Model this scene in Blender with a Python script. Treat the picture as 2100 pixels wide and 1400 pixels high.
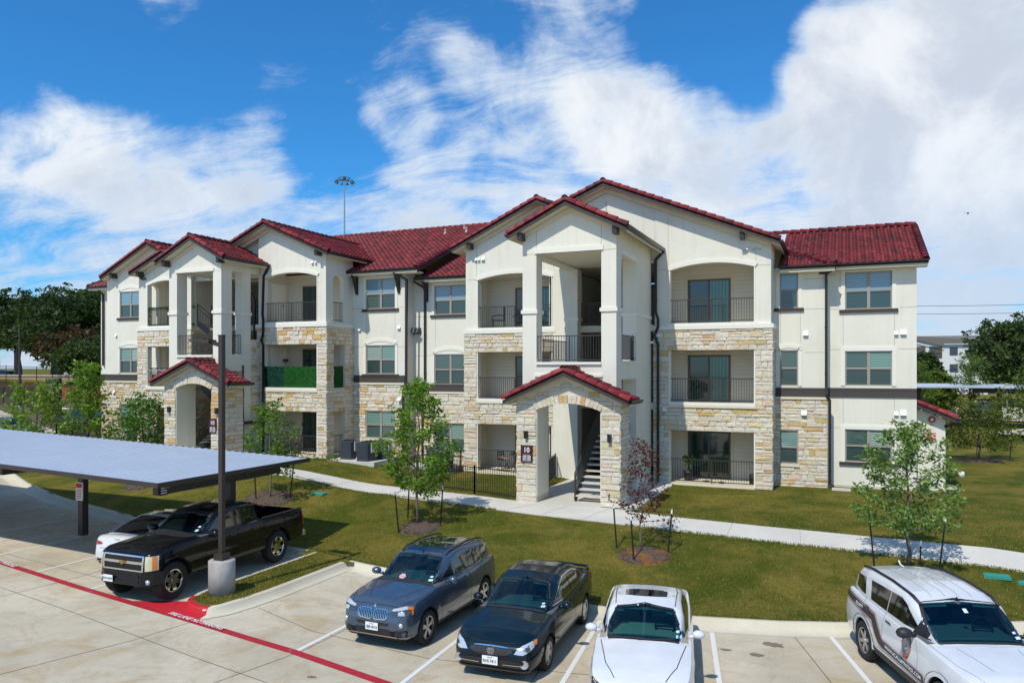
import bpy, bmesh, math, random
from mathutils import Vector, Matrix, noise
from mathutils.geometry import tessellate_polygon
from mathutils.bvhtree import BVHTree
R=math.radians
S=bpy.context.scene
for _o in list(bpy.data.objects): bpy.data.objects.remove(_o)
# ---------------------------------------------------------------- camera
CZ=4.84; YAW=0.41
cam=bpy.data.cameras.new('camera'); camo=bpy.data.objects.new('camera',cam); S.collection.objects.link(camo)
camo.location=(0,0,CZ); camo.rotation_euler=(R(90),0,YAW)
cam.sensor_width=36; cam.lens=36*1560/2100; cam.shift_y=55/2100; cam.clip_start=.1; cam.clip_end=6000
S.camera=camo
# ---------------------------------------------------------------- light
SUN_EL=53.; SUN_AZ=9.      # azimuth: degrees to the left of straight behind the facade's viewer
S.view_settings.view_transform='Standard'; S.view_settings.look='None'; S.view_settings.gamma=1; S.view_settings.exposure=0.04
S.render.engine='CYCLES'
W=bpy.data.worlds.new('World'); S.world=W; W.use_nodes=True
sd=bpy.data.lights.new('sun','SUN'); sd.energy=3.75; sd.angle=R(.55); sd.color=(1,.945,.84)
so=bpy.data.objects.new('sun',sd); S.collection.objects.link(so)
_el,_az=R(SUN_EL),R(SUN_AZ)
SUNDIR=Vector((-math.sin(_az)*math.cos(_el),-math.cos(_az)*math.cos(_el),math.sin(_el)))  # towards the sun
so.rotation_euler=SUNDIR.to_track_quat('Z','Y').to_euler(); so.location=(-10,-20,40)

class NT:
    def __init__(s,nt): s.nt=nt; s.n=nt.nodes; s.l=nt.links
    def add(s,t,**k):
        n=s.n.new(t)
        for a,b in k.items():
            if a=='ins':
                for i,v in b.items():
                    if isinstance(v,bpy.types.NodeSocket): s.l.new(v,n.inputs[i])
                    else: n.inputs[i].default_value=v
            else: setattr(n,a,b)
        return n
    def math(s,op,a,b=0.,clamp=False,c=0.):
        return s.add('ShaderNodeMath',operation=op,use_clamp=clamp,ins={0:a,1:b,2:c}).outputs[0]
    def vm(s,op,a,b=(0,0,0)):
        n=s.add('ShaderNodeVectorMath',operation=op,ins={0:a,1:b}); return n.outputs['Value'] if op in('DOT_PRODUCT','LENGTH') else n.outputs[0]
    def noise(s,v,scale,detail=4,rough=.55,dist=0.,w=None):
        n=s.add('ShaderNodeTexNoise',ins={'Vector':v,'Scale':scale,'Detail':detail,'Roughness':rough,'Distortion':dist}); return n.outputs['Fac']
    def ramp(s,f,stops,interp='LINEAR'):
        n=s.add('ShaderNodeValToRGB',ins={0:f}); cr=n.color_ramp; cr.interpolation=interp
        while len(cr.elements)<len(stops): cr.elements.new(.5)
        for e,(p,c) in zip(cr.elements,stops):
            e.position=p; e.color=(c,c,c,1) if isinstance(c,(int,float)) else (*c,1)
        return n.outputs[0]
    def mix(s,f,a,b,blend='MIX'):
        n=s.add('ShaderNodeMix',data_type='RGBA',blend_type=blend)
        for i,v in ((0,f),(6,a),(7,b)):
            if isinstance(v,bpy.types.NodeSocket): s.l.new(v,n.inputs[i])
            else: n.inputs[i].default_value=v if i==0 else (*v,1)
        return n.outputs[2]
    def sm(s,f,a,b):   # smooth map a..b -> 0..1
        return s.add('ShaderNodeMapRange',interpolation_type='SMOOTHSTEP',ins={0:f,1:a,2:b,3:0.,4:1.}).outputs[0]

def camdir(x,y):
    a=(x-1050)/1560; b=(755-y)/1560; c,s_=math.cos(YAW),math.sin(YAW)
    return Vector((a*c-s_,a*s_+c,b)).normalized()
def build_world():
    g=NT(W.node_tree); g.n.clear()
    out=g.add('ShaderNodeOutputWorld'); bg=g.add('ShaderNodeBackground')
    sky=g.add('ShaderNodeTexSky',sky_type='NISHITA'); sky.sun_disc=False; sky.sun_elevation=R(SUN_EL)
    sky.sun_rotation=math.atan2(SUNDIR.x,SUNDIR.y); sky.air_density=1.0; sky.dust_density=.4; sky.ozone_density=2.5
    tc=g.add('ShaderNodeTexCoord').outputs['Generated']
    sep=g.add('ShaderNodeSeparateXYZ',ins={0:tc})
    # clouds live on a flat layer high above: project the view direction onto it
    zc=g.math('ADD',g.math('MAXIMUM',sep.outputs[2],.0),.22)
    px=g.math('DIVIDE',sep.outputs[0],zc); py=g.math('DIVIDE',sep.outputs[1],zc)
    P=g.add('ShaderNodeCombineXYZ',ins={0:px,1:py,2:0.}).outputs[0]
    warp=g.add('ShaderNodeTexNoise',ins={'Vector':P,'Scale':1.1,'Detail':3.}).outputs['Color']
    Pw=g.vm('ADD',P,g.vm('SCALE',g.vm('SUBTRACT',warp,(.5,.5,.5)))) 
    Pw.node.inputs[1].links[0].from_node.inputs['Scale'].default_value=.6
    mp=g.add('ShaderNodeMapping',ins={0:Pw}); mp.inputs['Rotation'].default_value=(0,0,R(-28)); mp.inputs['Scale'].default_value=(.9,2.1,1)
    wisp=g.noise(mp.outputs[0],2.2,12,.66,.5)
    big=g.noise(Pw,1.5,8,.58,.3)
    fine=g.noise(tc,11.,9,.66,.4)
    blobs=None
    # places in the sky (measured directions) where the cloud banks stand: direction, inner cosine, weight
    BL=[((1960,100),.990,.27),((1850,150),.994,.19),((2080,240),.988,.22),((1880,300),.990,.15),((1700,110),.9975,.26),((1640,110),.9985,.24),((1950,420),.986,.16),((1700,250),.996,.14),
        ((960,130),.9985,.15),((1120,190),.9965,.11),((1280,240),.995,.15),((1450,290),.990,.20),((1180,330),.992,.12),((900,120),.998,.12),
        ((820,240),.9982,.20),((165,180),.9986,.15),((60,205),.9985,.13),((230,320),.996,.12),((90,330),.996,.10),((520,300),.997,.12),((330,8),.9985,.26),
        ((560,190),.998,.16),((740,380),.994,.10),((1230,10),.998,.12),((1000,430),.992,.10),((430,440),.990,.12),((1600,420),.988,.12),((1120,25),.9985,.1),
        ((330,110),.9955,-.20),((560,60),.991,-.22),((420,170),.9975,-.12),((950,50),.994,-.05),((1480,60),.9925,-.26),((1580,150),.9978,-.24),((690,330),.9970,-.16),((640,250),.998,-.08),((60,60),.993,-.26),((200,90),.996,-.16),((300,250),.998,-.08),((30,270),.9985,-.12),((1060,290),.9975,-.10)]
    for (x,y),cr,w in BL:
        d=camdir(x,y); dt=g.vm('DOT_PRODUCT',tc,tuple(d))
        m=g.math('MULTIPLY',g.sm(dt,cr,min(1.,cr+(1-cr)*.9)),w)
        blobs=m if blobs is None else g.math('ADD',blobs,m)
    f=g.math('ADD',g.math('MULTIPLY',g.math('SUBTRACT',big,.5),.9),g.math('MULTIPLY',g.math('SUBTRACT',wisp,.5),.80))
    f=g.math('ADD',f,g.math('MULTIPLY',g.math('SUBTRACT',fine,.5),.50))
    f=g.math('ADD',f,blobs)
    low=g.sm(sep.outputs[2],.30,.02)
    f=g.math('ADD',f,g.math('MULTIPLY',low,.24))
    cov=g.sm(f,-.08,.32)
    dens=g.sm(f,.14,.42)
    shade=g.noise(tc,6.,7,.6,.3)
    cw=g.mix(g.sm(shade,.38,.62),(6.0,6.5,7.3),(9.0,9.15,9.3))
    cc=g.mix(dens,(6.9,7.8,8.8),cw)
    cc=g.mix(g.math('MULTIPLY',low,.8),cc,(5.2,6.2,7.7))
    # deep polarised blue overhead
    tint=g.mix(1.,sky.outputs[0],(.30,.98,1.50),'MULTIPLY')
    col=g.mix(g.math('MULTIPLY',cov,.92),tint,cc)
    col=g.mix(g.sm(sep.outputs[2],-.02,.0),(1.2,1.15,.9),col)
    g.l.new(col,bg.inputs[0]); bg.inputs[1].default_value=.105
    g.l.new(bg.outputs[0],out.inputs[0])
build_world()

# ---------------------------------------------------------------- helpers
def coll(): return S.collection
class MB:
    def __init__(s): s.v=[]; s.f=[]; s.c=[]; s.m=[]; s.usec=False
    def V(s,p): s.v.append(tuple(p)); return len(s.v)-1
    def F(s,idx,col=None,mi=0):
        s.f.append(tuple(idx)); s.m.append(mi)
        if col is not None: s.usec=True
        s.c.append(col)
    def poly(s,pts,col=None,mi=0): s.F([s.V(p) for p in pts],col,mi)
    def quad(s,a,b,c,d,col=None,mi=0): s.poly((a,b,c,d),col,mi)
    def box(s,x0,x1,y0,y1,z0,z1,col=None,mi=0,T=None):
        if x0>x1:x0,x1=x1,x0
        if y0>y1:y0,y1=y1,y0
        if z0>z1:z0,z1=z1,z0
        P=[(x,y,z) for z in(z0,z1) for y in(y0,y1) for x in(x0,x1)]
        if T: P=[tuple(T@Vector(p)) for p in P]
        i=[s.V(p) for p in P]
        for q in((0,2,3,1),(4,5,7,6),(0,1,5,4),(2,6,7,3),(0,4,6,2),(1,3,7,5)): s.F([i[k] for k in q],col,mi)
    def cyl(s,p0,p1,r0,r1=None,n=10,col=None,mi=0,caps=True):
        p0=Vector(p0);p1=Vector(p1); r1=r0 if r1 is None else r1
        d=(p1-p0).normalized(); a=d.orthogonal().normalized(); b=d.cross(a)
        A=[];B=[]
        for k in range(n):
            t=2*math.pi*k/n; o=a*math.cos(t)+b*math.sin(t)
            A.append(s.V(p0+o*r0)); B.append(s.V(p1+o*r1))
        for k in range(n): s.F((A[k],A[(k+1)%n],B[(k+1)%n],B[k]),col,mi)
        if caps: s.F(A[::-1],col,mi); s.F(B,col,mi)
    def bar(s,p0,p1,w,h,up=(0,0,1),col=None,mi=0):
        p0=Vector(p0);p1=Vector(p1);d=(p1-p0); L=d.length
        if L<1e-6: return
        d/=L; u=Vector(up); r=d.cross(u)
        if r.length<1e-4: r=d.cross(Vector((0,1,0)))
        r.normalize(); u=r.cross(d).normalized()
        P=[p+r*a*w/2+u*b*h/2 for p in(p0,p1) for a,b in((-1,-1),(1,-1),(1,1),(-1,1))]
        i=[s.V(p) for p in P]
        for q in((0,1,2,3),(7,6,5,4),(0,4,5,1),(1,5,6,2),(2,6,7,3),(3,7,4,0)): s.F([i[k] for k in q][::-1],col,mi)
    def tube(s,pts,r,n=8,col=None,mi=0):
        rs=r if isinstance(r,(list,tuple)) else [r]*len(pts)
        pts=[Vector(p) for p in pts]; rings=[]; pa=None
        for i,p in enumerate(pts):
            d=(pts[min(i+1,len(pts)-1)]-pts[max(i-1,0)]).normalized()
            if pa is None: a=d.orthogonal().normalized()
            else: a=(pa-d*pa.dot(d)); a=a.normalized() if a.length>1e-5 else d.orthogonal().normalized()
            pa=a; b=d.cross(a)
            rings.append([s.V(p+(a*math.cos(2*math.pi*k/n)+b*math.sin(2*math.pi*k/n))*rs[i]) for k in range(n)])
        for A,B in zip(rings,rings[1:]):
            for k in range(n): s.F((A[k],A[(k+1)%n],B[(k+1)%n],B[k]),col,mi)
        s.F(rings[0][::-1],col,mi); s.F(rings[-1],col,mi)
    def lathe(s,prof,axis='Y',cen=(0,0,0),n=28,col=None,mi=0):
        rings=[]
        for r,h in prof:
            ring=[]
            for k in range(n):
                t=2*math.pi*k/n; a,b=r*math.cos(t),r*math.sin(t)
                p=(a,h,b) if axis=='Y' else ((a,b,h) if axis=='Z' else (h,a,b))
                ring.append(s.V((p[0]+cen[0],p[1]+cen[1],p[2]+cen[2])))
            rings.append(ring)
        for A,B in zip(rings,rings[1:]):
            for k in range(n): s.F((A[k],A[(k+1)%n],B[(k+1)%n],B[k]),col,mi)
    def build(s,name,mat,parent=None,smooth=False,world=True,label=None,bevel=0):
        off=Vector((0,0,0))
        if parent is not None and world:
            q=parent
            while q: off+=q.location; q=q.parent
        me=bpy.data.meshes.new(name)
        vs=[(x-off.x,y-off.y,z-off.z) for x,y,z in s.v] if parent is not None and world else s.v
        me.from_pydata(vs,[],s.f); 
        mats=mat if isinstance(mat,(list,tuple)) else [mat]
        for m in mats: me.materials.append(m)
        if any(s.m): me.polygons.foreach_set('material_index',s.m)
        if s.usec:
            at=me.color_attributes.new('Col','FLOAT_COLOR','CORNER'); buf=[]
            for f,c in zip(s.f,s.c):
                c=(1,1,1) if c is None else c
                buf.extend((c[0],c[1],c[2],1.)*len(f))
            at.data.foreach_set('color',buf)
        if smooth: me.polygons.foreach_set('use_smooth',[True]*len(s.f))
        me.update()
        o=bpy.data.objects.new(name,me); coll().objects.link(o)
        if parent is not None: o.parent=parent
        if bevel:
            b=o.modifiers.new('b','BEVEL'); b.width=bevel; b.segments=2; b.limit_method='ANGLE'
        if label: o['label']=label
        return o
def thing(name,loc,label,cat,group=None,rz=0):
    o=bpy.data.objects.new(name,None); coll().objects.link(o); o.location=loc; o.rotation_euler=(0,0,rz); o.empty_display_size=.2
    o['label']=label; o['category']=cat
    if group: o['group']=group
    return o
def tag(o,label,cat,group=None,kind=None):
    o['label']=label; o['category']=cat
    if group: o['group']=group
    if kind: o['kind']=kind
    return o
def struct(o): o['kind']='structure'; return o
def copy_tree(o,parent=None,loc=None,rz=None):
    c=o.copy(); coll().objects.link(c)
    if parent is not None: c.parent=parent
    if loc is not None: c.location=loc
    if rz is not None: c.rotation_euler=(0,0,rz)
    for ch in list(o.children): copy_tree(ch,c)
    return c
def textmb(mb,txt,size,T,col=None,mi=0,align='CENTER',extr=0.,bold=0.,sx=1.):
    cu=bpy.data.curves.new('t','FONT'); cu.body=txt; cu.size=size; cu.align_x=align; cu.align_y='CENTER'; cu.extrude=extr; cu.offset=bold; cu.resolution_u=3
    ob=bpy.data.objects.new('t',cu); coll().objects.link(ob)
    dg=bpy.context.evaluated_depsgraph_get(); me=ob.evaluated_get(dg).to_mesh()
    base=len(mb.v)
    for v in me.vertices: mb.V(T@Vector((v.co.x*sx,v.co.y,v.co.z)))
    for p in me.polygons: mb.F([base+i for i in p.vertices],col,mi)
    ob.evaluated_get(dg).to_mesh_clear(); bpy.data.objects.remove(ob); bpy.data.curves.remove(cu)

# ---------------------------------------------------------------- materials
M={}
def mat(name,col=(.5,.5,.5),rough=.6,metal=0.,spec=.5,coat=0.,emis=None):
    m=bpy.data.materials.new(name); m.use_nodes=True; b=m.node_tree.nodes['Principled BSDF']
    b.inputs['Base Color'].default_value=(*col,1); b.inputs['Roughness'].default_value=rough; b.inputs['Metallic'].default_value=metal
    b.inputs['Specular IOR Level'].default_value=spec; b.inputs['Coat Weight'].default_value=coat; b.inputs['Coat Roughness'].default_value=.03
    M[name]=m; return m
def nm(name,**k):
    m=mat(name,**k); g=NT(m.node_tree); b=g.n['Principled BSDF']; return m,g,b
def obj(g): return g.add('ShaderNodeTexCoord').outputs['Object']
def bump(g,b,h,st=.3,dist=.02):
    n=g.add('ShaderNodeBump',ins={'Strength':st,'Distance':dist,'Height':h}); g.l.new(n.outputs[0],b.inputs['Normal'])
def attr(g): return g.add('ShaderNodeAttribute',attribute_name='Col').outputs[0]

m,g,b=nm('stucco',rough=.9,spec=.2); P=obj(g)
c=g.mix(g.ramp(g.noise(P,.5,6,.7,.6),[(.35,0),(.7,1)]),(.72,.685,.57),(.775,.745,.635))
sx=g.add('ShaderNodeMapping',ins={0:P}); sx.inputs['Scale'].default_value=(5,5,.35)
c=g.mix(g.math('MULTIPLY',g.ramp(g.noise(sx.outputs[0],1.,5,.6),[(.5,0),(.8,1)]),.40),c,(.58,.53,.41)); g.l.new(c,b.inputs[0]); bump(g,b,g.noise(P,90,4,.7),.35,.008)
m,g,b=nm('stucco_trim',rough=.85,spec=.2); P=obj(g)
c=g.mix(g.noise(P,2.,4,.6),(.76,.73,.63),(.80,.775,.68)); g.l.new(c,b.inputs[0]); bump(g,b,g.noise(P,80,3,.7),.25,.006)
m,g,b=nm('soffit',rough=.85,spec=.2); c=g.mix(g.noise(obj(g),2.,3,.6),(.66,.59,.44),(.72,.65,.50)); g.l.new(c,b.inputs[0])
m,g,b=nm('siding',rough=.75,spec=.3); P=obj(g)
w=g.add('ShaderNodeTexWave',wave_type='BANDS',bands_direction='Z',wave_profile='SAW',ins={'Vector':P,'Scale':1.85,'Distortion':0.})
c=g.mix(g.ramp(w.outputs[1],[(0,0),(.06,1)]),(.40,.37,.30),(.66,.63,.54)); g.l.new(c,b.inputs[0]); bump(g,b,w.outputs[1],.8,.015)
m,g,b=nm('stone',rough=.9,spec=.2); P=obj(g); A=attr(g)
n1=g.noise(P,9,6,.65,.5); n2=g.noise(P,42,5,.75)
c=g.mix(g.ramp(n1,[(.3,.0),(.72,1)]),(.86,.80,.72),(1.12,1.1,1.06)); c=g.mix(1.,A,c,'MULTIPLY')
c=g.mix(g.math('MULTIPLY',g.ramp(g.noise(P,5,7,.75,1.2),[(.60,0),(.74,1)]),.28),c,(.62,.42,.19)); g.l.new(c,b.inputs[0])
bump(g,b,g.math('ADD',g.math('MULTIPLY',n1,1.3),g.math('MULTIPLY',n2,.55)),1.,.035)
m,g,b=nm('mortar',rough=.95,spec=.1); c=g.mix(g.noise(obj(g),20,3,.6),(.58,.53,.44),(.68,.63,.54)); g.l.new(c,b.inputs[0])
m,g,b=nm('tile',rough=.55,spec=.3); P=obj(g); A=attr(g)
c=g.mix(1.,A,g.mix(g.noise(P,14,5,.7),(.75,.72,.72),(1.2,1.2,1.2)),'MULTIPLY')
c=g.mix(g.math('MULTIPLY',g.ramp(g.noise(P,1.1,6,.7,.8),[(.55,0),(.75,1)]),.35),c,(.13,.06,.05)); g.l.new(c,b.inputs[0]); bump(g,b,g.noise(P,60,3,.6),.15,.01)
m,g,b=nm('brown_metal',rough=.42,spec=.5); c=g.mix(g.noise(obj(g),3,4,.6),(.028,.021,.018),(.050,.038,.031)); g.l.new(c,b.inputs[0])
mat('dark_trim',(.05,.036,.03),.6); mat('gutter',(.018,.017,.017),.35); mat('rail_metal',(.045,.038,.034),.45,spec=.5)
mat('black_metal',(.012,.012,.012),.4); mat('wall_band',(.062,.05,.044),.7); mat('window_frame',(.33,.285,.235),.5)
mat('door_frame',(.11,.085,.065),.5); mat('white_plastic',(.78,.78,.75),.5); mat('joint',(.40,.38,.33),.9)
def glassy(name,col1,col2,rough,stripes,tint=.5,freq=22.):
    m,g,b=nm(name,rough=rough,spec=.8,coat=.6); P=obj(g)
    if stripes:
        w=g.add('ShaderNodeTexWave',wave_type='BANDS',bands_direction='Z',ins={'Vector':P,'Scale':freq/2/ (2*math.pi)*2,'Distortion':.35,'Detail':1.})
        c=g.mix(g.math('MULTIPLY',w.outputs[1],stripes),col1,col2)
    else: c=g.mix(g.noise(P,1.2,3,.5),col1,col2)
    g.l.new(c,b.inputs[0]); return m
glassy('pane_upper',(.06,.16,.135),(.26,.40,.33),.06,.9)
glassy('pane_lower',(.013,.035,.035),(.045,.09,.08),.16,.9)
glassy('pane_sky_tint',(.10,.22,.30),(.30,.46,.52),.05,.6); glassy('pane_grey',(.03,.06,.06),(.10,.17,.14),.05,.9); glassy('pane_pale',(.16,.24,.21),(.42,.50,.44),.08,.9)  # top floor panes get the sky's blue reflection painted into their base colour
glassy('door_glass',(.008,.016,.015),(.02,.07,.055),.05,0)
m,g,b=nm('door_blinds',rough=.08,spec=.8,coat=.5); w=g.add('ShaderNodeTexWave',wave_type='BANDS',bands_direction='X',ins={'Vector':obj(g),'Scale':2.2,'Distortion':.6})
g.l.new(g.mix(w.outputs[1],(.012,.075,.062),(.05,.20,.17)),b.inputs[0])
def concrete(name,c1,c2,stain=.5,sc=1.):
    m,g,b=nm(name,rough=.85,spec=.25); P=obj(g)
    c=g.mix(g.ramp(g.noise(P,.35*sc,8,.65,.6),[(.36,0),(.66,1)]),c1,c2)
    c=g.mix(g.math('MULTIPLY',g.ramp(g.noise(P,1.7*sc,9,.74,1.),[(.5,0),(.8,1)]),stain),c,tuple(x*.62 for x in c1))
    st=g.add('ShaderNodeMapping',ins={0:P}); st.inputs['Scale'].default_value=(1.,.25,1)
    c=g.mix(g.math('MULTIPLY',g.ramp(g.noise(st.outputs[0],1.1*sc,9,.78,1.8),[(.60,0),(.74,1)]),stain*.9),c,tuple(x*.5 for x in c1))
    if stain>.4: c=g.mix(g.math('MULTIPLY',g.ramp(g.noise(P,.55*sc,9,.72,1.6),[(.50,0),(.66,1)]),.60),c,(.40,.27,.13)); c=g.mix(g.math('MULTIPLY',g.ramp(g.noise(P,2.6,7,.8,.4),[(.62,0),(.72,1)]),.35),c,(.20,.17,.14))
    sp=g.ramp(g.noise(P,5.,3,.8),[(.735,0),(.76,1)]); c=g.mix(g.math('MULTIPLY',sp,.45),c,(.12,.10,.07))
    c=g.mix(g.math('MULTIPLY',g.noise(P,45,3,.8),.26),c,tuple(x*.6 for x in c1))
    g.l.new(c,b.inputs[0]); bump(g,b,g.noise(P,60,4,.7),.2,.006); return m
concrete('lot',(.47,.41,.305),(.62,.555,.43),.6); concrete('kerb',(.55,.50,.385),(.66,.61,.48),.35); concrete('walk',(.56,.53,.47),(.66,.63,.57),.16); concrete('pole_base',(.36,.35,.33),(.50,.49,.46),.5,3.)
m,g,b=nm('lawn',rough=.95,spec=.1); P=obj(g)
c=g.mix(g.ramp(g.noise(P,.33,6,.62,.7),[(.40,0),(.62,1)]),(.110,.128,.013),(.310,.240,.048))
c=g.mix(g.ramp(g.noise(P,1.05,6,.68,.6),[(.50,0),(.74,1)]),c,(.058,.105,.008))
c=g.mix(g.math('MULTIPLY',g.ramp(g.noise(P,1.9,7,.7,.3),[(.54,0),(.8,1)]),.65),c,(.33,.255,.08))
vm_=g.add('ShaderNodeMapping',ins={0:P}); vm_.inputs['Scale'].default_value=(1,.55,1)
c=g.mix(g.math('MULTIPLY',g.ramp(g.noise(vm_.outputs[0],26,4,.85),[(.42,0),(.66,1)]),.6),c,(.030,.050,.003))
c=g.mix(g.math('MULTIPLY',g.ramp(g.noise(P,17,3,.85),[(.58,0),(.72,1)]),.42),c,(.40,.33,.11)); g.l.new(c,b.inputs[0]); bump(g,b,g.noise(P,38,5,.85),1.,.07)
m,g,b=nm('mulch',rough=.95,spec=.1); P=obj(g)
c=g.mix(g.ramp(g.noise(P,28,5,.8),[(.35,0),(.65,1)]),(.045,.03,.022),(.24,.18,.14)); c=g.mix(g.ramp(g.noise(P,1.9,3,.5,.4),[(.46,0),(.56,1)]),c,(.30,.13,.04)); g.l.new(c,b.inputs[0]); bump(g,b,g.noise(P,28,5,.8),1.,.06)
M['mulch_grey']=M['mulch'].copy(); M['mulch_grey'].name='mulch_grey'
for _n in M['mulch_grey'].node_tree.nodes:
    if _n.type=='VALTORGB' and abs(_n.color_ramp.elements[1].position-.56)<.01: _n.color_ramp.elements[0].position=.97; _n.color_ramp.elements[1].position=1.
def paint(name,col,wear=.3):
    m,g,b=nm(name,rough=.7); P=obj(g)
    c=g.mix(g.math('MULTIPLY',g.ramp(g.noise(P,6,8,.8,.6),[(.60,0),(.68,1)]),wear),col,(.45,.40,.31)); c=g.mix(g.math('MULTIPLY',g.noise(P,2,4,.7),.25),c,tuple(x*.6 for x in col)); g.l.new(c,b.inputs[0])
paint('white_paint',(.72,.72,.70),.8); paint('red_paint',(.40,.012,.026),.7); paint('red_fresh',(.52,.010,.022),.1)
m,g,b=nm('canopy_metal',rough=.38,spec=.5,metal=.0); c=g.mix(g.ramp(g.noise(obj(g),.6,6,.7),[(.3,0),(.7,1)]),(.40,.46,.55),(.46,.52,.61)); g.l.new(c,b.inputs[0])
m,g,b=nm('leaf',rough=.55,spec=.35); A=attr(g); g.l.new(A,b.inputs[0])
tr=g.add('ShaderNodeBsdfTranslucent'); g.l.new(g.mix(1.,A,(1.5,1.6,.7),'MULTIPLY'),tr.inputs[0]); mx=g.add('ShaderNodeMixShader',ins={0:.35}); g.l.new(b.outputs[0],mx.inputs[1]); g.l.new(tr.outputs[0],mx.inputs[2]); g.l.new(mx.outputs[0],g.n['Material Output'].inputs[0])
m,g,b=nm('bark',rough=.9,spec=.1); P=obj(g); c=g.mix(g.noise(P,12,5,.7,.4),(.10,.075,.055),(.27,.23,.19)); g.l.new(c,b.inputs[0]); bump(g,b,g.noise(P,30,4,.7),.6,.02)
mat('steel',(.45,.45,.44),.35,.9); mat('sign_plum',(.055,.012,.022),.5); mat('sign_white',(.85,.85,.85),.6); mat('sign_red',(.5,.01,.015),.5)
m,g,b=nm('oil',rough=.6); g.l.new(g.mix(g.noise(obj(g),14,5,.8),(.10,.07,.045),(.30,.24,.17)),b.inputs[0])
m,g,b=nm('vcol',rough=.6); g.l.new(attr(g),b.inputs[0])
mat('hvac',(.045,.055,.07),.5); mat('hvac_light',(.42,.43,.40),.6); mat('box_green',(.02,.16,.06),.6); mat('lid_green',(.03,.26,.20),.7)
m,g,b=nm('turf_hedge',rough=.8,spec=.3); g.l.new(attr(g),b.inputs[0]); 
m,g,b=nm('far_stone',rough=.9); c=g.mix(g.noise(obj(g),.9,5,.7),(.33,.22,.12),(.50,.38,.24)); g.l.new(c,b.inputs[0])
mat('far_white',(.66,.66,.64),.8); mat('far_roof',(.16,.145,.135),.9); mat('far_window',(.06,.08,.10),.3); mat('far_red',(.28,.03,.03),.7)
# ---------------------------------------------------------------- building
rnd=random.Random(7)
def wallpoly(mb,outer,holes,fm,t,col=None,mi=0):
    """outer/holes in (u,z); fm(u,z,d)->3D, d = depth behind the face (0..t)"""
    loops=[outer]+list(holes)
    tri=tessellate_polygon([[Vector((u,z,0)) for u,z in L] for L in loops])
    flat=[p for L in loops for p in L]
    fr=[mb.V(fm(u,z,0)) for u,z in flat]; bk=[mb.V(fm(u,z,t)) for u,z in flat]
    for a,b_,c in tri: mb.F((fr[a],fr[b_],fr[c]),col,mi); mb.F((bk[c],bk[b_],bk[a]),col,mi)
    o=0
    for L in loops:
        n=len(L)
        for k in range(n):
            a=o+k;b_=o+(k+1)%n; mb.F((fr[a],fr[b_],bk[b_],bk[a]),col,mi)
        o+=n
def rect(x0,x1,z0,z1): return [(x0,z0),(x1,z0),(x1,z1),(x0,z1)]
def archp(x0,x1,z0,zs,zc,n=14):
    """opening with a flat segmental arch head"""
    w=(x1-x0)/2; h=zc-zs; Rr=(w*w+h*h)/(2*h); cx=(x0+x1)/2; cz=zc-Rr; a=math.asin(w/Rr)
    pts=[(x0,z0),(x1,z0)]
    for k in range(n+1):
        t=a-2*a*k/n; pts.append((cx+Rr*math.sin(t),cz+Rr*math.cos(t)))
    return pts
def archband(x0,x1,zs,zc,t,n=18):
    w=(x1-x0)/2; h=zc-zs; Rr=(w*w+h*h)/(2*h); cx=(x0+x1)/2; cz=zc-Rr; a=math.asin(w/Rr)
    I=[(cx+Rr*math.sin(a-2*a*k/n),cz+Rr*math.cos(a-2*a*k/n)) for k in range(n+1)]
    O=[(cx+(Rr+t)*math.sin((a-2*a*k/n)*1.03),cz+(Rr+t)*math.cos((a-2*a*k/n)*1.03)) for k in range(n+1)]
    return I,O
def FY(y): return lambda u,z,d: (u,y+d,z)            # faces the street
def FX(x,s=1): return lambda u,z,d: (x-s*d,u,z)      # u = Y ; faces +X (s=1) or -X (s=-1)
def stone_col():
    r=rnd.random()
    if r<.095: b=(rnd.uniform(.60,.68),rnd.uniform(.42,.50),rnd.uniform(.17,.27))
    elif r<.27: b=(rnd.uniform(.66,.72),rnd.uniform(.55,.61),rnd.uniform(.38,.46))
    elif r<.62: b=(rnd.uniform(.70,.76),rnd.uniform(.64,.70),rnd.uniform(.52,.59))
    else: k=rnd.uniform(.70,.77); b=(k,k*.94,k*.82)
    return b
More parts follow.
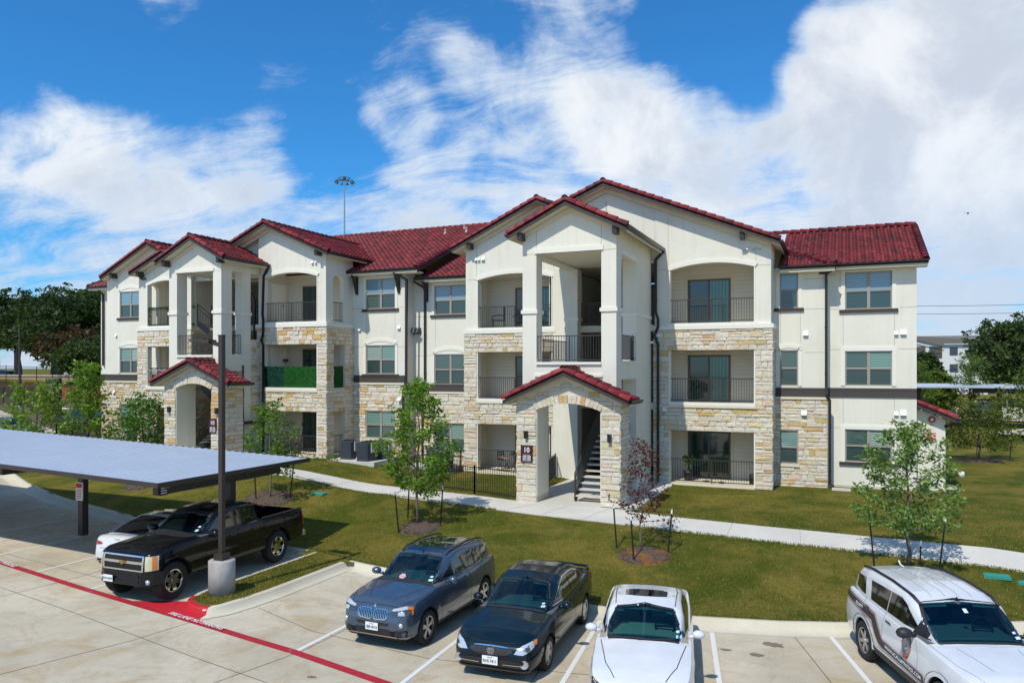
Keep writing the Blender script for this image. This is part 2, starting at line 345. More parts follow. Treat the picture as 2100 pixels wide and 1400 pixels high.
def stones(mb,fm,iv,z0,z1,scale=1.,lint=()):
    """ashlar courses; iv(za,zb) -> free intervals of u in that course; lint: (u0,u1,z) soldier courses over openings"""
    cuts=sorted({z0,z1}|{c for c in getattr(iv,'cuts',()) if z0<c<z1})
    rows=[]
    for a,b_ in zip(cuts,cuts[1:]):
        z=a
        while b_-z>.02:
            h=rnd.choice((.13,.17,.17,.21,.26))*scale
            if b_-z-h<.11: h=b_-z
            rows.append((z,z+h)); z+=h
    g_=.006
    for za,zb in rows:
        for ua,ub in iv(za,zb):
            u=ua
            while ub-u>.01:
                L=rnd.uniform(.20,.62)*scale*(1.2 if zb-za<.18 else 1)
                if ub-u-L<.16: L=ub-u
                sub=[(za,zb)]
                if zb-za>.22 and rnd.random()<.3 and L>.3: m_=(za+zb)/2; sub=[(za,m_),(m_,zb)]
                for p,q in sub:
                    c=stone_col(); d=rnd.uniform(.018,.055); e=.012
                    a0,a1,b0,b1=u+g_,u+L-g_,p+g_,q-g_
                    F=[mb.V(fm(x,z,-d-rnd.uniform(-.012,.012))) for x,z in((a0+e,b0+e),(a1-e,b0+e),(a1-e,b1-e),(a0+e,b1-e))]
                    B=[mb.V(fm(x,z,.0)) for x,z in((a0,b0),(a1,b0),(a1,b1),(a0,b1))]
                    m2=mb.V(fm((a0+a1)/2+rnd.uniform(-.05,.05)*L,(b0+b1)/2,-d-rnd.uniform(0,.016)))
                    for k in range(4): mb.F((F[k],F[(k+1)%4],m2),c); mb.F((B[k],B[(k+1)%4],F[(k+1)%4],F[k]),c)
                u+=L
def intervals(u0,u1,holes,slope=None):
    def iv(za,zb):
        segs=[(u0,u1)]
        if slope:
            lo,hi=slope(zb); segs=[(max(u0,lo),min(u1,hi))] if hi-lo>.08 else []
        for h in holes:
            a,b_=(h[0],h[1]) if h[2]<zb-.01 and h[3]>za+.01 else (None,None)
            if a is None: continue
            ns=[]
            for s0,s1 in segs:
                if b_<=s0 or a>=s1: ns.append((s0,s1)); continue
                if a>s0: ns.append((s0,a))
                if b_<s1: ns.append((b_,s1))
            segs=ns
        return [q for q in segs if q[1]-q[0]>.03]
    iv.cuts=[z for h in holes for z in (h[2],h[3])]
    return iv
def tile_col():
    r=rnd.random()
    if r<.18: return (rnd.uniform(.075,.12),.018,.020)
    if r<.30: return (rnd.uniform(.22,.28),.035,.035)
    k=rnd.uniform(.15,.225); return (k,k*.11,k*.125)
def tiles(mb,O,U,V,poly,pw=.29,pl=.375):
    """S tiles laid on the plane O+u*U+v*V (V up the slope), clipped to the convex/concave uv polygon by tile centre"""
    O=Vector(O);U=Vector(U).normalized();V=Vector(V).normalized();N=U.cross(V).normalized()
    if N.z<0:N=-N
    us=[p[0] for p in poly];vs=[p[1] for p in poly]
    def inside(u,v):
        c=False;n=len(poly)
        for i in range(n):
            x1,y1=poly[i];x2,y2=poly[(i+1)%n]
            if (y1>v)!=(y2>v) and u<(x2-x1)*(v-y1)/(y2-y1)+x1: c=not c
        return c
    prof=[(0,.0),(.14,.055),(.30,.078),(.46,.055),(.60,.0),(.80,-.018),(1.,0)]
    nu=int((max(us)-min(us))/pw)+1; nv=int((max(vs)-min(vs))/pl)+1
    for j in range(nv):
        v0=min(vs)+j*pl
        for i in range(nu):
            u0=min(us)+i*pw
            if not inside(u0+pw/2,min(v0+pl*.5,max(vs)-.02)): continue
            c=tile_col(); v1=min(v0+pl+.05,max(vs)+.02)
            dj=rnd.uniform(-.006,.006)
            lo=[mb.V(O+U*(u0+a*pw)+V*(v0+dj)+N*(h+.045)) for a,h in prof]
            hi=[mb.V(O+U*(u0+a*pw)+V*v1+N*(h*.92+.004)) for a,h in prof]
            un=[mb.V(O+U*(u0+a*pw)+V*(v0+dj)+N*(h+.012)) for a,h in prof]
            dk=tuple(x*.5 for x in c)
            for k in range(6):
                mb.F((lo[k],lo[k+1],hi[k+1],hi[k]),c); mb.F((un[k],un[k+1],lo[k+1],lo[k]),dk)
def caps(mb,p0,p1,r=.10,seg=.40,up=(0,0,1),lift=.05):
    """barrel cover tiles lapped along an edge, from the low end to the high end"""
    p0=Vector(p0);p1=Vector(p1)
    if p1.z<p0.z: p0,p1=p1,p0
    d=p1-p0;L=d.length;d.normalize();n=max(1,round(L/seg));s_=L/n
    a=d.cross(Vector(up)).normalized();b_=a.cross(d).normalized()
    for k in range(n):
        c=tile_col();q0=p0+d*(k*s_-.02)+b_*lift;q1=p0+d*((k+1)*s_+.03)+b_*(lift-.012)
        A=[];B=[]
        for t in range(9):
            an=math.pi*(t/8*1.25-.125); A.append(mb.V(q0+a*math.cos(an)*r*1.10+b_*math.sin(an)*r*1.10)); B.append(mb.V(q1+a*math.cos(an)*r*.90+b_*math.sin(an)*r*.86))
        for t in range(8): mb.F((A[t],A[t+1],B[t+1],B[t]),c)
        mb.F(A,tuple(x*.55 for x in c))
def gable_roof(root,xr,zr,xl,zl,xe,ze,yf,yb,yw,out='roof',tile_left=True,bracket=True,rk=True):
    """gable whose ridge runs in Y. rake at yf, wall face at yw; left eave (xl,zl), right eave (xe,ze)"""
    T=MB()
    for (xa,za,s) in ((xl,zl,-1),(xe,ze,1)):
        O=Vector((xa,yf,za)); V=Vector((xr-xa,0,zr-za)); L=V.length
        tiles(T,O,(0,1,0),V,[(0.08,0),(yb-yf,0),(yb-yf,L),(0.08,L)])
        caps(T,(xa,yf+.04,za+.02),(xr,yf+.04,zr+.02),.115)
    caps(T,(xr,yf-.02,zr+.03),(xr,yb,zr+.035),.12)
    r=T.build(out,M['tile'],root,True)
    D=MB()   # deck, soffit, fascia
    for (xa,za) in ((xl,zl),(xe,ze)):
        D.poly([(xa,yf+.05,za-.02),(xr,yf+.05,zr-.02),(xr,yb,zr-.02),(xa,yb,za-.02)],mi=0)
        D.poly([(xa,yf+.05,za-.16),(xa,yb,za-.16),(xr,yb,zr-.16),(xr,yf+.05,zr-.16)],mi=1)
        # barge board (dark metal edge over cream board)
        for y0,y1,h0,h1,mi in ((yf,yf+.05,-.03,-.17,2),):
            D.poly([(xa,y0,za+h0),(xr,y0,zr+h0),(xr,y0,zr+h1),(xa,y0,za+h1)],mi=mi)
            D.poly([(xa,y1,za+h0),(xa,y1,za+h1),(xr,y1,zr+h1),(xr,y1,zr+h0)],mi=mi)
            D.poly([(xa,y0,za+h1),(xr,y0,zr+h1),(xr,y1,zr+h1),(xa,y1,za+h1)],mi=mi)
        # eave boxing and raked frieze board on the wall
        s=1 if xa>xr else -1
        D.poly([(xa-s*.01,yf+.06,za-.03),(xa-s*.01,yb,za-.03),(xa-s*.01,yb,za-.18),(xa-s*.01,yf+.06,za-.18)],mi=1)
        fx=xa-s*.42; k=(zr-za)/abs(xr-xa)
        zf=za+k*.42
        D.poly([(fx,yw-.025,zf-.17),(xr,yw-.025,zr-.17),(xr,yw-.025,zr-.36),(fx,yw-.025,zf-.36)],mi=1)
        D.poly([(fx,yw-.025,zf-.36),(xr,yw-.025,zr-.36),(xr,yw,zr-.36),(fx,yw,zf-.36)],mi=3)
    D.build('soffit',[M['dark_trim'],M['soffit'],M['dark_trim'],M['joint']],r)
    if bracket:
        for (xa,za) in ((xl,zl),(xe,ze)):
            t=.20; x=xa+(xr-xa)*t; z=za+(zr-za)*t-.17
            b=MB(); b.box(x-.085,x+.085,yf+.08,yw+.0,z-.27,z,mi=0); b.build('bracket',M['brown_metal'],root)
    return r
def gutter(root,p0,p1,nrm):
    """K-style gutter hung along an eave; nrm points outwards"""
    p0=Vector(p0);p1=Vector(p1);n=Vector(nrm);z=Vector((0,0,1)); g=MB()
    prof=[(0,0),(0,-.13),(.07,-.13),(.13,-.05),(.13,0),(.115,0),(.115,-.04),(.065,-.11),(.015,-.11),(.015,0)]
    A=[g.V(p0+n*a+z*b_) for a,b_ in prof];B=[g.V(p1+n*a+z*b_) for a,b_ in prof]
    for k in range(len(prof)): g.F((A[k],A[(k+1)%10],B[(k+1)%10],B[k]))
    for L in (A,B): g.F([L[0],L[1],L[2],L[8],L[9]]); g.F([L[2],L[3],L[4],L[5],L[6],L[7],L[8]])
    return g.build('gutter',M['gutter'],root)
def downspout(root,pts,w=.10):
    g=MB()
    for a,b_ in zip(pts,pts[1:]): g.bar(a,b_,w,w*.85,up=(0,1,0))
    for p in pts[1:-1]: 
        x,y,z=p; g.box(x-w*.5,x+w*.5,y-w*.45,y+w*.45,z-w*.5,z+w*.5)
    for k,(a,b_) in enumerate(zip(pts,pts[1:])):
        if abs(a[0]-b_[0])<.02 and abs(a[2]-b_[2])>1.2:
            z=min(a[2],b_[2])+.5
            while z<max(a[2],b_[2])-.3: g.box(a[0]-w*.62,a[0]+w*.62,a[1]-w*.3,a[1]+w*.5+.03,z,z+.03); z+=1.9
    return g.build('downspout',M['gutter'],root)
def window(root,x0,x1,z0,z1,y,kind='double',trim='square',sill=True,rec=.05,stone=False):
    """vinyl windows set in a wall facing the street at y"""
    f=MB(); fr=.055; yy=y+rec
    def frame(a,b_):
        f.box(a,a+fr,yy-.03,yy+.05,z0,z1); f.box(b_-fr,b_,yy-.03,yy+.05,z0,z1)
        f.box(a+fr,b_-fr,yy-.03,yy+.05,z1-fr,z1); f.box(a+fr,b_-fr,yy-.03,yy+.05,z0,z0+fr)
        zm=(z0+z1)/2; f.box(a+fr,b_-fr,yy-.035,yy+.04,zm-.035,zm+.035)
    cells=[(x0,x1)] if kind=='single' else [(x0,(x0+x1)/2+.012),((x0+x1)/2-.012+.0245,x1)]
    for a,b_ in cells: frame(a,b_)
    w=f.build('window',M['window_frame'],root)
    zm=(z0+z1)/2
    for a,b_ in cells:
        p=MB(); p.box(a+fr,b_-fr,yy+.0,yy+.012,zm+.035,z1-fr); p.build('upper_pane',M['pane_sky_tint' if z1>8.5 else rnd.choice(('pane_upper','pane_upper','pane_upper','pane_pale','pane_grey'))],w)
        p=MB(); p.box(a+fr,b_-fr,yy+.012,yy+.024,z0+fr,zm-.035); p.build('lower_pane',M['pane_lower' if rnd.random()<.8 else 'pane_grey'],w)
    if trim:
        t=MB(); tw=.15; d=.035
        if trim=='square':
            t.box(x0-tw,x1+tw,y-d,y,z1,z1+.17)
        else:
            I,O=archband(x0-.02,x1+.02,z1+.02,z1+.02+(x1-x0)*.10,.17)
            for k in range(len(I)-1):
                a,b_,c,e=I[k],O[k],O[k+1],I[k+1]
                t.poly([(a[0],y-d,a[1]),(e[0],y-d,e[1]),(c[0],y-d,c[1]),(b_[0],y-d,b_[1])])
                t.poly([(b_[0],y-d,b_[1]),(c[0],y-d,c[1]),(c[0],y,c[1]),(b_[0],y,b_[1])])
                t.poly([(a[0],y-d,a[1]),(e[0],y-d,e[1]),(e[0],y,e[1]),(a[0],y,a[1])])
            # tympanum below the arch and shoulders
            for s,xx in((-1,x0),(1,x1)): t.box(xx+s*0.0,xx+s*tw,y-d,y,z1-.02,z1+.10)
            t.poly([(I[-1][0],y-.012,z1)]+[(p_[0],y-.012,p_[1]) for p_ in I[::-1]]+[(I[0][0],y-.012,z1)])
        t.box(x0-tw,x0,y-d,y,z0,z1-.0); t.box(x1,x1+tw,y-d,y,z0,z1)
        t.build('window_trim',M['stucco_trim'],w)
    if sill:
        s=MB()
        if stone: s.box(x0-.06,x1+.06,y-.09,y+.02,z0-.11,z0)
        else: s.box(x0-.22,x1+.22,y-.075,y,z0-.135,z0)
        s.build('sill',M['soffit'] if stone else M['dark_trim'],w)
    return w
def railing(root,p0,p1,z0,h=1.0,gap=.07,mt='rail_metal',post=True,name='railing',pitch=.105):
    p0=Vector((*p0,z0));p1=Vector((*p1,z0));d=p1-p0;L=d.length;d.normalize();g=MB();z=Vector((0,0,1))
    g.bar(p0+z*h,p1+z*h,.045,.035);g.bar(p0+z*gap,p1+z*gap,.03,.03)
    n=max(2,int(L/pitch))
    for k in range(n+1):
        q=p0+d*(L*k/n); g.bar(q+z*gap,q+z*h,.016,.016,up=(0,1,0))
    if post:
        q=p0+d*L*.5; g.bar(q,q+z*h,.035,.035,up=(0,1,0))
    return g.build(name,M[mt],root)
def vent(root,x,y,z,w=.16,h=.16,name='vent_hood'):
    g=MB(); d=.11
    a=[(x-w/2,y,z+h),(x+w/2,y,z+h),(x+w/2,y-d,z),(x-w/2,y-d,z)]
    g.poly(a); g.poly([(x-w/2,y,z+h),(x-w/2,y-d,z),(x-w/2,y,z)]); g.poly([(x+w/2,y,z+h),(x+w/2,y,z),(x+w/2,y-d,z)])
    g.box(x-w/2-.012,x+w/2+.012,y-.012,y,z-.02,z+h+.02); g.poly([(x-w/2,y,z),(x-w/2,y-d,z),(x+w/2,y-d,z),(x+w/2,y,z)],mi=1)
    return g.build(name,[M['white_plastic'],M['dark_trim']],root)
def joints(root,y,L):
    g=MB()
    for a in L:
        if a[0]=='v': g.box(a[1]-.009,a[1]+.009,y-.004,y+.0,a[2],a[3])
        else: g.box(a[2],a[3],y-.004,y+.0,a[1]-.009,a[1]+.009)
    if L: return g.build('control_joint',M['joint'],root)
def sliding_door(root,x0,x1,z0,z1,y,blinds):
    f=MB(); fr=.07; xm=(x0+x1)/2
    f.box(x0,x0+fr,y-.06,y,z0,z1);f.box(x1-fr,x1,y-.06,y,z0,z1);f.box(x0,x1,y-.061,y,z1-fr,z1+.001);f.box(x0,x1,y-.061,y,z0-.001,z0+.05);f.box(xm-.035,xm+.035,y-.07,y,z0+.05,z1-fr)
    d=f.build('sliding_door',M['door_frame'],root)
    for a,b_,m_ in((x0+fr,xm-.035,'door_glass'),(xm+.035,x1-fr,blinds)):
        p=MB();p.box(a,b_,y-.035,y-.02,z0+.05,z1-fr);p.build('glass_panel',M[m_],d)
    t=MB()
    t.box(x0-.12,x0,y-.03,y,z0,z1+.12);t.box(x1,x1+.12,y-.03,y,z0,z1+.12);t.box(x0,x1,y-.03,y,z1+.003,z1+.12);t.build('door_trim',M['soffit'],d)
def side_door(root,x,y0,y1,z0,s=1):
    g=MB(); g.box(x,x+s*.03,y0,y1,z0,z0+2.05); g.box(x+s*.03,x+s*.045,y0+.12,y1-.12,z0+.15,z0+.9); g.box(x+s*.03,x+s*.045,y0+.12,y1-.12,z0+1.1,z0+1.9)
    g.box(x,x+s*.05,y0-.09,y0,z0,z0+2.15);g.box(x,x+s*.05,y1,y1+.09,z0,z0+2.15);g.box(x,x+s*.05,y0,y1,z0+2.05,z0+2.15)
    d=g.build('storage_door',M['stucco_trim'],root)
    h=MB();h.cyl((x+s*.05,y1-.15,z0+1.),(x+s*.11,y1-.15,z0+1.),.03);h.build('door_knob',M['dark_trim'],d)

def block(root,xl,xr,Y,zb,ox0,ox1,yback,side,sy0,sy1,door,gable,railL3=True,hedge=False,left_open=None,g0=-.1):
    """three storey balcony bay: stone below, stucco above, arch at the top"""
    st=6.48
    o1=rect(ox0,ox1,zb+(-.02),zb+2.20); o2=rect(ox0,ox1,zb+3.40,zb+5.59); o3=archp(ox0,ox1,zb+6.74,zb+9.0,zb+9.26)
    # stone backing with two openings
    w=MB(); wallpoly(w,[(xl,zb+g0),(ox0,zb+g0),(ox0,zb+2.2),(ox1,zb+2.2),(ox1,zb+g0),(xr,zb+g0),(xr,zb+st),(xl,zb+st)],[o2],FY(Y),.28)
    sx=xr if side>0 else xl
    sh=[rect(sy0,sy1,zb+3.40,zb+5.59)]
    wallpoly(w,[(Y+.281,zb+g0-.3),(sy0,zb+g0-.3),(sy0,zb+2.2),(sy1,zb+2.2),(sy1,zb+g0-.3),(yback,zb+g0-.3),(yback,zb+st),(Y+.281,zb+st)],sh,FX(sx,side),.28)
    bw=w.build('stone_wall',M['mortar'],root)
    s=MB(); iv=intervals(xl-.03,xr+.03,[(ox0-.0,ox1+.0,zb-.5,zb+2.2),(ox0,ox1,zb+3.30,zb+5.59)]); iv.cuts+= [zb+2.42,zb+5.81]
    stones(s,FY(Y),iv,zb+g0,zb+st)
    iv=intervals(Y-.03,yback,[(sy0,sy1,zb-1,zb+2.2),(sy0,sy1,zb+3.3,zb+5.59)]); stones(s,FX(sx,side),iv,zb+g0-.3,zb+st)
    s.build('stone_facing',M['stone'],bw)
    # stucco above
    u=MB(); i=.04
    gx=gable
    outer=[(xl+i,zb+st),(xr-i,zb+st)]+gx
    wallpoly(u,outer,[o3],FY(Y+.03),.25)
    sx2=sx-side*i; ztop=gx[0][1] if side>0 else gx[-1][1]
    wallpoly(u,rect(Y+.281,yback,zb+st,ztop),[archp(sy0+.0,sy1,zb+6.74,zb+8.85,zb+9.15)],FX(sx2,side),.25)
    u.build('stucco_wall',M['stucco'],root)
    # ledge, sills, arch trims
    t=MB()
    t.box(xl-.07,xr+.07,Y-.075,Y+.05,zb+st,zb+st+.18)
    t.box(sx-.05*side,sx+side*.07,Y+.05,yback,zb+st,zb+st+.18)
    t.box(ox0-.06,ox1+.06,Y-.035,Y+.2,zb+6.66,zb+6.75)
    t.box(ox0-.0,ox1+.0,Y-.07,Y+.27,zb+3.30,zb+3.41)
    t.box(ox0-.05,ox1+.05,Y-.085,Y+.1,zb+3.19,zb+3.30,mi=1)
    t.box(ox0-.0,ox1+.0,Y-.07,Y+.27,zb-.13,zb-.02,mi=1)
    I,O=archband(ox0,ox1,zb+9.0,zb+9.26,.16)
    for k in range(len(I)-1):
        a,b_,c,e=I[k],O[k],O[k+1],I[k+1]; y=Y-.02
        t.poly([(a[0],y,a[1]),(e[0],y,e[1]),(c[0],y,c[1]),(b_[0],y,b_[1])]); t.poly([(b_[0],y,b_[1]),(c[0],y,c[1]),(c[0],Y+.03,c[1]),(b_[0],Y+.03,b_[1])]); t.poly([(a[0],y,a[1]),(e[0],y,e[1]),(e[0],Y+.03,e[1]),(a[0],Y+.03,a[1])])
    # white jambs and heads of the lower openings
    for za,zc in((zb-.02,zb+2.2),(zb+3.41,zb+5.59),(zb+6.75,zb+9.0)):
        for xx,s_ in((ox0,1),(ox1,-1)): t.box(xx,xx+s_*.05,Y+.0,Y+.30,za,zc)
        if za<zb+6: t.box(ox0,ox1,Y+.0,Y+.30,zc,zc+.012)
    t.build('trim',M['stucco_trim'] if False else [M['stucco_trim'],M['soffit']],root)
    # rooms: slabs, ceilings, siding walls
    yb_=min(yback,Y+2.1)
    r=MB()
    for zf,zc in((zb-.02,zb+2.75),(zb+3.34,zb+6.1),(zb+6.7,zb+9.45)):
        r.box(xl+.2,xr-.2,Y+.26,yb_+.25,zf-.2,zf,mi=1)
        r.box(xl+.2,xr-.2,Y+.26,yb_+.25,zc,zc+.1,mi=2)
        r.box(xl+.2,xr-.2,yb_,yb_+.12,zf,zc)
        s_=-side; xx=(xl+.3 if side>0 else xr-.3)
        r.box(xx,xx+s_*.0+side*.04 if False else xx+.04*side,Y+.26,yb_,zf,zc)
    r.build('balcony_lining',[M['siding'],M['soffit'],M['soffit']],root)
    for k,(zf,bl) in enumerate(((zb,'door_glass'),(zb+3.36,'door_blinds'),(zb+6.72,'door_blinds'))):
        if door: sliding_door(root,door[0],door[1],zf,zf+2.06,yb_,bl if k else 'door_blinds' if left_open else 'door_glass')
        side_door(root,(xl+.34 if side>0 else xr-.34),Y+.75,Y+1.65,zf,side)
    # railings: front and side
    for k,zf in enumerate((zb+.0,zb+3.42,zb+6.76)):
        railing(root,(ox0+.03,Y+.14),(ox1-.03,Y+.14),zf,.98)
        railing(root,(sx-side*.14,sy0),(sx-side*.14,sy1),zf,.98,post=False)
def wing(root,x0,x1,Y,zb,ztop,stone_top,wins,g0=-.15,returns=()):
    """flat wall with windows; wins=(x0,x1,z0,z1) holes"""
    holes=[rect(*w_) for w_ in wins]
    lo=[h for h in wins if h[3]<zb+3.4]; hi=[h for h in wins if h[3]>=zb+3.4]
    if stone_top:
        a=MB(); wallpoly(a,rect(x0,x1,zb+g0,zb+3.55),[rect(*h) for h in lo],FY(Y),.25); bw=a.build('stone_wall',M['mortar'],root)
        s=MB(); stones(s,FY(Y),intervals(x0,x1,[(h[0],h[1],h[2],h[3]) for h in lo]),zb+g0,zb+3.55); s.build('stone_facing',M['stone'],bw)
        c=MB(); c.box(x0,x1,Y-.08,Y+.02,zb+3.55,zb+3.65); c.build('stone_cap',M['soffit'],root)
        base=zb+3.65
        u=MB(); wallpoly(u,rect(x0,x1,base,ztop),[rect(*h) for h in hi],FY(Y+.0),.25); u.build('stucco_wall',M['stucco'],root)
    else:
        u=MB(); wallpoly(u,rect(x0,x1,zb+.02,ztop),holes,FY(Y),.25); u.build('stucco_wall',M['stucco'],root)
        f=MB(); f.box(x0,x1,Y-.02,Y+.2,zb-.5,zb+.02); f.build('foundation',M['kerb'],root)
    b=MB(); b.box(x0,x1,Y-.05,Y-.002,zb+3.65,zb+4.03); b.box(x0,x1,Y-.062,Y-.05,zb+3.93,zb+4.03); b.build('wall_band',M['wall_band'],root)
BLD=thing('apartment_building',(-16,36,0),'three storey cream stucco and limestone apartment building with red clay tile roofs and balconies','apartment building')
ZL=.45
def gz(xr,zr,p): return lambda x: zr-p*abs(x-xr)-.17
def assembly():
    root=BLD
    g1=gz(-9.59,12.95,.412); g0=gz(-12.71,12.5,.454)
    # right half -------------------------------------------------------------
    block(root,-7.46,-2.63,32.5,0,-6.81,-3.28,34.4,1,32.95,33.75,(-6.35,-4.5),[(-2.67,g1(-2.67)),(-7.42,g1(-7.42))])
    block(root,-16.59,-12.07+.03,32.5,0,-15.95,-12.12,34.4,-1,32.95,33.75,(-14.75,-12.93),[(-12.08,g0(-12.08)),(-12.71,g0(-12.71)),(-16.55,g0(-16.55))])
    m=MB(); xs=[-7.43,-9.59,-11.72,-12.11]; top=[(x,max(g1(x),g0(x))) for x in xs]
    wallpoly(m,[(-12.11,9.35),(-7.43,9.35)]+top,[],FY(32.56),.2)
    # breezeway: side walls, rear wall with doors, ceiling
    m.box(-12.07,-11.48,32.45,33.1,-.1,9.35); m.box(-7.5,-7.46,32.78,40,0,9.3)
    m.build('stucco_wall',M['stucco'],root)
    s=MB(); s.box(-11.62,-11.47,33.1,40,-.05,9.3); s.box(-11.5,-7.4,40,40.15,-.05,9.3); s.box(-7.47,-7.40,32.8,40,-.05,9.3)
    s.build('breezeway_lining',M['siding'],root)
    f=MB()
    for z in (3.36,6.72): f.box(-11.47,-7.47,32.3,40,z-.28,z)
    f.box(-11.47,-7.47,32.3,40,9.35,9.45); f.build('breezeway_floor',M['kerb'],root)
    for z in (3.36,6.72): railing(root,(-10.9,32.4),(-9.1,32.4),z,1.0,post=False)
    for z in (0,3.36,6.72):
        d=MB(); d.box(-10.7,-9.75,39.9,40,z,z+2.1); d.build('entry_door',M['dark_trim'],root)
    # tower
    t=MB(); XL,XR,YF=-11.29,-7.58,27.0
    for x0,x1,y0,y1 in((XL,-10.72,YF,27.6),(-8.15,XR,YF,27.72),(-8.15,XR,29.94,32.5),(XL,-10.72,31.9,32.5)):
        t.box(x0,x1,y0,y1,-.05,9.2)
    gt=gz(-9.40,11.03,.478)
    wallpoly(t,[(XL,9.2),(XR,9.2),(XR,gt(XR)),(-9.4,gt(-9.4)),(XL,gt(XL))],[],FY(YF),.5)
    t.box(XR-.5,XR,YF+.5,32.5,9.2,gt(XR)-.0); t.box(XL,XL+.5,YF+.5,32.5,9.2,gt(XL)); t.box(XL+.5,XR-.5,YF+.5,32.4,9.3,9.42)
    t.box(XL+.003,XR-.003,YF+.003,YF+.4,4.18,4.98); t.box(XR-.35,XR-.001,YF+.4,31.2,4.42,5.06); t.box(XL+.001,XL+.35,YF+.4,31.2,4.42,5.06); t.box(XL+.35,XR-.35,YF+.4,29.7,4.7,4.98)
    t.build('stair_tower',M['stucco'],root)
    r=MB()
    for x0,x1,y0,y1 in((XL,-10.72,YF,27.6),(-8.15,XR,YF,27.72),(-8.15,XR,29.94,32.4),(XL,-10.72,31.9,32.4)):
        cc=MB(); cc.box(x0-.05,x1+.05,y0-.05,y1+.05,6.93,7.07); cc.build('column_collar',M['stucco_trim'],root)
    r.box(-10.8,-8.07,YF-.05,YF+.1,9.2,9.38); r.box(XR-.1,XR+.04,27.72,29.94,9.1,9.28)
    r.box(-10.72,-8.15,YF-.07,YF+.2,4.98,5.08); r.box(-10.78,-8.09,YF-.05,YF,4.52,4.62); r.box(XR-.2,XR+.06,27.72,29.94,5.06,5.13)
    r.box(-7.66,-7.42,32.2,32.44,5.9,6.0)
    r.build('tower_trim',M['stucco_trim'],root)
    railing(root,(-10.7,YF+.12),(-8.17,YF+.12),5.08,.98); railing(root,(XR-.1,27.74),(XR-.1,29.9),5.12,.98,post=False); railing(root,(XL+.1,27.6),(XL+.1,31.8),5.0,1.,post=False)
    stair(root,(-8.98,26.5),(0,1),1.08,0,3.36,17); stair(root,(-9.75,32.3),(0,-1),1.08,3.36,4.98,9,hand=(1,)); stair(root,(-8.75,29.7),(0,1),1.0,4.98,6.72,10)
    gable_roof(root,-9.40,11.03,-11.72,9.92,-7.08,9.92,26.5,32.6,YF)
    gutter(root,(-7.08,26.52,9.95),(-7.08,32.5,9.95),(1,0,0)); gutter(root,(-11.72,26.52,9.95),(-11.72,32.4,9.95),(-1,0,0))
    gable_roof(root,-9.59,12.95,-13.2,11.46,-2.31,9.95,32.0,46,32.5)
    gable_roof(root,-12.71,12.5,-17.07,10.52,-9.9,11.22,32.0,44,32.5)
    gutter(root,(-2.31,32.02,9.98),(-2.31,36,9.98),(1,0,0)); gutter(root,(-17.07,32.02,10.55),(-17.07,34.5,10.55),(-1,0,0))
    downspout(root,[(-7.0,32.42,9.85),(-7.36,32.42,9.5),(-7.36,32.42,7.25),(-7.25,32.36,6.95),(-7.25,32.36,6.6),(-7.4,32.4,6.25),(-7.25,32.36,5.85),(-7.25,32.36,0)])
    # porch
    porch(root,-11.0,-7.12,25.8,27.0,0,-10.24,-7.81,3.33,3.58,-9.06,4.74,25.4,2.36,3.70)
    # right wing
    WA=[(-2.43,-1.70,7.36,8.88),(-2.43,-1.70,4.10,5.60),(-2.43,-1.70,.84,2.24)]
    wing(root,-2.7,-.56,33.9,0,9.05,True,WA)
    WB=[(.09,1.84,7.26,8.80),(.09,1.84,4.12,5.55),(.09,1.84,.98,2.33)]
    wing(root,-.56,2.72,34.4,0,9.15,False,WB)
    m=MB(); m.box(-.58,-.56,33.92,34.5,3.7,9.05); m.box(2.60,2.72,34.65,44,-.4,9.2); m.poly([(2.72,34.4,9.1),(2.72,44,9.1),(2.72,39.35,11.2)]); m.build('stucco_wall',M['stucco'],root)
    window(root,*WA[0],33.9,'single'); window(root,*WA[1],33.9,'single','arch',sill=False); window(root,*WA[2],33.9,'single',None,stone=True)
    window(root,*WB[0],34.4); window(root,*WB[1],34.4,sill=False); window(root,*WB[2],34.4)
    # left wing of the right half
    WC=[(-19.2,-17.38,7.56,9.06),(-19.2,-17.38,4.0,5.56),(-19.2,-17.38,.56,2.04)]
    wing(root,-20.42,-16.5,34.2,0,9.45,True,WC)
    window(root,*WC[0],34.2); window(root,*WC[1],34.2,'double','arch',sill=False); window(root,*WC[2],34.2,'double',None,stone=True)
    # left half ------------------------------------------------------------------
    WD=[(-22.76,-20.98,7.90,9.46),(-22.76,-20.98,4.54,6.03),(-22.76,-20.98,1.22,2.63)]
    wing(root,-24.0,-20.42,33.3,ZL,9.85,True,WD)
    m=MB(); m.box(-20.44,-20.42,33.5,34.3,0,9.8); m.build('stucco_wall',M['stucco'],root)
    window(root,*WD[0],33.3); window(root,*WD[1],33.3,'double','arch'); window(root,*WD[2],33.3,'double',None,stone=True)
    g1=gz(-27.08,12.26,.432)
    block(root,-27.9,-23.54,31.0,ZL,-27.52,-24.08,33.3,1,31.58,32.5,(-26.65,-24.85),[(-23.58,g1(-23.58)),(-27.08,g1(-27.08)),(-27.86,g1(-27.86))],left_open=True)
    g0=gz(-34.16,11.22,.426)
    block(root,-36.52,-32.5,31.0,ZL,-35.84,-33.0,32.9,-1,31.4,32.2,(-34.9,-33.1),[(-32.54,g0(-32.54)),(-34.16,g0(-34.16)),(-36.48,g0(-36.48))],left_open=True)
    gable_roof(root,-27.08,12.26,-31.15,10.5,-23.08,10.53,30.5,41.5,31.0)
    gutter(root,(-23.08,30.52,10.56),(-23.08,34.6,10.56),(1,0,0))
    gable_roof(root,-34.16,11.22,-36.6,10.18,-31.7,10.18,30.5,34,31.0)
    gutter(root,(-36.6,30.52,10.2),(-36.6,31.6,10.2),(-1,0,0))
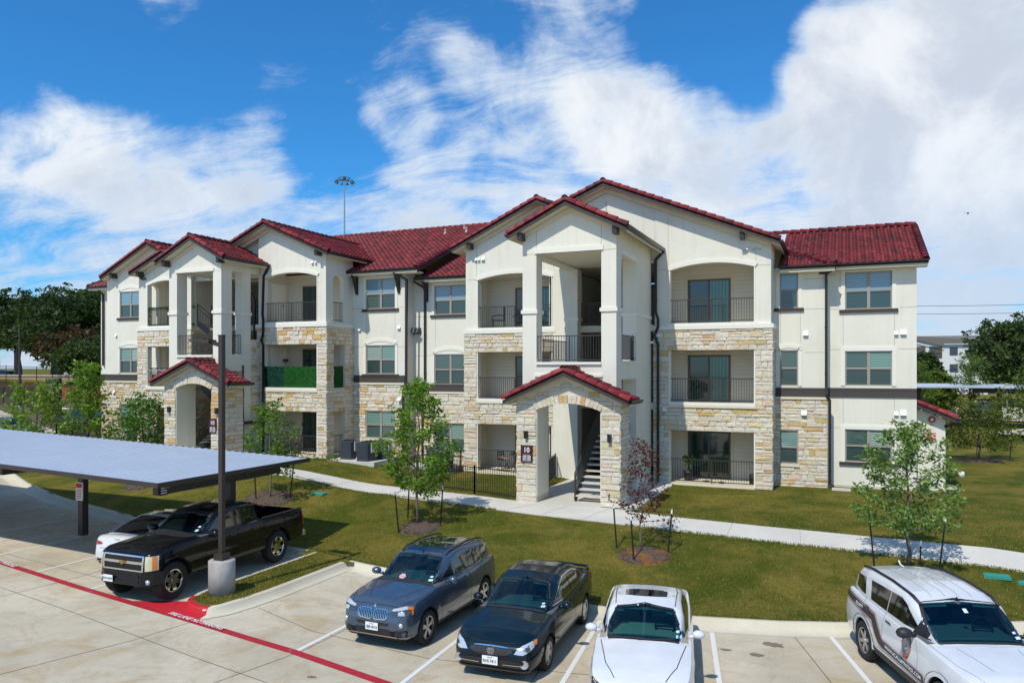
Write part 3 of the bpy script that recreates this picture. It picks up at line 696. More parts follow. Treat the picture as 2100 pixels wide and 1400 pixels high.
    # breezeway behind the left stair tower
    m=MB(); wallpoly(m,[(-32.5,9.6),(-27.88,9.6),(-27.88,g1(-27.88)),(-31.0,10.4),(-32.5,10.2)],[],FY(31.3),.2); m.box(-32.62,-32.5,31.3,39,6.93,9.8); m.build('stucco_wall',M['stucco'],root)
    m=MB(); m.box(-32.64,-32.53,31.3,39,.3,6.9); m.box(-27.95,-27.9,31.3,39,.3,9.8); m.box(-32.6,-27.9,39,39.1,.3,9.8); m.build('breezeway_lining',M['siding'],root)
    m=MB(); m.box(-32.6,-27.9,31.35,39,9.7,9.85)
    for z in (3.36,6.72): m.box(-32.5,-27.95,32.2,39,z+ZL-.28,z+ZL)
    m.build('breezeway_floor',M['kerb'],root)
    for z in (3.36,6.72): railing(root,(-32.4,32.3),(-28.1,32.3),z+ZL,1.0)
    m=MB(); m.box(-32.53,-32.5,31.3,39,.3,6.9); bw=m.build('stone_wall',M['mortar'],root)
    s=MB(); stones(s,FX(-32.5,1),intervals(31.05,36,[]),.3,6.7)
    stones(s,FX(-27.72,1),intervals(30.32,31.05,[]),.3,6.2); s.build('stone_facing',M['stone'],bw)
    m=MB(); m.box(-27.9,-27.72,30.3,31.05,.3,6.2,mi=0); m.box(-27.94,-27.66,30.28,31.0,6.2,6.3,mi=1); m.box(-32.5,-32.42,31.05,37,6.72,6.93,mi=1); m.build('pilaster',[M['mortar'],M['soffit']],root)
    t=MB(); XL,XR,YF,Z=-31.16,-27.72,28.3,ZL
    for x0,x1,y0,y1 in((XL,XL+.53,YF,28.95),(XR-.53,XR,YF,29.0),(XR-.45,XR,29.7,30.3)):
        t.box(x0,x1,y0,y1,.2,9.65)
    gt=gz(-29.29,11.27,.50)
    wallpoly(t,[(XL,9.65),(XR,9.65),(XR,gt(XR)),(-29.29,gt(-29.29)),(XL,gt(XL))],[],FY(YF),.4)
    t.box(XR-.4,XR,YF+.4,31.0,9.65,gt(XR)); t.box(XL,XL+.4,YF+.4,31.6,9.65,gt(XL)); t.box(XL+.4,XR-.4,YF+.4,31.6,9.7,9.8)
    t.box(XL+.003,XR-.003,YF+.003,YF+.35,4.55,5.40); t.box(XR-.35,XR-.001,YF+.35,30.3,4.7,5.45); t.box(XL+.35,XR-.35,YF+.35,30.2,5.15,5.40)
    t.build('stair_tower',M['stucco'],root)
    r=MB()
    for x0,x1,y0,y1 in((XL,XL+.53,YF,28.95),(XR-.53,XR,YF,29.0),(XR-.45,XR,29.7,30.3)):
        cc=MB(); cc.box(x0-.05,x1+.05,y0-.05,y1+.05,7.52,7.67); cc.build('column_collar',M['stucco_trim'],root)
    r.box(XL+.45,XR-.45,YF-.05,YF+.1,9.6,9.76); r.box(XL+.53,XR-.53,YF-.07,YF+.2,5.40,5.50); r.box(XL+.45,XR-.45,YF-.05,YF,4.98,5.08); r.box(XR-.2,XR+.05,29.0,29.7,5.45,5.52)
    r.build('tower_trim',M['stucco_trim'],root)
    railing(root,(XL+.55,YF+.12),(XR-.55,YF+.12),5.50,.98); railing(root,(XR-.1,29.02),(XR-.1,29.68),5.52,.98,post=False)
    gable_roof(root,-29.29,11.27,-31.6,10.15,-27.15,10.15,27.8,34.5,YF)
    gutter(root,(-27.15,27.82,10.18),(-27.15,31.0,10.18),(1,0,0))
    stair(root,(-31.0,29.05),(1,0),1.0,ZL,2.2,9); stair(root,(-28.4,30.15),(-1,0),.9,2.2,3.8,9); stair(root,(-30.9,29.05),(1,0),1.0,3.9,5.45,9); stair(root,(-28.4,30.15),(-1,0),.9,5.45,7.2,10)
    f=MB(); f.box(-28.5,-27.3,29.1,31.0,2.05,2.18); f.bar((-27.3,29.3,.4),(-27.3,29.3,5),.08,.08); f.build('stair_landing',M['brown_metal'],root)
    porch(root,-30.1,-26.37,27.1,28.3,ZL,-29.40,-27.15,3.86,4.12,-28.2,5.16,26.7,2.45,4.14)
    # leftmost wing
    WE=[(-39.65,-37.95,7.84,9.40),(-39.65,-37.95,4.55,6.05),(-39.65,-37.95,1.24,2.70)]
    gw=gz(-36.9,12.1,.474)
    wing(root,-40.75,-36.2,32.4,ZL,10.05,True,WE)
    m=MB(); wallpoly(m,[(-40.75,10.05),(-33.3,10.05),(-33.3,gw(-33.3)),(-36.9,gw(-36.9)),(-40.75,gw(-40.75))],[],FY(32.4),.2); m.box(-40.77,-40.75,32.42,33.3,4.5,10); m.box(-42.3,-42.1,33.3,44,0,9.9); m.build('stucco_wall',M['stucco'],root)
    window(root,*WE[0],32.4,'double','arch'); window(root,*WE[1],32.4,'double','arch',sill=False); window(root,*WE[2],32.4,'double',None,stone=True)
    wing(root,-42.3,-40.75,33.2,ZL,9.8,True,[])
    gable_roof(root,-36.9,12.1,-40.72,10.28,-33.1,10.28,31.9,42,32.4)
    gutter(root,(-40.72,31.92,10.3),(-40.72,33.4,10.3),(-1,0,0))
    # main roofs
    T=MB(); p=.418
    def plane(x0,y0,z0,poly): tiles(T,(x0,y0,z0),(1,0,0),(0,1,p),poly)
    k=math.sqrt(1+p*p)
    plane(-31.2,32.8,9.82,[(0,0),(11.75,0),(11.75,8.9*k),(0,8.9*k)]); caps(T,(-31.2,41.55,13.47),(-19.45,41.55,13.48),.12); caps(T,(-19.47,32.8,9.82),(-19.47,41.55,13.47),.12)
    plane(-19.9,33.7,9.42,[(0,0),(3.2,0),(7.5,0),(7.5,8.2*k),(0,8.2*k)])
    plane(-2.5,33.9,9.08,[(0,0),(5.5,0),(5.5,5.62*k),(0,5.62*k)]); caps(T,(-3.5,39.35,11.4),(3.05,39.35,11.41),.12); caps(T,(3.02,33.9,9.1),(3.02,39.35,11.38),.12)
    tiles(T,(-2.35,33.38,9.0),(1,0,0),(0,1,p),[(0,0),(2.08,0),(.15,1.9*k),(0,1.9*k)]); caps(T,(-.28,33.4,9.05),(-2.3,35.3,9.95),.11)
    plane(-42.8,32.7,9.85,[(0,0),(2.1,0),(2.1,6*k),(0,6*k)]); caps(T,(-42.78,32.7,9.87),(-42.78,38.7,12.3),.11)
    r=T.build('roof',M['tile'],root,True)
    D=MB()
    def deck(x0,x1,y0,z0,y1,ov=.5):
        z1=z0+p*(y1-y0)
        D.poly([(x0,y0,z0),(x1,y0,z0),(x1,y1,z1),(x0,y1,z1)],mi=0); D.poly([(x0,y1,z1),(x1,y1,z1),(x1,y1+9,z1-9*p),(x0,y1+9,z1-9*p)],mi=0)
        D.box(x0,x1,y0+.01,y0+ov+.1,z0-.20,z0-.14,mi=1); D.box(x0,x1,y0,y0+.04,z0-.2,z0-.01,mi=1)
        D.poly([(x1,y0,z0),(x1,y1,z1),(x1,y1,z1-.22),(x1,y0,z0-.22)],mi=2); D.poly([(x1-.02,y0,z0-.22),(x1-.02,y1,z1-.22),(x1-.4,y1,z1-.22),(x1-.4,y0,z0-.22)],mi=1)
    deck(-31.2,-19.4,32.8,9.82,41.55); deck(-19.5,-12.4,33.7,9.42,41.9); deck(-2.5,3.08,33.9,9.08,39.35); deck(-2.4,-.28,33.38,9.0,34.5); deck(-42.8,-40.4,32.7,9.85,38.7)
    D.box(-.9,-.3,33.9,34.45,8.72,8.8,mi=1)
    D.build('roof_deck',[M['dark_trim'],M['soffit'],M['dark_trim']],r)
    gutter(root,(-24.05,32.8,9.85),(-19.4,32.8,9.87),(0,-1,0)); gutter(root,(-20.1,33.7,9.47),(-16.7,33.7,9.47),(0,-1,0)); gutter(root,(-2.4,33.38,9.06),(-.25,33.38,9.06),(0,-1,0)); gutter(root,(-.3,33.9,9.12),(3.1,33.9,9.12),(0,-1,0)); gutter(root,(-42.85,32.7,9.88),(-40.8,32.7,9.88),(0,-1,0))
    for x,y,z in((-21.6,39.8,12.8),(-20.9,40.9,13.2),(-20.3,40.0,12.85)):
        v=MB(); v.cyl((x,y,z-.1),(x,y,z+.32),.07); v.cyl((x,y,z-.1),(x,y,z+.1),.16,.08); v.build('roof_vent',M['window_frame'],root)
    # curved-foot brackets under the main eaves
    for x,y,z in((-23.3,33.3,9.75),(-20.75,33.3,9.75),(-19.62,34.2,9.33),(-16.75,34.2,9.33)):
        b=MB(); b.bar((x,y-.42,z-.12),(x,y-.05,z-1.0),.12,.10,up=(1,0,0)); b.box(x-.07,x+.07,y-.5,y-.02,z-.2,z-.08); b.box(x-.07,x+.07,y-.07,y-.02,z-1.08,z-.2); b.build('eave_bracket',M['brown_metal'],root)
    # downspouts
    downspout(root,[(-.36,33.75,8.95),(-.30,33.8,8.9),(-.52,33.80,8.78),(-.62,33.84,8.7),(-.62,33.84,4.1),(-.60,33.78,3.75),(-.48,33.84,3.5),(-.48,33.84,.12),(-.35,33.6,.03)])
    downspout(root,[(-20.75,32.95,9.7),(-20.25,33.22,9.3),(-20.3,33.24,4.15),(-20.34,33.18,3.9),(-20.46,33.22,3.7),(-20.46,33.22,.3)])
    downspout(root,[(-20.2,33.8,9.3),(-19.72,34.13,8.95),(-19.72,34.13,4.1),(-19.8,34.06,3.8),(-19.86,34.13,3.55),(-19.86,34.13,.1)])
    downspout(root,[(-27.1,30.9,10.05),(-27.45,30.95,9.6),(-27.5,30.92,7.6),(-27.4,30.86,7.3),(-27.45,30.9,6.6),(-27.55,30.9,6.3),(-27.42,30.88,6.0),(-27.42,30.88,.4)])
    downspout(root,[(-42.1,32.75,9.75),(-42.0,33.1,9.4),(-42.0,33.1,5)])
    downspout(root,[(-36.4,30.9,10.05),(-36.15,30.97,9.85),(-35.9,30.97,9.85)],.09)
    downspout(root,[(-30.6,32.2,9.2),(-29.4,32.2,8.9),(-29.2,32.2,8.5),(-29.2,32.2,.5)])
    # vents
    for x,y,z,w in((-3.66,32.53,9.70,.2),(-3.33,32.53,9.70,.13),(-3.12,32.53,9.70,.13),(-7.28,32.47,6.2,.14),(-7.0,32.47,3.0,.14),(1.99,34.4,6.2,.14),(2.24,34.4,6.2,.22),(1.99,34.4,2.95,.14),(2.24,34.4,2.95,.22),(-1.41,33.9,6.2,.2),(-1.47,33.86,2.9,.2),
        (-16.0,32.53,9.95,.12),(-15.84,32.53,9.95,.12),(-15.62,32.53,9.95,.18),(-24.40,31.03,10.1,.13),(-24.18,31.03,10.1,.13),(-23.34,33.3,6.8,.15),(-23.14,33.3,6.8,.15),(-23.75,33.22,3.5,.17),(-23.5,33.22,3.5,.12),(-23.36,33.22,3.5,.12),(-20.75,33.3,6.85,.18),(-20.0,34.2,6.4,.16),(-20.1,34.15,2.85,.18),(-20.66,33.2,3.2,.18),
        (-39.95,32.4,10.05,.12),(-39.79,32.4,10.05,.12),(-40.9,33.18,6.65,.16),(-39.95,32.4,6.75,.15),(-40.08,32.35,3.35,.17)):
        vent(root,x,y,z,w,w)
    # wall pack light
    l=MB(); l.box(-20.42,-19.98,33.96,34.2,6.60,6.92); l.poly([(-20.42,33.96,6.92),(-19.98,33.96,6.92),(-20.03,33.82,6.66),(-20.37,33.82,6.66)]); l.poly([(-20.42,33.96,6.60),(-20.37,33.82,6.66),(-20.03,33.82,6.66),(-19.98,33.96,6.60)]); l.poly([(-19.98,33.96,6.92),(-19.98,33.96,6.6),(-20.03,33.82,6.66)]); l.build('wall_pack_light',M['hvac'],root)
    # control joints
    joints(root,34.4,[('h',9.02 if 0 else 8.93,2.12,2.72),('v',2.02,7.0,7.12),('h',7.3,2.1,2.72),('h',7.3,-.5,-.15),('h',8.93,-.5,-.1),('h',5.62,2.05,2.72),('h',5.62,-.5,-.1),('v',.02,5.75,7.1),('v',1.92,5.75,7.1),('h',2.38,2.05,2.72),('h',2.38,-.5,-.1),('v',.02,2.55,3.62),('v',1.92,2.55,3.62)])
    joints(root,33.9,[('h',8.55,-1.45,-.6),('h',7.3,-1.45,-.6),('v',-1.62,5.9,7.2),('v',-2.4,5.9,7.2),('h',5.5,-1.45,-.6)])
    joints(root,34.2,[('h',8.8,-20.4,-19.4),('h',7.5,-20.4,-19.4),('v',-19.15,5.9,7.4),('h',5.5,-20.4,-19.4)])
    joints(root,33.3,[('h',9.3,-23.9,-22.95),('h',7.95,-23.9,-22.95),('h',7.95,-20.8,-20.45),('v',-22.72,6.35,7.7),('v',-21.0,6.35,7.7),('h',5.95,-23.9,-22.95),('h',5.95,-20.8,-20.45)])
    joints(root,32.53,[('v',-6.85,9.1,11.3),('v',-9.6,9.5,12.2),('v',-3.25,9.1,9.85),('h',9.05,-7.35,-6.95),('h',9.05,-3.2,-2.7),('v',-15.98,9.05,10.55),('h',9.05,-16.5,-16.0)])
    joints(root,27.0,[('v',-10.72,9.4,10.05),('v',-8.15,9.4,10.1),('h',9.2,-11.28,-10.85),('h',9.2,-8.05,-7.6)])
    joints(root,28.3,[('h',9.6,-31.1,-30.8),('h',9.6,-28.1,-27.75),('v',-28.25,9.8,10.3)])
    # pedestal lean-to at the right end
    w=MB(); wallpoly(w,[(2.72,-.5),(3.78,-.5),(3.78,2.78),(2.72,3.22)],[],FY(34.9),.2); w.box(3.6,3.78,35.1,39,-.5,2.78); w.build('utility_closet',M['stucco'],root)
    T=MB(); O=Vector((4.12,34.5,2.86)); V=Vector((-1.4,0,.60)); tiles(T,O,(0,1,0),V,[(0.1,0),(4.6,0),(4.6,V.length),(.1,V.length)]); caps(T,(4.12,34.55,2.86),(2.72,34.55,3.46),.115); rr=T.build('roof',M['tile'],root,True)
    D=MB(); D.poly([(4.12,34.52,2.84),(2.72,34.52,3.44),(2.72,39,3.44),(4.12,39,2.84)]); D.poly([(4.12,34.52,2.68),(4.12,39,2.68),(2.72,39,3.28),(2.72,34.52,3.28)],mi=1); D.poly([(4.12,34.5,2.84),(2.72,34.5,3.44),(2.72,34.5,3.28),(4.12,34.5,2.68)]); D.poly([(4.12,34.5,2.84),(4.12,34.5,2.68),(4.12,39,2.68),(4.12,39,2.84)]); D.build('soffit',[M['dark_trim'],M['soffit']],rr)
    gutter(root,(4.14,34.55,2.84),(4.14,39,2.84),(1,0,0)); downspout(root,[(4.2,34.8,2.7),(3.9,34.85,2.55),(3.75,34.95,2.5)],.11)
    l=MB(); l.cyl((3.30,34.9,2.78),(3.30,34.82,2.78),.13,n=16); l.cyl((3.30,34.82,2.78),(3.30,34.78,2.78),.06,n=12,mi=1); l.build('alarm_bell',[M['sign_red'],M['white_plastic']],root)
    sconces(root)
def sconces(root):
    for x,y,z in((-10.62,25.75,2.28),(-7.47,25.75,2.26),(-29.75,27.05,2.72),(-26.75,27.05,2.72)):
        l=MB(); l.box(x-.06,x+.06,y-.11,y,z,z+.26); l.box(x-.075,x+.075,y-.12,y+.0,z+.255,z+.275); l.build('wall_light',M['black_metal'],root)
def stair(root,p,d,w,z0,z1,n,hand=(0,1)):
    """steel stringer stair with concrete treads"""
    p=Vector((*p,z0)); d=Vector((*d,0)); s_=Vector((-d.y,d.x,0)) ; run=.275*n; rise=(z1-z0)/n; z=Vector((0,0,1))
    if d.y: s_=Vector((abs(d.y),0,0))
    else: s_=Vector((0,1,0))
    t=MB(); m=MB()
    for k in range(n):
        a=p+d*(.275*k)+z*(rise*(k+1)); b_=a+d*.30
        t.box(*sorted((a.x if not d.x else a.x,(b_+s_*w).x)),*sorted((a.y,(b_+s_*w).y)),a.z-.055,a.z)
    for k in (0,1):
        o=p+s_*(w*k+(-.02 if k==0 else .02)); e=o+d*run+z*(z1-z0)
        m.bar(o+z*.02,e+z*.02,.035,.28)
    sr=m.build('stringer',M['brown_metal'],root); t.build('tread',M['walk'],sr)
    for k in hand:
        r=MB(); o=p+s_*(w*k+(-.02 if k==0 else .02)); e=o+d*run+z*(z1-z0)
        r.bar(o+z*1.0,e+z*1.0,.04,.04); r.bar(o+z*.82,e+z*.82,.025,.025); r.bar(o,o+z*1.02,.045,.045,up=(0,1,0)); r.bar(e,e+z*1.0,.045,.045,up=(0,1,0))
        mm=int(run/.11)
        for i in range(1,mm): q=o+(e-o)*(i/mm); r.bar(q+z*.1,q+z*.82,.015,.015,up=(0,1,0))
        r.build('handrail',M['rail_metal'],root)
def porch(root,xl,xr,yf,yb,zb,al,ar,zs,zc,xa,za,yr,hw,ze):
    ap=(xl+xr)/2
    gp=lambda x: za-(za-ze)/hw*abs(x-xa)-.17
    arch=archp(al,ar,zb-.15,zs,zc)[2:]    # right spring -> left spring
    outer=[(xl,zb-.15),(al,zb-.15)]+arch[::-1]+[(ar,zb-.15),(xr,zb-.15),(xr,gp(xr)),(xa,gp(xa)),(xl,gp(xl))]
    w=MB(); wallpoly(w,outer,[],FY(yf),.12); w.box(xr-.10,xr-.001,yf+.12,yb,zb-.15,gp(xr)); w.box(xl+.001,xl+.1,yf+.12,yb,zb-.15,gp(xl))
    bw=w.build('porch_wall',M['mortar'],root)
    s=MB()
    holes=[(al,ar,zb-1,zs-.02)]
    # arch region removed course by course, voussoirs laid separately
    I,O=archband(al,ar,zs,zc,.30,16)
    top=lambda x: max([o[1] for o in O if abs(o[0]-x)<.25] or [zs])
    for k in range(10):
        x0=al-.03+(ar-al+.06)*k/10; x1=al-.03+(ar-al+.06)*(k+1)/10; holes.append((x0,x1,zs-.3,min(top(x0),top(x1))))
    iv=intervals(xl-.03,xr+.03,holes,slope=lambda z:(xa-(za-.17-z)/((za-ze)/hw),xa+(za-.17-z)/((za-ze)/hw)))
    iv.cuts=[zs-.02]
    stones(s,FY(yf),iv,zb-.15,gp(xa)-.03)
    for k in range(0,16):
        a,b_,c,e=I[k],O[k],O[k+1],I[k+1]; col=stone_col(); d=rnd.uniform(.05,.075); gap=.006
        P=[(a[0]-gap,a[1]),(b_[0]-gap,b_[1]),(c[0]+gap,c[1]),(e[0]+gap,e[1])]
        F=[s.V((x,yf-d,z)) for x,z in P]; B=[s.V((x,yf,z)) for x,z in P]
        s.F(F[::-1],col)
        for q in range(4): s.F((F[q],F[(q+1)%4],B[(q+1)%4],B[q]),col)
    ivs=intervals(yf-.03,yb,[]); stones(s,FX(xr,1),ivs,zb-.15,gp(xr)-.02); stones(s,FX(xl,-1),ivs,zb-.15,gp(xl)-.02)
    s.build('stone_facing',M['stone'],bw)
    i=MB(); i.box(al-.3,al+.02,yf+.02,yb,zb+.18,zs+.25); i.box(ar-.02,ar+.3,yf+.02,yb,zb+.18,zs+.25)
    i.box(al-.3,al+.015,yf+.03,yb-.01,zb-.1,zb+.18,mi=1); i.box(ar-.015,ar+.3,yf+.03,yb-.01,zb-.1,zb+.18,mi=1); i.box(al,ar,yf+.12,yb,zc+.05,zc+.12)
    i.build('porch_lining',[M['stucco'],M['kerb']],root)
    gable_roof(root,xa,za,xa-hw,ze,xa+hw,ze,yr,yb+.0,yf,bracket=False)
    gutter(root,(xa+hw,yr+.02,ze+.03),(xa+hw,yb,ze+.03),(1,0,0))
assembly()
# ---------------------------------------------------------------- ground
def lerp(a,b,t): return a+(b-a)*t
def sst(a,b,x):
    t=min(1,max(0,(x-a)/(b-a))); return t*t*(3-2*t)
def interp(pts,x):
    if x<=pts[0][0]: return pts[0][1]
    for (a,b),(c,d) in zip(pts,pts[1:]):
        if x<=c: return b+(d-b)*(x-a)/(c-a)
    return pts[-1][1]
def lotz(x): 
    if x>-12.85: return -1.05
    if x>-52: return -1.05+.03*(-12.85-x)
    return .1245+.015*(-52-x) if x>-95 else .77
SC=1.071     # lot features below were paced out on a first survey; this brings them to true size
sc=lambda L: [(x*SC,y*SC) for x,y in L]
CB=sc([(-400,52),(-75,52),(-52,50),(-46,44),(-43.5,31),(-40,26.5),(-37.5,24.3),(-34.9,22.6),(-31.25,20.95),(-27.2,19.55),(-24.5,19.0),(-22.8,18.7),(-21.2,18.3),(-19.5,18.05),(-17.5,17.95),(-14.08,17.87),(-12.55,17.5),(-11.1,17.25),(-9,16.9),(-5.3,16.42),(-4.1,16.4),(-2.9,16.55),(-1.2,16.95),(.2,17.45),(3.5,18.95),(6,20.6),(10,24),(16,30),(30,48),(60,80),(400,300)])
def cb(x): return interp(CB,x)
def gb(x): return lerp(-.10,.36,sst(-17,-22.5,x)) if x<-17 else -.10
def gz_(x,y):
    c=cb(x); e=lotz(x)+.15; t=sst(c,max(c+5,25.5) if x>-38 else c+8,y)
    z=lerp(e,gb(x),t)
    if x>4: z+=.35*sst(4,14,x)*sst(25,45,y)*(1-sst(60,90,y))
    if x<-40: z=lerp(z,e+.1,sst(-40,-46,x))
    if y>55 and x>-40: z=lerp(z,.1,sst(55,110,y))
    if x<-40: z+=2.7*sst(38,60,y)*sst(-40,-52,x)
    z+=.05*noise.noise(Vector((x*.16,y*.16,0)))*t
    return z
def frange(a,b,s):
    n=max(1,round((b-a)/s)); return [a+(b-a)*k/n for k in range(n)]
def ground():
    xs=[-1500,-700,-400,-200,-120]+frange(-100,-46,3)+frange(-46,12,.5)+frange(12,60,4)+[60,100,200,400,900,1600]
    ts=[0,.03]+frange(.35,12,.4)+frange(12,40,2)+frange(40,120,8)+[120,180,260,400,700,1200,2400]
    g=MB(); idx={}
    for i,x in enumerate(xs):
        c=cb(x)+.16
        for j,t in enumerate(ts):
            idx[i,j]=g.V((x,c+t,gz_(x,c+t)))
    for i in range(len(xs)-1):
        for j in range(len(ts)-1): g.F((idx[i,j],idx[i+1,j],idx[i+1,j+1],idx[i,j+1]))
    struct(g.build('ground',M['lawn'],None,True))
    g=MB(); xl=[-1500,-400,-90,-47]+[x for x in frange(-47,-12,1.25)]+[-12,-9,-5,-2,0,3,6,10,16,30,60,400,1500]
    A=[]
    for x in xl: A.append([g.V((x,y,lotz(x))) for y in (-300,-60,-15,0,8,cb(x)+.1)])
    for a,b_ in zip(A,A[1:]):
        for k in range(5): g.F((a[k],b_[k],b_[k+1],a[k+1]))
    struct(g.build('parking_lot',M['lot']))
    # far-side drive on the right behind the building, paving on the left
    g=MB(); g.poly([(4.6,84,.16),(60,60,.16),(90,75,.16),(40,110,.16),(5,105,.16)]); g.poly([(9,62,.35),(30,48,.35),(40,52,.35),(14,70,.30)]); struct(g.build('far_road',M['lot']))
def sweep(mb,path,prof,side=1,closed=False,zf=None):
    """extrude a (offset,z) profile along a ground polyline"""
    n=len(path);R_=[]
    for i,p in enumerate(path):
        a=path[(i-1)%n] if closed or i>0 else path[i]; b_=path[(i+1)%n] if closed or i<n-1 else path[i]
        d=Vector((b_[0]-a[0],b_[1]-a[1])); d.normalize(); nx,ny=-d.y*side,d.x*side
        z0=zf(p[0],p[1]) if zf else lotz(p[0])
        R_.append([mb.V((p[0]+nx*o,p[1]+ny*o,z0+h)) for o,h in prof])
    rng=range(n if closed else n-1)
    for i in rng:
        A,B=R_[i],R_[(i+1)%n]
        for k in range(len(prof)-1): mb.F((A[k],B[k],B[k+1],A[k+1]))
KP=[(-.45,.004),(-.02,.012),(.02,.13),(.045,.155),(.17,.160),(.18,.05)]
ISL=sc([(-14.0,17.6),(-14.02,16.5),(-14.04,15),(-14.05,14.0),(-14.0,13.5),(-13.85,13.08),(-13.55,12.82),(-13.2,12.72),(-12.95,12.78),(-12.78,13.1),(-12.68,13.7),(-12.6,14.5),(-12.58,16),(-12.56,17.2)])
def dense(p,s=.4):
    o=[]
    for a,b_ in zip(p,p[1:]):
        n=max(1,int(math.dist(a,b_)/s)); o+=[(lerp(a[0],b_[0],k/n),lerp(a[1],b_[1],k/n)) for k in range(n)]
    return o+[p[-1]]
def paving():
    k=MB()
    sweep(k,dense([p for p in CB if -81<=p[0]<=-15.2]+sc([(-14.05,17.87)])),KP)
    sweep(k,dense(sc([(-12.56,17.5)])+[p for p in CB if p[0]>-12.85 and p[0]<65]),KP)
    isl=dense(sc([(-14.05,17.87)])+ISL[1:]+sc([(-12.56,17.5)]),.2)
    prof=[(-.30,.004),(-.01,.012),(.02,.13),(.045,.155),(.17,.16),(.18,.05)]
    sweep(k,isl,prof)
    struct(k.build('kerb',M['kerb'],None,True))
    # island turf
    g=MB(); n=len(isl); inn=[]
    for i,p in enumerate(isl):
        a=isl[max(0,i-1)];b_=isl[min(n-1,i+1)];d=Vector((b_[0]-a[0],b_[1]-a[1])).normalized(); inn.append((p[0]-d.y*.165,p[1]+d.x*.165))
    tri=tessellate_polygon([[Vector((x,y,0)) for x,y in inn]])
    vi=[g.V((x,y,lotz(x)+.163)) for x,y in inn]
    for t in tri: g.F(t)
    g.F([g.V(p) for p in ((-15.3,18.7,lotz(-15.3)+.16),(-13.2,18.6,-.885),(-13.2,19.4,-.885),(-15.3,19.5,lotz(-15.3)+.16))])
    struct(g.build('island_turf',M['lawn']))
    # stall lines and red fire lane
    w=MB()
    def strip(mb,pts,wd,dz=.006):
        L=[];n=len(pts)
        for i,p in enumerate(pts):
            a=pts[max(0,i-1)];b_=pts[min(n-1,i+1)];d=Vector((b_[0]-a[0],b_[1]-a[1])).normalized(); q=(-d.y*wd/2,d.x*wd/2)
            L.append((mb.V((p[0]+q[0],p[1]+q[1],lotz(p[0])+dz)),mb.V((p[0]-q[0],p[1]-q[1],lotz(p[0])+dz))))
        for a,b_ in zip(L,L[1:]): mb.F((a[1],b_[1],b_[0],a[0]))
    SL=[((-29.9,18.9+1),(-29.9,14.6)),((-26.88,18.9),(-26.88,13.9)),((-24.25,18.5),(-24.25,13.6)),((-21.62,18.0),(-21.62,13.3)),((-19.2,17.7),(-19.2,13.1)),((-16.75,17.5),(-16.75,12.85)),
        ((-9.72,16.45),(-9.75,11.85)),((-7.25,16.1),(-7.05,11.0)),((-4.86,16.0),(-4.40,11.6)),((-2.5,16.2),(-1.7,12.3)),((-.22,16.9),(1.0,12.8)),((2.1,17.9),(3.8,14.2))]
    for a,b_ in SL: strip(w,dense(sc([a,b_]),1.),.10)
    struct(w.build('stall_lines',M['white_paint']))
    r=MB(); strip(r,dense(sc([(-60,22),(-45,18.5),(-34,16.0),(-27,14.45),(-21,13.34),(-16.9,12.80),(-14.2,12.5),(-12.3,12.28),(-9.8,11.86),(-7.3,11.3),(-4.5,10.5),(-1,9.2),(6,6)]),.8),.20,.008); struct(r.build('fire_lane_line',M['red_paint']))
    # the painted kerb nose with its fan of red on the gutter
    f=MB(); i0=min(range(len(isl)),key=lambda i:math.dist(isl[i],(-14.85*1.012,14.25))); i1=min(range(len(isl)),key=lambda i:math.dist(isl[i],(-13.75,13.80)))
    nose=isl[i0:i1+1]; sweep(f,nose,[(o,h+.006) for o,h in prof])
    fan=sc([(-15.2,12.66),(-14.4,12.54),(-13.9,12.46),(-13.4,12.40),(-12.9,12.33),(-12.3,12.24)])
    n=len(nose); lo_=[];up_=[]
    for k in range(n):
        q=k/(n-1)*(len(fan)-1); i=min(int(q),len(fan)-2); fx,fy=lerp(fan[i][0],fan[i+1][0],q-i),lerp(fan[i][1],fan[i+1][1],q-i)
        a=nose[max(0,k-1)];b_=nose[min(n-1,k+1)]; d=Vector((b_[0]-a[0],b_[1]-a[1])).normalized(); ux,uy=nose[k][0]+d.y*.29,nose[k][1]-d.x*.29
        lo_.append(f.V((fx,fy,lotz(fx)+.010))); up_.append(f.V((ux,uy,lotz(ux)+.011)))
    for k in range(n-1): f.F((lo_[k],lo_[k+1],up_[k+1],up_[k]))
    struct(f.build('red_kerb_nose',M['red_fresh']))
    t=MB()
    for tx,x,y,an,sz in (('FIRE LANE NO PARKING',-12.8,12.36,-8.5,.20),('FIRE LANE NO PARKING',-20.9,13.35,-10,.20)):
        x*=SC;y=y*SC-.03;T=Matrix.Translation((x,y,lotz(x)+.045))@Matrix.Rotation(R(an),4,'Z')@Matrix.Rotation(math.atan(.03) if x<-14 else .012,4,'Y')
        textmb(t,tx,sz,T,bold=.004,sx=.9)
    struct(t.build('fire_lane_lettering',M['white_paint']))
    n=MB()
    for x in (-31.7,-29.5,-26.7,-23.8):
        T=Matrix.Translation((x-.8,cb(x-.8)+.09,lotz(x-.8)+.166))@Matrix.Rotation(R(-22),4,'Z')@Matrix.Rotation(math.atan(.03),4,'Y'); textmb(n,'RESERVED',.15,T,bold=.006)
    struct(n.build('kerb_lettering',M['dark_trim']))
    o_=MB(); rg=random.Random(21)
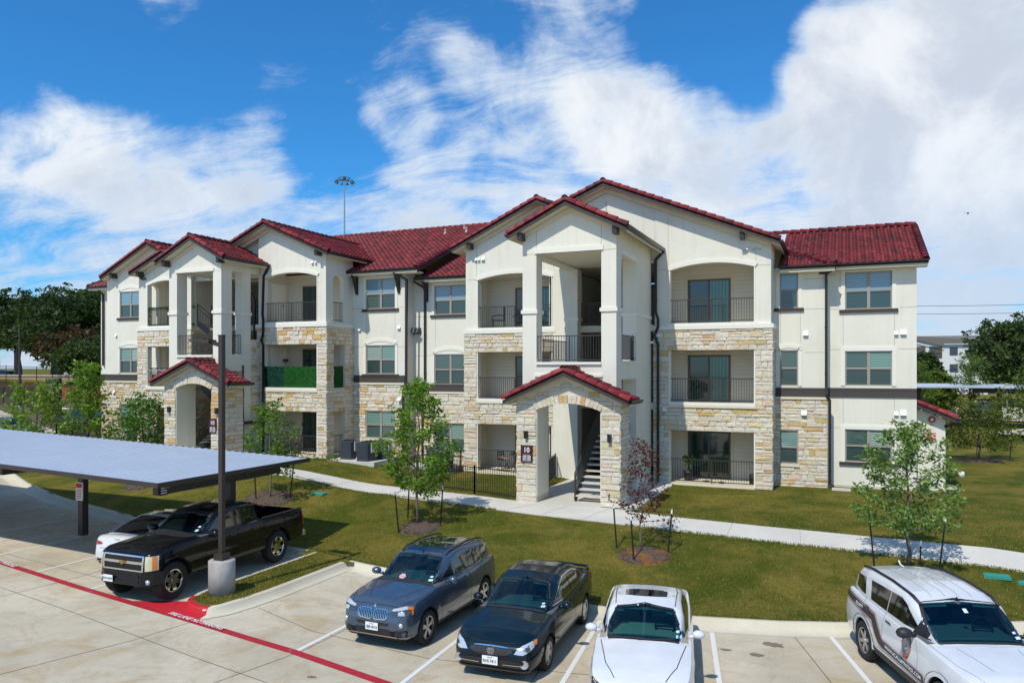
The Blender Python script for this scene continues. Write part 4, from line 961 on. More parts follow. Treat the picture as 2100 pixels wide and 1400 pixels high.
    for x,y,rx,ry in ((-1.62,16.35,.17,.10),(-2.25,16.4,.12,.07),(-1.35,17.1,.22,.14),(-10.9,16.3,.10,.07),(-3.9,13.6,.12,.07),(-9.3,11.8,.10,.06),(-19.5,11.9,.14,.08),(1.4,17.0,.12,.08)):
        c_=o_.V((x,y,lotz(x)+.005)); n_=18; ring=[]
        for k in range(n_):
            a=2*math.pi*k/n_; q=rg.uniform(.75,1.15); px,py=x+rx*q*math.cos(a),y+ry*q*math.sin(a); ring.append(o_.V((px,py,lotz(px)+.005)))
        for k in range(n_): o_.F((c_,ring[k],ring[(k+1)%n_]))
    struct(o_.build('oil_stains',M['oil']))
    # concrete joints
    j=MB()
    for pts in (([(-21.4,12.3),(-15.9,11.6),(-12.3,11.05),(-7,10.1),(0,8)]),([(-12.9,12.3),(-13.1,11),(-14,8),(-14,4)]),([(-9.6,13.6),(-9.65,11.95),(-10.6,8),(-11,3)]),([(-12.3,13.7),(-10.2,12.95),(-7.2,12.6),(-4.6,13.0),(-2,13.5),(.7,14.5),(5,16)]),([(-5.1,13.2),(-4.9,11.4),(-4.6,8)]),([(-.9,16.6),(.0,13.9),(.9,11)]),([(-32,15.6),(-26,14.4),(-21,13.9),(-15,13.4)]),([(-17.9,17.6),(-17.9,12.9),(-18.2,9)]),([(-23,18.3),(-23,13.5)]),([(-36,11),(-20,9),(-6,7)])):
        strip(j,dense(sc(pts),1.),.014,.004)
    struct(j.build('paving_joints',M['dark_trim']))
    # walk: centre line with level cross fall
    up=[(-31,29.2),(-27,28.6),(-24,27.4),(-22.96,27.0),(-20.94,26.85),(-18.67,27.0),(-17.34,27.1),(-14.85,26.75),(-12.46,26.3),(-11.0,25.97),(-7.81,25.8),(-6.73,25.56),(-4.5,25.15),(-2.35,24.89),(1.33,24.69),(4.53,24.57),(9,24.9),(16,26.5),(40,36)]
    lo=[(-31,27.2),(-26.5,26.9),(-23.6,25.9),(-22.1,25.4),(-19.96,25.5),(-17.7,25.54),(-16.4,25.3),(-14.86,24.95),(-11.58,24.46),(-9.59,24.16),(-7.28,23.93),(-6.1,23.8),(-4.53,23.63),(-2.21,23.43),(1.25,23.33),(4.3,23.31),(9,23.6),(16,25.2),(40,34.7)]
    g=MB();A=[];U=[];Lw=[]
    for s0 in range(len(up)-1):
        for k in range(4):
            t=k/4; U.append((lerp(up[s0][0],up[s0+1][0],t),lerp(up[s0][1],up[s0+1][1],t))); Lw.append((lerp(lo[s0][0],lo[s0+1][0],t),lerp(lo[s0][1],lo[s0+1][1],t)))
    for a,b_ in zip(U,Lw):
        row=[]
        for q in range(5):
            x,y=lerp(b_[0],a[0],q/4),lerp(b_[1],a[1],q/4); zl=lerp(gz_(*b_),gz_(*a),q/4)+.03; row.append(g.V((x,y,max(zl,gz_(x,y)+.02))))
        A.append([g.V((b_[0],b_[1],gz_(*b_)-.1))]+row+[g.V((a[0],a[1],gz_(*a)-.1))])
    for a,b_ in zip(A,A[1:]):
        for k in range(6): g.F((a[k],b_[k],b_[k+1],a[k+1]))
    # entry pads of the two porches
    g.box(-11.05,-6.7,25.75,32.6,-.3,-.035); g.box(-7.2,-6.6,26.2,32.4,-.3,-.04); g.box(-31.0,-26.0,27.0,31.2,-.1,.43); g.box(-31,-27,26.5,27.1,-.1,.40)
    struct(g.build('walkway',M['walk']))
    j=MB()
    for a in ((-10.1,26.0,-10.9,24.3),(-7.5,25.75,-7.9,24.0),(-9.0,25.9,-9.4,24.15),(-13.2,26.5,-13.9,24.8),(-5.2,25.25,-5.3,23.75),(-3.2,24.95,-3.2,23.5),(-1.2,24.8,-1.1,23.4),(.8,24.7,.9,23.36),(2.8,24.6,2.9,23.34),(-16,27,-16.4,25.3),(-19,26.95,-19,25.5)):
        x0,y0,x1,y1=a
        for q in range(4): p0=(lerp(x0,x1,q/4),lerp(y0,y1,q/4)); p1=(lerp(x0,x1,(q+1)/4),lerp(y0,y1,(q+1)/4)); j.bar((*p0,max(gz_(*p0)+.02,lerp(gz_(x0,y0),gz_(x1,y1),q/4)+.03)+.004),(*p1,max(gz_(*p1)+.02,lerp(gz_(x0,y0),gz_(x1,y1),(q+1)/4)+.03)+.004),.018,.004)
    struct(j.build('walkway_joints',M['joint']))
ground(); paving()
def turf():
    """short blades over the near lawn"""
    rg=random.Random(11); g=MB(); up=[(-31,29.2),(-24,27.4),(-20.94,26.85),(-17.34,27.1),(-12.46,26.3),(-7.81,25.8),(-4.5,25.15),(1.33,24.69),(9,24.9),(40,36)]; lo=[(-31,27.2),(-23.6,25.9),(-19.96,25.5),(-16.4,25.3),(-11.58,24.46),(-7.28,23.93),(-2.21,23.43),(4.3,23.31),(9,23.6),(40,34.7)]
    cols=((.15,.18,.02),(.24,.21,.045),(.09,.13,.012),(.33,.27,.08),(.20,.20,.03))
    def blade(x,y,z,h):
        an=rg.uniform(0,6.28); w=.014; lx,ly=rg.gauss(0,.4)*h,rg.gauss(0,.4)*h; c=rg.choice(cols); k=rg.uniform(.8,1.15)
        g.poly([(x-w*math.cos(an),y-w*math.sin(an),z-.01),(x+w*math.cos(an),y+w*math.sin(an),z-.01),(x+lx,y+ly,z+h)],(c[0]*k,c[1]*k,c[2]*k))
    for _ in range(70000):
        x=rg.uniform(-24,6.5); y=cb(x)+.18+rg.random()**1.3*(32-cb(x))
        if interp(lo,x)-.03<y<interp(up,x)+.03 or (-11.1<x<-6.5 and y>25.7) : continue
        if y>30.8 and x<-16.5: continue
        blade(x,y,gz_(x,y),rg.uniform(.025,.055))
    for _ in range(5000):
        x=rg.uniform(-14.84,-13.66);y=rg.uniform(13.95,18.6); 
        if y<14.6 and not (-14.75<x<-13.85): continue
        blade(x,y,lotz(x)+.16,rg.uniform(.03,.06))
    # ragged fringe where turf meets kerb and walk
    for _ in range(16000):
        x=rg.uniform(-24,6.5); k=rg.random()
        y=cb(x)+.17+rg.random()*.05 if k<.4 else (interp(lo,x)-rg.uniform(-.02,.05) if k<.7 else interp(up,x)+rg.uniform(-.02,.05))
        if k>=.4 and -11.2<x<-6.4: continue
        blade(x,y,gz_(x,y)+.01,rg.uniform(.04,.08))
    o=g.build('grass',M['leaf']); tag(o,'short green and straw coloured grass blades of the lawn','grass',kind='stuff')
turf()
# ---------------------------------------------------------------- plants
def leafmb(mb,c,r,n,size,cols,rg,flat=1.,droop=0.,asp=.5):
    for _ in range(n):
        while True:
            p=Vector((rg.uniform(-1,1),rg.uniform(-1,1),rg.uniform(-1,1)))
            if .05<p.length<1: break
        p=Vector((p.x*r,p.y*r,p.z*r*flat))+c
        a=Vector((rg.gauss(0,1),rg.gauss(0,1),rg.gauss(-droop,.6))).normalized(); b_=a.cross(Vector((rg.gauss(0,1),rg.gauss(0,1),rg.gauss(0,1)))).normalized()
        s_=size*rg.uniform(.6,1.3); col=rg.choice(cols); k=rg.uniform(.75,1.25); col=(col[0]*k,col[1]*k,col[2]*k)
        w=b_*s_*asp*.5; m_=p+a*s_*.45
        mb.poly([p,m_+w,p+a*s_,m_-w],col)
def limb(mb,a,b_,r0,r1,rg,seg=4,wob=.06):
    a=Vector(a);b_=Vector(b_);L=(b_-a).length;pts=[];rs=[]
    for k in range(seg+1):
        t=k/seg; p=a.lerp(b_,t)
        if 0<k<seg: p+=Vector((rg.gauss(0,1),rg.gauss(0,1),rg.gauss(0,.5)))*L*wob
        pts.append(p); rs.append(lerp(r0,r1,t))
    mb.tube(pts,rs,6); return pts
def tree(name,x,y,z,h,cr,label,group=None,cols=((.06,.13,.015),),nbr=26,lpc=110,ls=.11,trunk_h=.28,tr=.05,prof=None,seed=1,clr=.38,cat='tree',shear=0.,flat=.8,droop=.3,twig=True,gap=0.,asp=.5,ang=None):
    rg=random.Random(seed); t=thing(name,(x,y,z),label,cat,group)
    w=MB(); top=Vector((shear*h,0,h*.93)); base=limb(w,(0,0,-.1),(top.x,top.y,top.z),tr,tr*.18,rg,8,.008)
    lf=MB()
    prof=prof or (lambda t_: math.sin(math.pi*min(1,max(0,(t_*.85+.12))))**.8)
    for k in range(nbr):
        t_=((k+.5)/nbr)**.9; zz=lerp(trunk_h*h,h*.97,t_); rr=cr*prof(t_)*rg.uniform(.72,1.12)
        if rg.random()<gap: continue
        a=2.399*k+rg.uniform(-.5,.5)
        s0=max(trunk_h*h*.92,zz-rr*.75); bp=Vector((shear*s0,0,s0)); e=Vector((math.cos(a)*rr+shear*zz,math.sin(a)*rr,zz))
        P=limb(w,bp,e,tr*.38*(1-t_*.6),tr*.08,rg,4,.05)
        for q,rad in ((P[-1],clr),(P[-2],clr*.95),(P[2],clr*.7)):
            if q is P[2] and rr<cr*.5: continue
            leafmb(lf,q,rad,int(lpc*(.6 if q is P[2] else 1)),ls,cols,rg,flat,droop,asp)
        if twig:
            for _ in range(3):
                q=P[-1]+Vector((rg.uniform(-1,1),rg.uniform(-1,1),rg.uniform(-.2,.9)))*clr*1.1; w.tube([P[-2],q],[tr*.08,tr*.03],4); leafmb(lf,q,clr*.35,int(lpc*.22),ls,cols,rg,flat,droop,asp)
    w.build('trunk',M['bark'],t,True,world=False); lf.build('crown',M['leaf'],t,False,world=False)
    return t
def stake(x,y,z,lean,az,h,label,tie=None):
    t=thing('tree_stake',(x,y,z),label,'stake','black stakes guying the young trees'); m=MB(); d=Vector((math.sin(lean)*math.cos(az),math.sin(lean)*math.sin(az),math.cos(lean)))
    m.bar((0,0,-.1),d*h,.04,.03,up=(0,1,0)); m.build('post',M['black_metal'],t,world=False)
    c=MB(); c.cyl(d*(h-.10),d*(h+.02),.03,.022); c.build('cap',M['white_plastic'],t,world=False)
    if tie:
        m=MB(); s_=d*(h*.93); e=Vector(tie)-Vector((x,y,z)); m.tube([s_,s_.lerp(e,.5)+Vector((0,0,-.03)),e],.008,4); m.build('guy_strap',M['black_metal'],t,world=False)
def mulch(x,y,rx,ry,label,seed=0):
    g=MB();n=30;rg=random.Random(seed);ring=[];inn=[]
    z=gz_(x,y); 
    for k in range(n):
        a=2*math.pi*k/n; q=1+rg.uniform(-.06,.06); px,py=x+rx*q*math.cos(a),y+ry*q*math.sin(a); ring.append(g.V((px,py,gz_(px,py)-.02)))
        px,py=x+rx*.8*math.cos(a),y+ry*.8*math.sin(a); inn.append(g.V((px,py,gz_(px,py)+.045+rg.uniform(-.01,.01))))
    c=g.V((x,y,z+.075))
    for k in range(n): g.F((ring[k],ring[(k+1)%n],inn[(k+1)%n],inn[k])); g.F((inn[k],inn[(k+1)%n],c))
    for _ in range(260):
        a=rg.uniform(0,6.28);q=rg.uniform(0,.95)**.5; px,py=x+rx*q*math.cos(a),y+ry*q*math.sin(a); zz=gz_(px,py)+.05; an=rg.uniform(0,3.14)
        g.bar((px,py,zz),(px+.06*math.cos(an),py+.06*math.sin(an),zz+rg.uniform(-.01,.03)),.02,.012)
    o=g.build('mulch_ring',M['mulch' if 'orange' in label else 'mulch_grey']); tag(o,label,'mulch','mulch rings round the young trees')
GR=((.13,.24,.02),(.18,.31,.028),(.09,.18,.015),(.26,.38,.05),(.055,.12,.012))
def plants():
    P=lambda t_: .55+.5*math.sin(math.pi*min(1,t_*.9+.12)) if t_<.45 else lerp(1.0,.18,(t_-.45)/.55)
    z=gz_(-13.2,22.37)
    tree('young_tree',-13.2,22.37,z,4.95,1.38,'tall bright green young tree on a mulch ring in front of the air conditioners','young trees on the lawn',GR,36,60,.135,.23,.055,lambda t_: lerp(.55,1.0,t_/.35) if t_<.35 else lerp(1.,.22,(t_-.35)/.65),11,.27,asp=.42)
    mulch(-12.97,22.1,.75,.70,'grey mulch ring under the tall green tree left of the dark brown stairs porch',1)
    for x,y,l,a,s in((-13.45,21.57,.14,2.9,'leaning black stake left of the tall green tree, nearest the cars'),(-13.89,22.84,.06,1.2,'black stake half hidden behind the tall green tree'),(-12.36,22.41,.10,-.4,'black stake right of the tall green tree')): stake(x,y,gz_(x,y),l,a,1.35,s,(-13.2,22.37,z+1.6))
    z=gz_(-5.4,21.95)
    tree('young_tree',-5.4,21.95,z,3.2,.95,'small young tree with sparse purple red leaves in front of the stair porch','young trees on the lawn',((.09,.022,.016),(.14,.035,.025),(.055,.015,.012),(.19,.06,.035)),24,19,.10,.26,.032,lambda t_: lerp(.9,.25,t_),5,.24,gap=.0)
    mulch(-5.2,21.45,.80,.74,'orange and grey mulch ring under the purple leaved tree',2)
    for x,y,l,a,s in((-5.37,20.95,.10,2.6,'black stake on the orange edge of the mulch, left of the purple tree'),(-6.1,21.8,.12,2.6,'black stake behind the purple leaved tree'),(-4.6,21.77,.10,.2,'black stake right of the purple leaved tree')): stake(x,y,gz_(x,y),l,a,1.25,s,(-5.4,21.95,z+1.2))
    z=gz_(1.57,22.71)
    tree('young_tree',1.57,22.71,z,3.95,1.38,'wind blown light green young tree behind the white patrol car','young trees on the lawn',((.12,.21,.03),(.19,.29,.06),(.08,.14,.018),(.30,.40,.14)),36,50,.125,.26,.055,lambda t_: lerp(.85,1.0,t_/.3) if t_<.3 else lerp(1.,.30,(t_-.3)/.7),23,.24,shear=.0,droop=.2,gap=.05,asp=.45)
    for x,y,l,a,s in((.78,22.54,.10,2.7,'black stake with a white cap left of the light green tree'),(1.85,22.5,.04,.6,'short black stake just right of the light green tree trunk'),(2.3,22.66,.12,.3,'black stake right of the light green tree, over the patrol car roof')): stake(x,y,gz_(x,y),l,a,1.45 if 'short' not in s else .8,s,(1.57,22.71,z+1.35))
    z=gz_(6.49,46.6)
    tree('young_tree',6.6,46.6,z,3.1,2.1,'wide yellow green young tree on the hill right of the building','young trees on the lawn',((.10,.13,.012),(.14,.16,.02),(.07,.10,.01)),30,60,.15,.25,.06,lambda t_: lerp(1.,.45,t_),41,.42)
    mulch(6.6,46.5,1.2,1.1,'brown mulch ring under the yellow green tree on the hill',4)
    for x,y,s in((5.2,46.4,'thin black stake left of the yellow green hill tree'),(6.3,45.6,'thin black stake in front of the yellow green hill tree'),(7.9,46.3,'thin black stake right of the yellow green hill tree')): stake(x,y,gz_(x,y),.1,(2.8 if x<6 else .3),1.6,s,(6.6,46.6,z+1.8))
    z=gz_(-20.09,23.0)
    tree('young_tree',-20.09,23.0,z,3.75,1.3,'sparse yellow green sapling behind the end of the carport','young trees on the lawn',((.12,.21,.02),(.16,.26,.03),(.07,.15,.015)),17,42,.14,.28,.04,lambda t_: lerp(1.,.22,t_),31,.30)
    mulch(-20.1,22.95,1.0,.9,'grey mulch ring behind the black pickup truck',5)
    for x,y,s in((-20.4,22.6,'black stake left of the carport sapling'),(-19.4,23.3,'black stake with a white top right of the carport sapling')): stake(x,y,gz_(x,y),.12,(2.8 if x<-20 else .3),1.5,s,(-20.09,23.0,z+1.5))
    mulch(-27.0,23.0,.8,.6,'low brown mulch patch under the carport edge',6)
    SH=((.06,.15,.015),(.09,.20,.02),(.04,.10,.01),(.13,.25,.04))
    tree('shrub_tree',-33.0,28.3,.35,3.1,1.9,'bushy dark green small tree in front of the left stone bay','trees left of the building',SH,32,44,.16,.12,.06,lambda t_: lerp(1.,.42,t_),51,.42)
    tree('young_tree',-38.8,29.6,.35,4.9,1.35,'slender yellow green tree against the left corner of the building','trees left of the building',((.15,.26,.025),(.20,.32,.03),(.09,.17,.015)),34,40,.19,.16,.06,lambda t_: lerp(1.,.25,t_),52,.36)
    tree('young_tree',-42.2,29.0,.2,3.9,2.1,'broad yellow green tree between the dark parked cars','trees left of the building',((.17,.26,.025),(.24,.34,.03),(.10,.18,.015)),30,30,.21,.2,.06,lambda t_: lerp(1.,.45,t_),53,.36)
    OK=((.022,.050,.008),(.035,.070,.012),(.050,.085,.018),(.014,.034,.006))
    OKb=((.05,.085,.02),(.07,.11,.025),(.035,.06,.012)); OKr=((.09,.045,.02),(.045,.06,.015),(.06,.03,.015))
    i=0
    for px,Y,h,cr,c,s in ((-101,60,11.5,6.6,OK,'live oak at the left picture edge'),(-92,61,12.2,5.6,OK,'tall live oak behind the first lamp post'),(-86,62,10.2,5.0,OKb,'lighter olive green oak behind the fence'),(-89,68,13.0,6.2,OK,'tallest dark oak in the left row'),(-79,60,11.2,5.0,OK,'dark oak behind the garage shed'),(-84,67,13.2,5.6,OK,'dark oak just left of the building edge'),(-70.5,55,6.4,3.4,OKb,'low green oak beside the building edge'),(-74,56,7.4,3.2,OKr,'low reddish brown oak behind the fence'),(-112,70,12.5,7,OKr,'rust tinged oak at the far left'),(-104,74,14,7,OK,'far dark oak closing the left row'),(-78,62,12.0,4.8,OK,'oak whose crown touches the building edge')):
        i+=1; tree('oak_tree',px,Y,gz_(px,Y),h-2.0,cr,s,'oaks left of the building',c,32,110,.46,.40,.42,lambda t_: .75+.35*math.sin(math.pi*t_) if t_<.7 else lerp(.95,.5,(t_-.7)/.3),60+i,1.25,flat=.6)
    for px,Y,h,cr,c,s in ((21.2,112,10.8,5.3,OKb,'great spreading oak right of the building'),(26,116,12.2,7.5,OKb,'great oak at the right picture edge'),(9.7,112,6.2,1.5,OK,'small dark oak in front of the far apartment block'),(25,128,10.5,6.5,OK,'dark oak behind the great oak'),(8.8,92,4.0,1.6,((.11,.15,.02),(.07,.11,.01)),'rounded yellow green tree before the far carport')):
        i+=1; tree('oak_tree',px,Y,.1,h,cr,s,'trees right of the building',c,38,150,.50,.22,.5 if h>10 else .15,lambda t_: .8+.3*math.sin(math.pi*t_) if t_<.6 else lerp(1.,.45,(t_-.6)/.4),90+i,1.7 if h>10 else .8,flat=.6)
    for px,Y,h,cr,s in ((9.8,74,6.0,1.6,'thin sapling in front of the far carport'),(12.9,62,5.2,1.8,'thin sapling at the right picture edge'),(7.2,88,5.5,1.8,'sapling beside the far white car'),(11.2,57,4.6,2.4,'low yellow green tree by the far drive')):
        i+=1; tree('young_tree',px,Y,.2,h,cr,s,'trees right of the building',((.10,.15,.02),(.06,.11,.01),(.13,.19,.03)),20,42,.2,.3,.05,lambda t_: lerp(1.,.4,t_),130+i,.5)
    # planting bed at the left porch
    g=MB(); rg=random.Random(3)
    for _ in range(26):
        c=Vector((rg.uniform(-26.2,-22.2),rg.uniform(29.9,30.5),.35+rg.uniform(0,.18))); leafmb(g,c,.2,26,.10,((.10,.18,.02),(.16,.24,.05),(.05,.10,.01)),rg)
    o=g.build('groundcover',M['leaf']); tag(o,'low yellow green planting along the left patio slab','plants',kind='stuff')
    g=MB()
    for _ in range(60):
        c=Vector((rg.uniform(-72,-38),rg.uniform(50,58),.9+rg.uniform(0,.3))); leafmb(g,c,.7,12,.3,((.08,.11,.02),(.05,.07,.01)),rg)
    o=g.build('groundcover',M['leaf']); tag(o,'rough low weeds under the left oaks','plants',kind='stuff')
plants()
# ---------------------------------------------------------------- site objects
def carport():
    zr=1.905; t=thing('carport',(-21,16,lotz(-21)),'long flat carport with pale blue grey ribbed metal roof and brown steel frame','carport')
    X1,Y0,Y1=-15.96,14.14,20.08; X0=-53; sl=.030
    zf=lambda x: zr+sl*(X1-x)
    c=MB(); n=int((X1-X0)/.305); prof=[(0,0),(.05,.0),(.075,.022),(.135,.022),(.16,0),(.305,0)]
    st=[]
    for k in range(n):
        for a,h in prof[:-1]: st.append((X1-k*.305-a,h))
    A=[(c.V((x,Y0,zf(x)+h)),c.V((x,Y1,zf(x)+h+.0))) for x,h in st]
    for a,b_ in zip(A,A[1:]): c.F((a[0],a[1],b_[1],b_[0]))
    ca=c.build('canopy',M['canopy_metal'],t)
    f=MB()
    for y in (Y0-.03,Y1+.01): f.bar((X1,y,zf(X1)-.04),(X0,y,zf(X0)-.04),.05,.12,up=(0,0,1))
    f.box(X1-.0,X1+.05,Y0-.05,Y1+.03,zr-.10,zr+.02)
    f.build('edge_trim',M['brown_metal'],t)
    u=MB(); u.poly([(X1,Y0,zf(X1)-.03),(X0,Y0,zf(X0)-.03),(X0,Y1,zf(X0)-.03),(X1,Y1,zf(X1)-.03)]); u.build('underside',M['canopy_metal'],t)
    for k in range(6):
        yy=Y0+.5+k*.92; p=MB(); p.bar((X1-.1,yy,zf(X1)-.12),(X0,yy,zf(X0)-.12),.06,.15); p.build('purlin',M['brown_metal'],t)
    for x in (-16.9,-23.3,-29.1,-35.0,-40.9,-46.8):
        b=MB(); z=zf(x)-.2; b.box(x-.09,x+.09,Y0+.75,Y1-.35,z-.30,z); 
        b.build('beam',M['brown_metal'],t)
        yc=17.62
        p=MB(); zg=lotz(x)-.3 if x<-20 else lotz(x)-.3; p.box(x-.11,x+.11,yc-.11,yc+.11,zg,z-.28); p.build('column',M['brown_metal'],t)
        if x<-20:
            q=MB(); q.box(x-.3,x+.3,yc-.3,yc+.3,lotz(x)-.1,lotz(x)+.012); q.build('footing',M['kerb'],t)
    s=thing('sign',(-23.3,17.45,.6),'white and red no parking sign on the carport column left of the white car','sign')
    m=MB(); m.box(-23.46,-23.14,17.47,17.50,.45,1.05); m.build('plate',M['sign_white'],s); m=MB(); m.box(-23.43,-23.17,17.455,17.468,.87,1.02)
    for k in range(5): m.box(-23.41,-23.19,17.455,17.468,.79-k*.07,.815-k*.07)
    m.build('lettering',M['sign_red'],s)
    s=thing('sign',(-16.78,15.1,1.5),'small dark red notice on the end of the carport beam','sign')
    m=MB(); m.box(-16.81,-16.79,14.95,15.2,1.42,1.68); m.build('plate',M['sign_plum'],s); m=MB()
    for k in range(3): m.box(-16.79,-16.782,14.98,15.17,1.47+k*.065,1.495+k*.065)
    m.build('lettering',M['sign_white'],s)
def lamp_post(x,y,z,h,label,arm=-1,base=True,az=0.):
    t=thing('street_lamp',(x,y,z),label,'lamp post','lamp posts of the car park')
    if base:
        b=MB(); b.lathe([(0,-.1),(.325,-.1),(.325,.82),(.31,.84),(0,.845)],'Z',n=36); b.build('concrete_base',M['pole_base'],t,True,world=False)
    o=.84 if base else 0
    p=MB(); p.box(-.06,.06,-.06,.06,o,h); p.box(-.07,.07,-.07,.07,h,h+.03); p.build('pole',M['brown_metal'],t,world=False)
    p=MB(); p.box(-.14,.14,-.14,.14,o+.002,o+.17); p.build('base_cover',M['brown_metal'],t,world=False)
    l=MB(); T=Matrix.Rotation(az,4,'Z'); P=lambda v: T@Vector(v)
    l.bar(P((-.08,0,h-.22)),P((-.34,0,h-.16)),.07,.10); l.poly([P(q) for q in((-.30,-.14,h-.19),(-1.0,-.10,h-.12),(-1.0,.10,h-.12),(-.30,.14,h-.19))]); l.poly([P(q) for q in((-.30,-.14,h-.09),(-.30,.14,h-.09),(-1.0,.10,h-.08),(-1.0,-.10,h-.08))])
    for s_ in(-1,1): l.poly([P(q) for q in((-.30,s_*.14,h-.19),(-.30,s_*.14,h-.09),(-1.0,s_*.10,h-.08),(-1.0,s_*.10,h-.12))])
    l.poly([P(q) for q in((-.30,-.14,h-.19),(-.30,.14,h-.19),(-.30,.14,h-.09),(-.30,-.14,h-.09))]); l.poly([P(q) for q in((-1.,-.10,h-.12),(-1.,.10,h-.12),(-1.,.10,h-.08),(-1.,-.10,h-.08))])
    lf=l.build('lamp_head',M['brown_metal'],t,world=False)
    return t,T,P,h
def hvac(x,y,z,label):
    t=thing('air_conditioner',(x,y,z),label,'air conditioner','air conditioners on the slab')
    b=MB(); n=28; H=.88
    def rr(a):  # rounded square
        c,s_=abs(math.cos(a)),abs(math.sin(a)); return .365/((c**5+s_**5)**(1/5))
    zs=[0,.03]; k=.06
    while k<H-.08: zs+=[k,k+.005,k+.035,k+.04]; k+=.06
    zs+=[H-.05,H]
    R_=[]
    for i,zz in enumerate(zs):
        q=1. if i<2 or i>len(zs)-3 else (1. if (i-2)%4 in(0,3) else .965)
        R_.append([b.V((rr(2*math.pi*j/n+.1)*q*math.cos(2*math.pi*j/n+.1),rr(2*math.pi*j/n+.1)*q*math.sin(2*math.pi*j/n+.1),zz)) for j in range(n)])
    for A,B in zip(R_,R_[1:]):
        for j in range(n): b.F((A[j],A[(j+1)%n],B[(j+1)%n],B[j]))
    b.F(R_[-1]); b.build('cabinet',M['hvac'],t,world=False)
    f=MB(); 
    for r_ in (.10,.17,.24,.31): f.lathe([(r_,H+.03),(r_+.008,H+.035),(r_,H+.04)],'Z',n=20)
    for j in range(8): a=j*math.pi/4; f.bar((0,0,H+.055),(.34*math.cos(a),.34*math.sin(a),H+.01),.012,.012)
    f.cyl((0,0,H),(0,0,H+.06),.08); f.build('fan_grille',M['black_metal'],t,world=False)
    p=MB(); p.box(.33,.42,-.14,.14,.40,.86); p.build('service_panel',M['hvac_light'],t,world=False)
    return t
def fence(pts,z,h,label,pitch=.115,name='iron_fence',mt='black_metal',posts=2.0,zf=None):
    zf=zf or (lambda x,y: z)
    x0,y0=pts[0]; t=thing(name,(x0,y0,zf(x0,y0)),label,'fence','black iron fences')
    for (ax,ay),(bx,by) in zip(pts,pts[1:]):
        L=math.dist((ax,ay),(bx,by)); n=max(1,round(L/posts))
        for k in range(n):
            a=Vector((lerp(ax,bx,k/n),lerp(ay,by,k/n),0)); b_=Vector((lerp(ax,bx,(k+1)/n),lerp(ay,by,(k+1)/n),0)); a.z=zf(a.x,a.y); b_.z=zf(b_.x,b_.y)
            m=MB(); Z=Vector((0,0,1)); m.bar(a+Z*(h-.06),b_+Z*(h-.06),.03,.035); m.bar(a+Z*.12,b_+Z*.12,.03,.035)
            q=int((b_-a).length/pitch)
            for i in range(1,q): s_=a.lerp(b_,i/q); m.bar(s_+Z*.06,s_+Z*(h-.03),.016,.016,up=(0,1,0))
            m.build('panel',M[mt],t)
            m=MB(); m.bar(a-Z*.1,a+Z*h,.055,.055,up=(0,1,0)); m.box(a.x-.036,a.x+.036,a.y-.036,a.y+.036,a.z+h,a.z+h+.02); m.build('post',M[mt],t)
        m=MB(); m.bar(b_-Z*.1,b_+Z*h,.055,.055,up=(0,1,0)); m.build('post',M[mt],t)
    return t
def num_sign(x,y,z,w,h,label):
    t=thing('building_sign',(x,y,z),label,'sign','number 10 signs on the porches')
    m=MB(); m.box(x-w/2,x+w/2,y-.03,y,z-h/2,z+h/2); m.build('plate',M['sign_plum'],t)
    m=MB(); T=Matrix.Translation((x,y-.034,z+h*.22))@Matrix.Rotation(R(90),4,'X'); textmb(m,'10',h*.42,T,bold=.003,sx=.95)
    m.box(x-w*.28,x+w*.28,y-.034,y-.031,z-h*.055,z-h*.045)
    for k,tx in enumerate(('1005-1008','1025-1028','1015-1018')):
        T=Matrix.Translation((x,y-.034,z-h*(.15+.115*k)))@Matrix.Rotation(R(90),4,'X'); textmb(m,tx,h*.13,T,bold=.002,sx=.92)
    m.build('lettering',M['sign_white'],t)
def folding_chair(x,y,z,rz,label,cush):
    t=thing('bistro_chair',(x,y,z),label,'chair','bistro set on the ground floor patio',rz); f=MB()
    for s_ in(-.19,.19):
        f.bar((s_,-.2,0),(s_,.22,.46),.018,.018); f.bar((s_,.22,0),(s_,-.2,.46),.018,.018); f.bar((s_,.2,.42),(s_,.26,.88),.018,.018)
    for k in range(4): f.box(-.2,.2,-.2+k*.11,-.12+k*.11,.45,.465)
    for k in range(2): f.box(-.2,.2,.24,.255,.66+k*.12,.72+k*.12)
    f.build('frame',M['black_metal'],t,world=False)
    c=MB(); rg=random.Random(4)
    if cush==1:
        c.box(-.21,.21,.10,.24,.47,.90,col=(.05,.008,.006))
        for a,b_ in((-.1,.8),(.1,.8),(0,.68),(-.1,.56),(.1,.56)): c.cyl((a,.095,b_),(a,.09,b_),.06,col=(.45,.33,.18),n=12); c.cyl((a,.092,b_),(a,.085,b_),.035,col=(.22,.03,.02),n=10)
    else:
        for k in range(14): c.box(-.2+.028*k,-.17+.028*k,-.18,.2,.466,.52+rg.uniform(0,.02),col=rg.choice(((.05,.008,.006),(.42,.22,.06),(.5,.4,.3),(.25,.04,.02))))
    c.build('cushion',M['vcol'],t,world=False,bevel=.0)
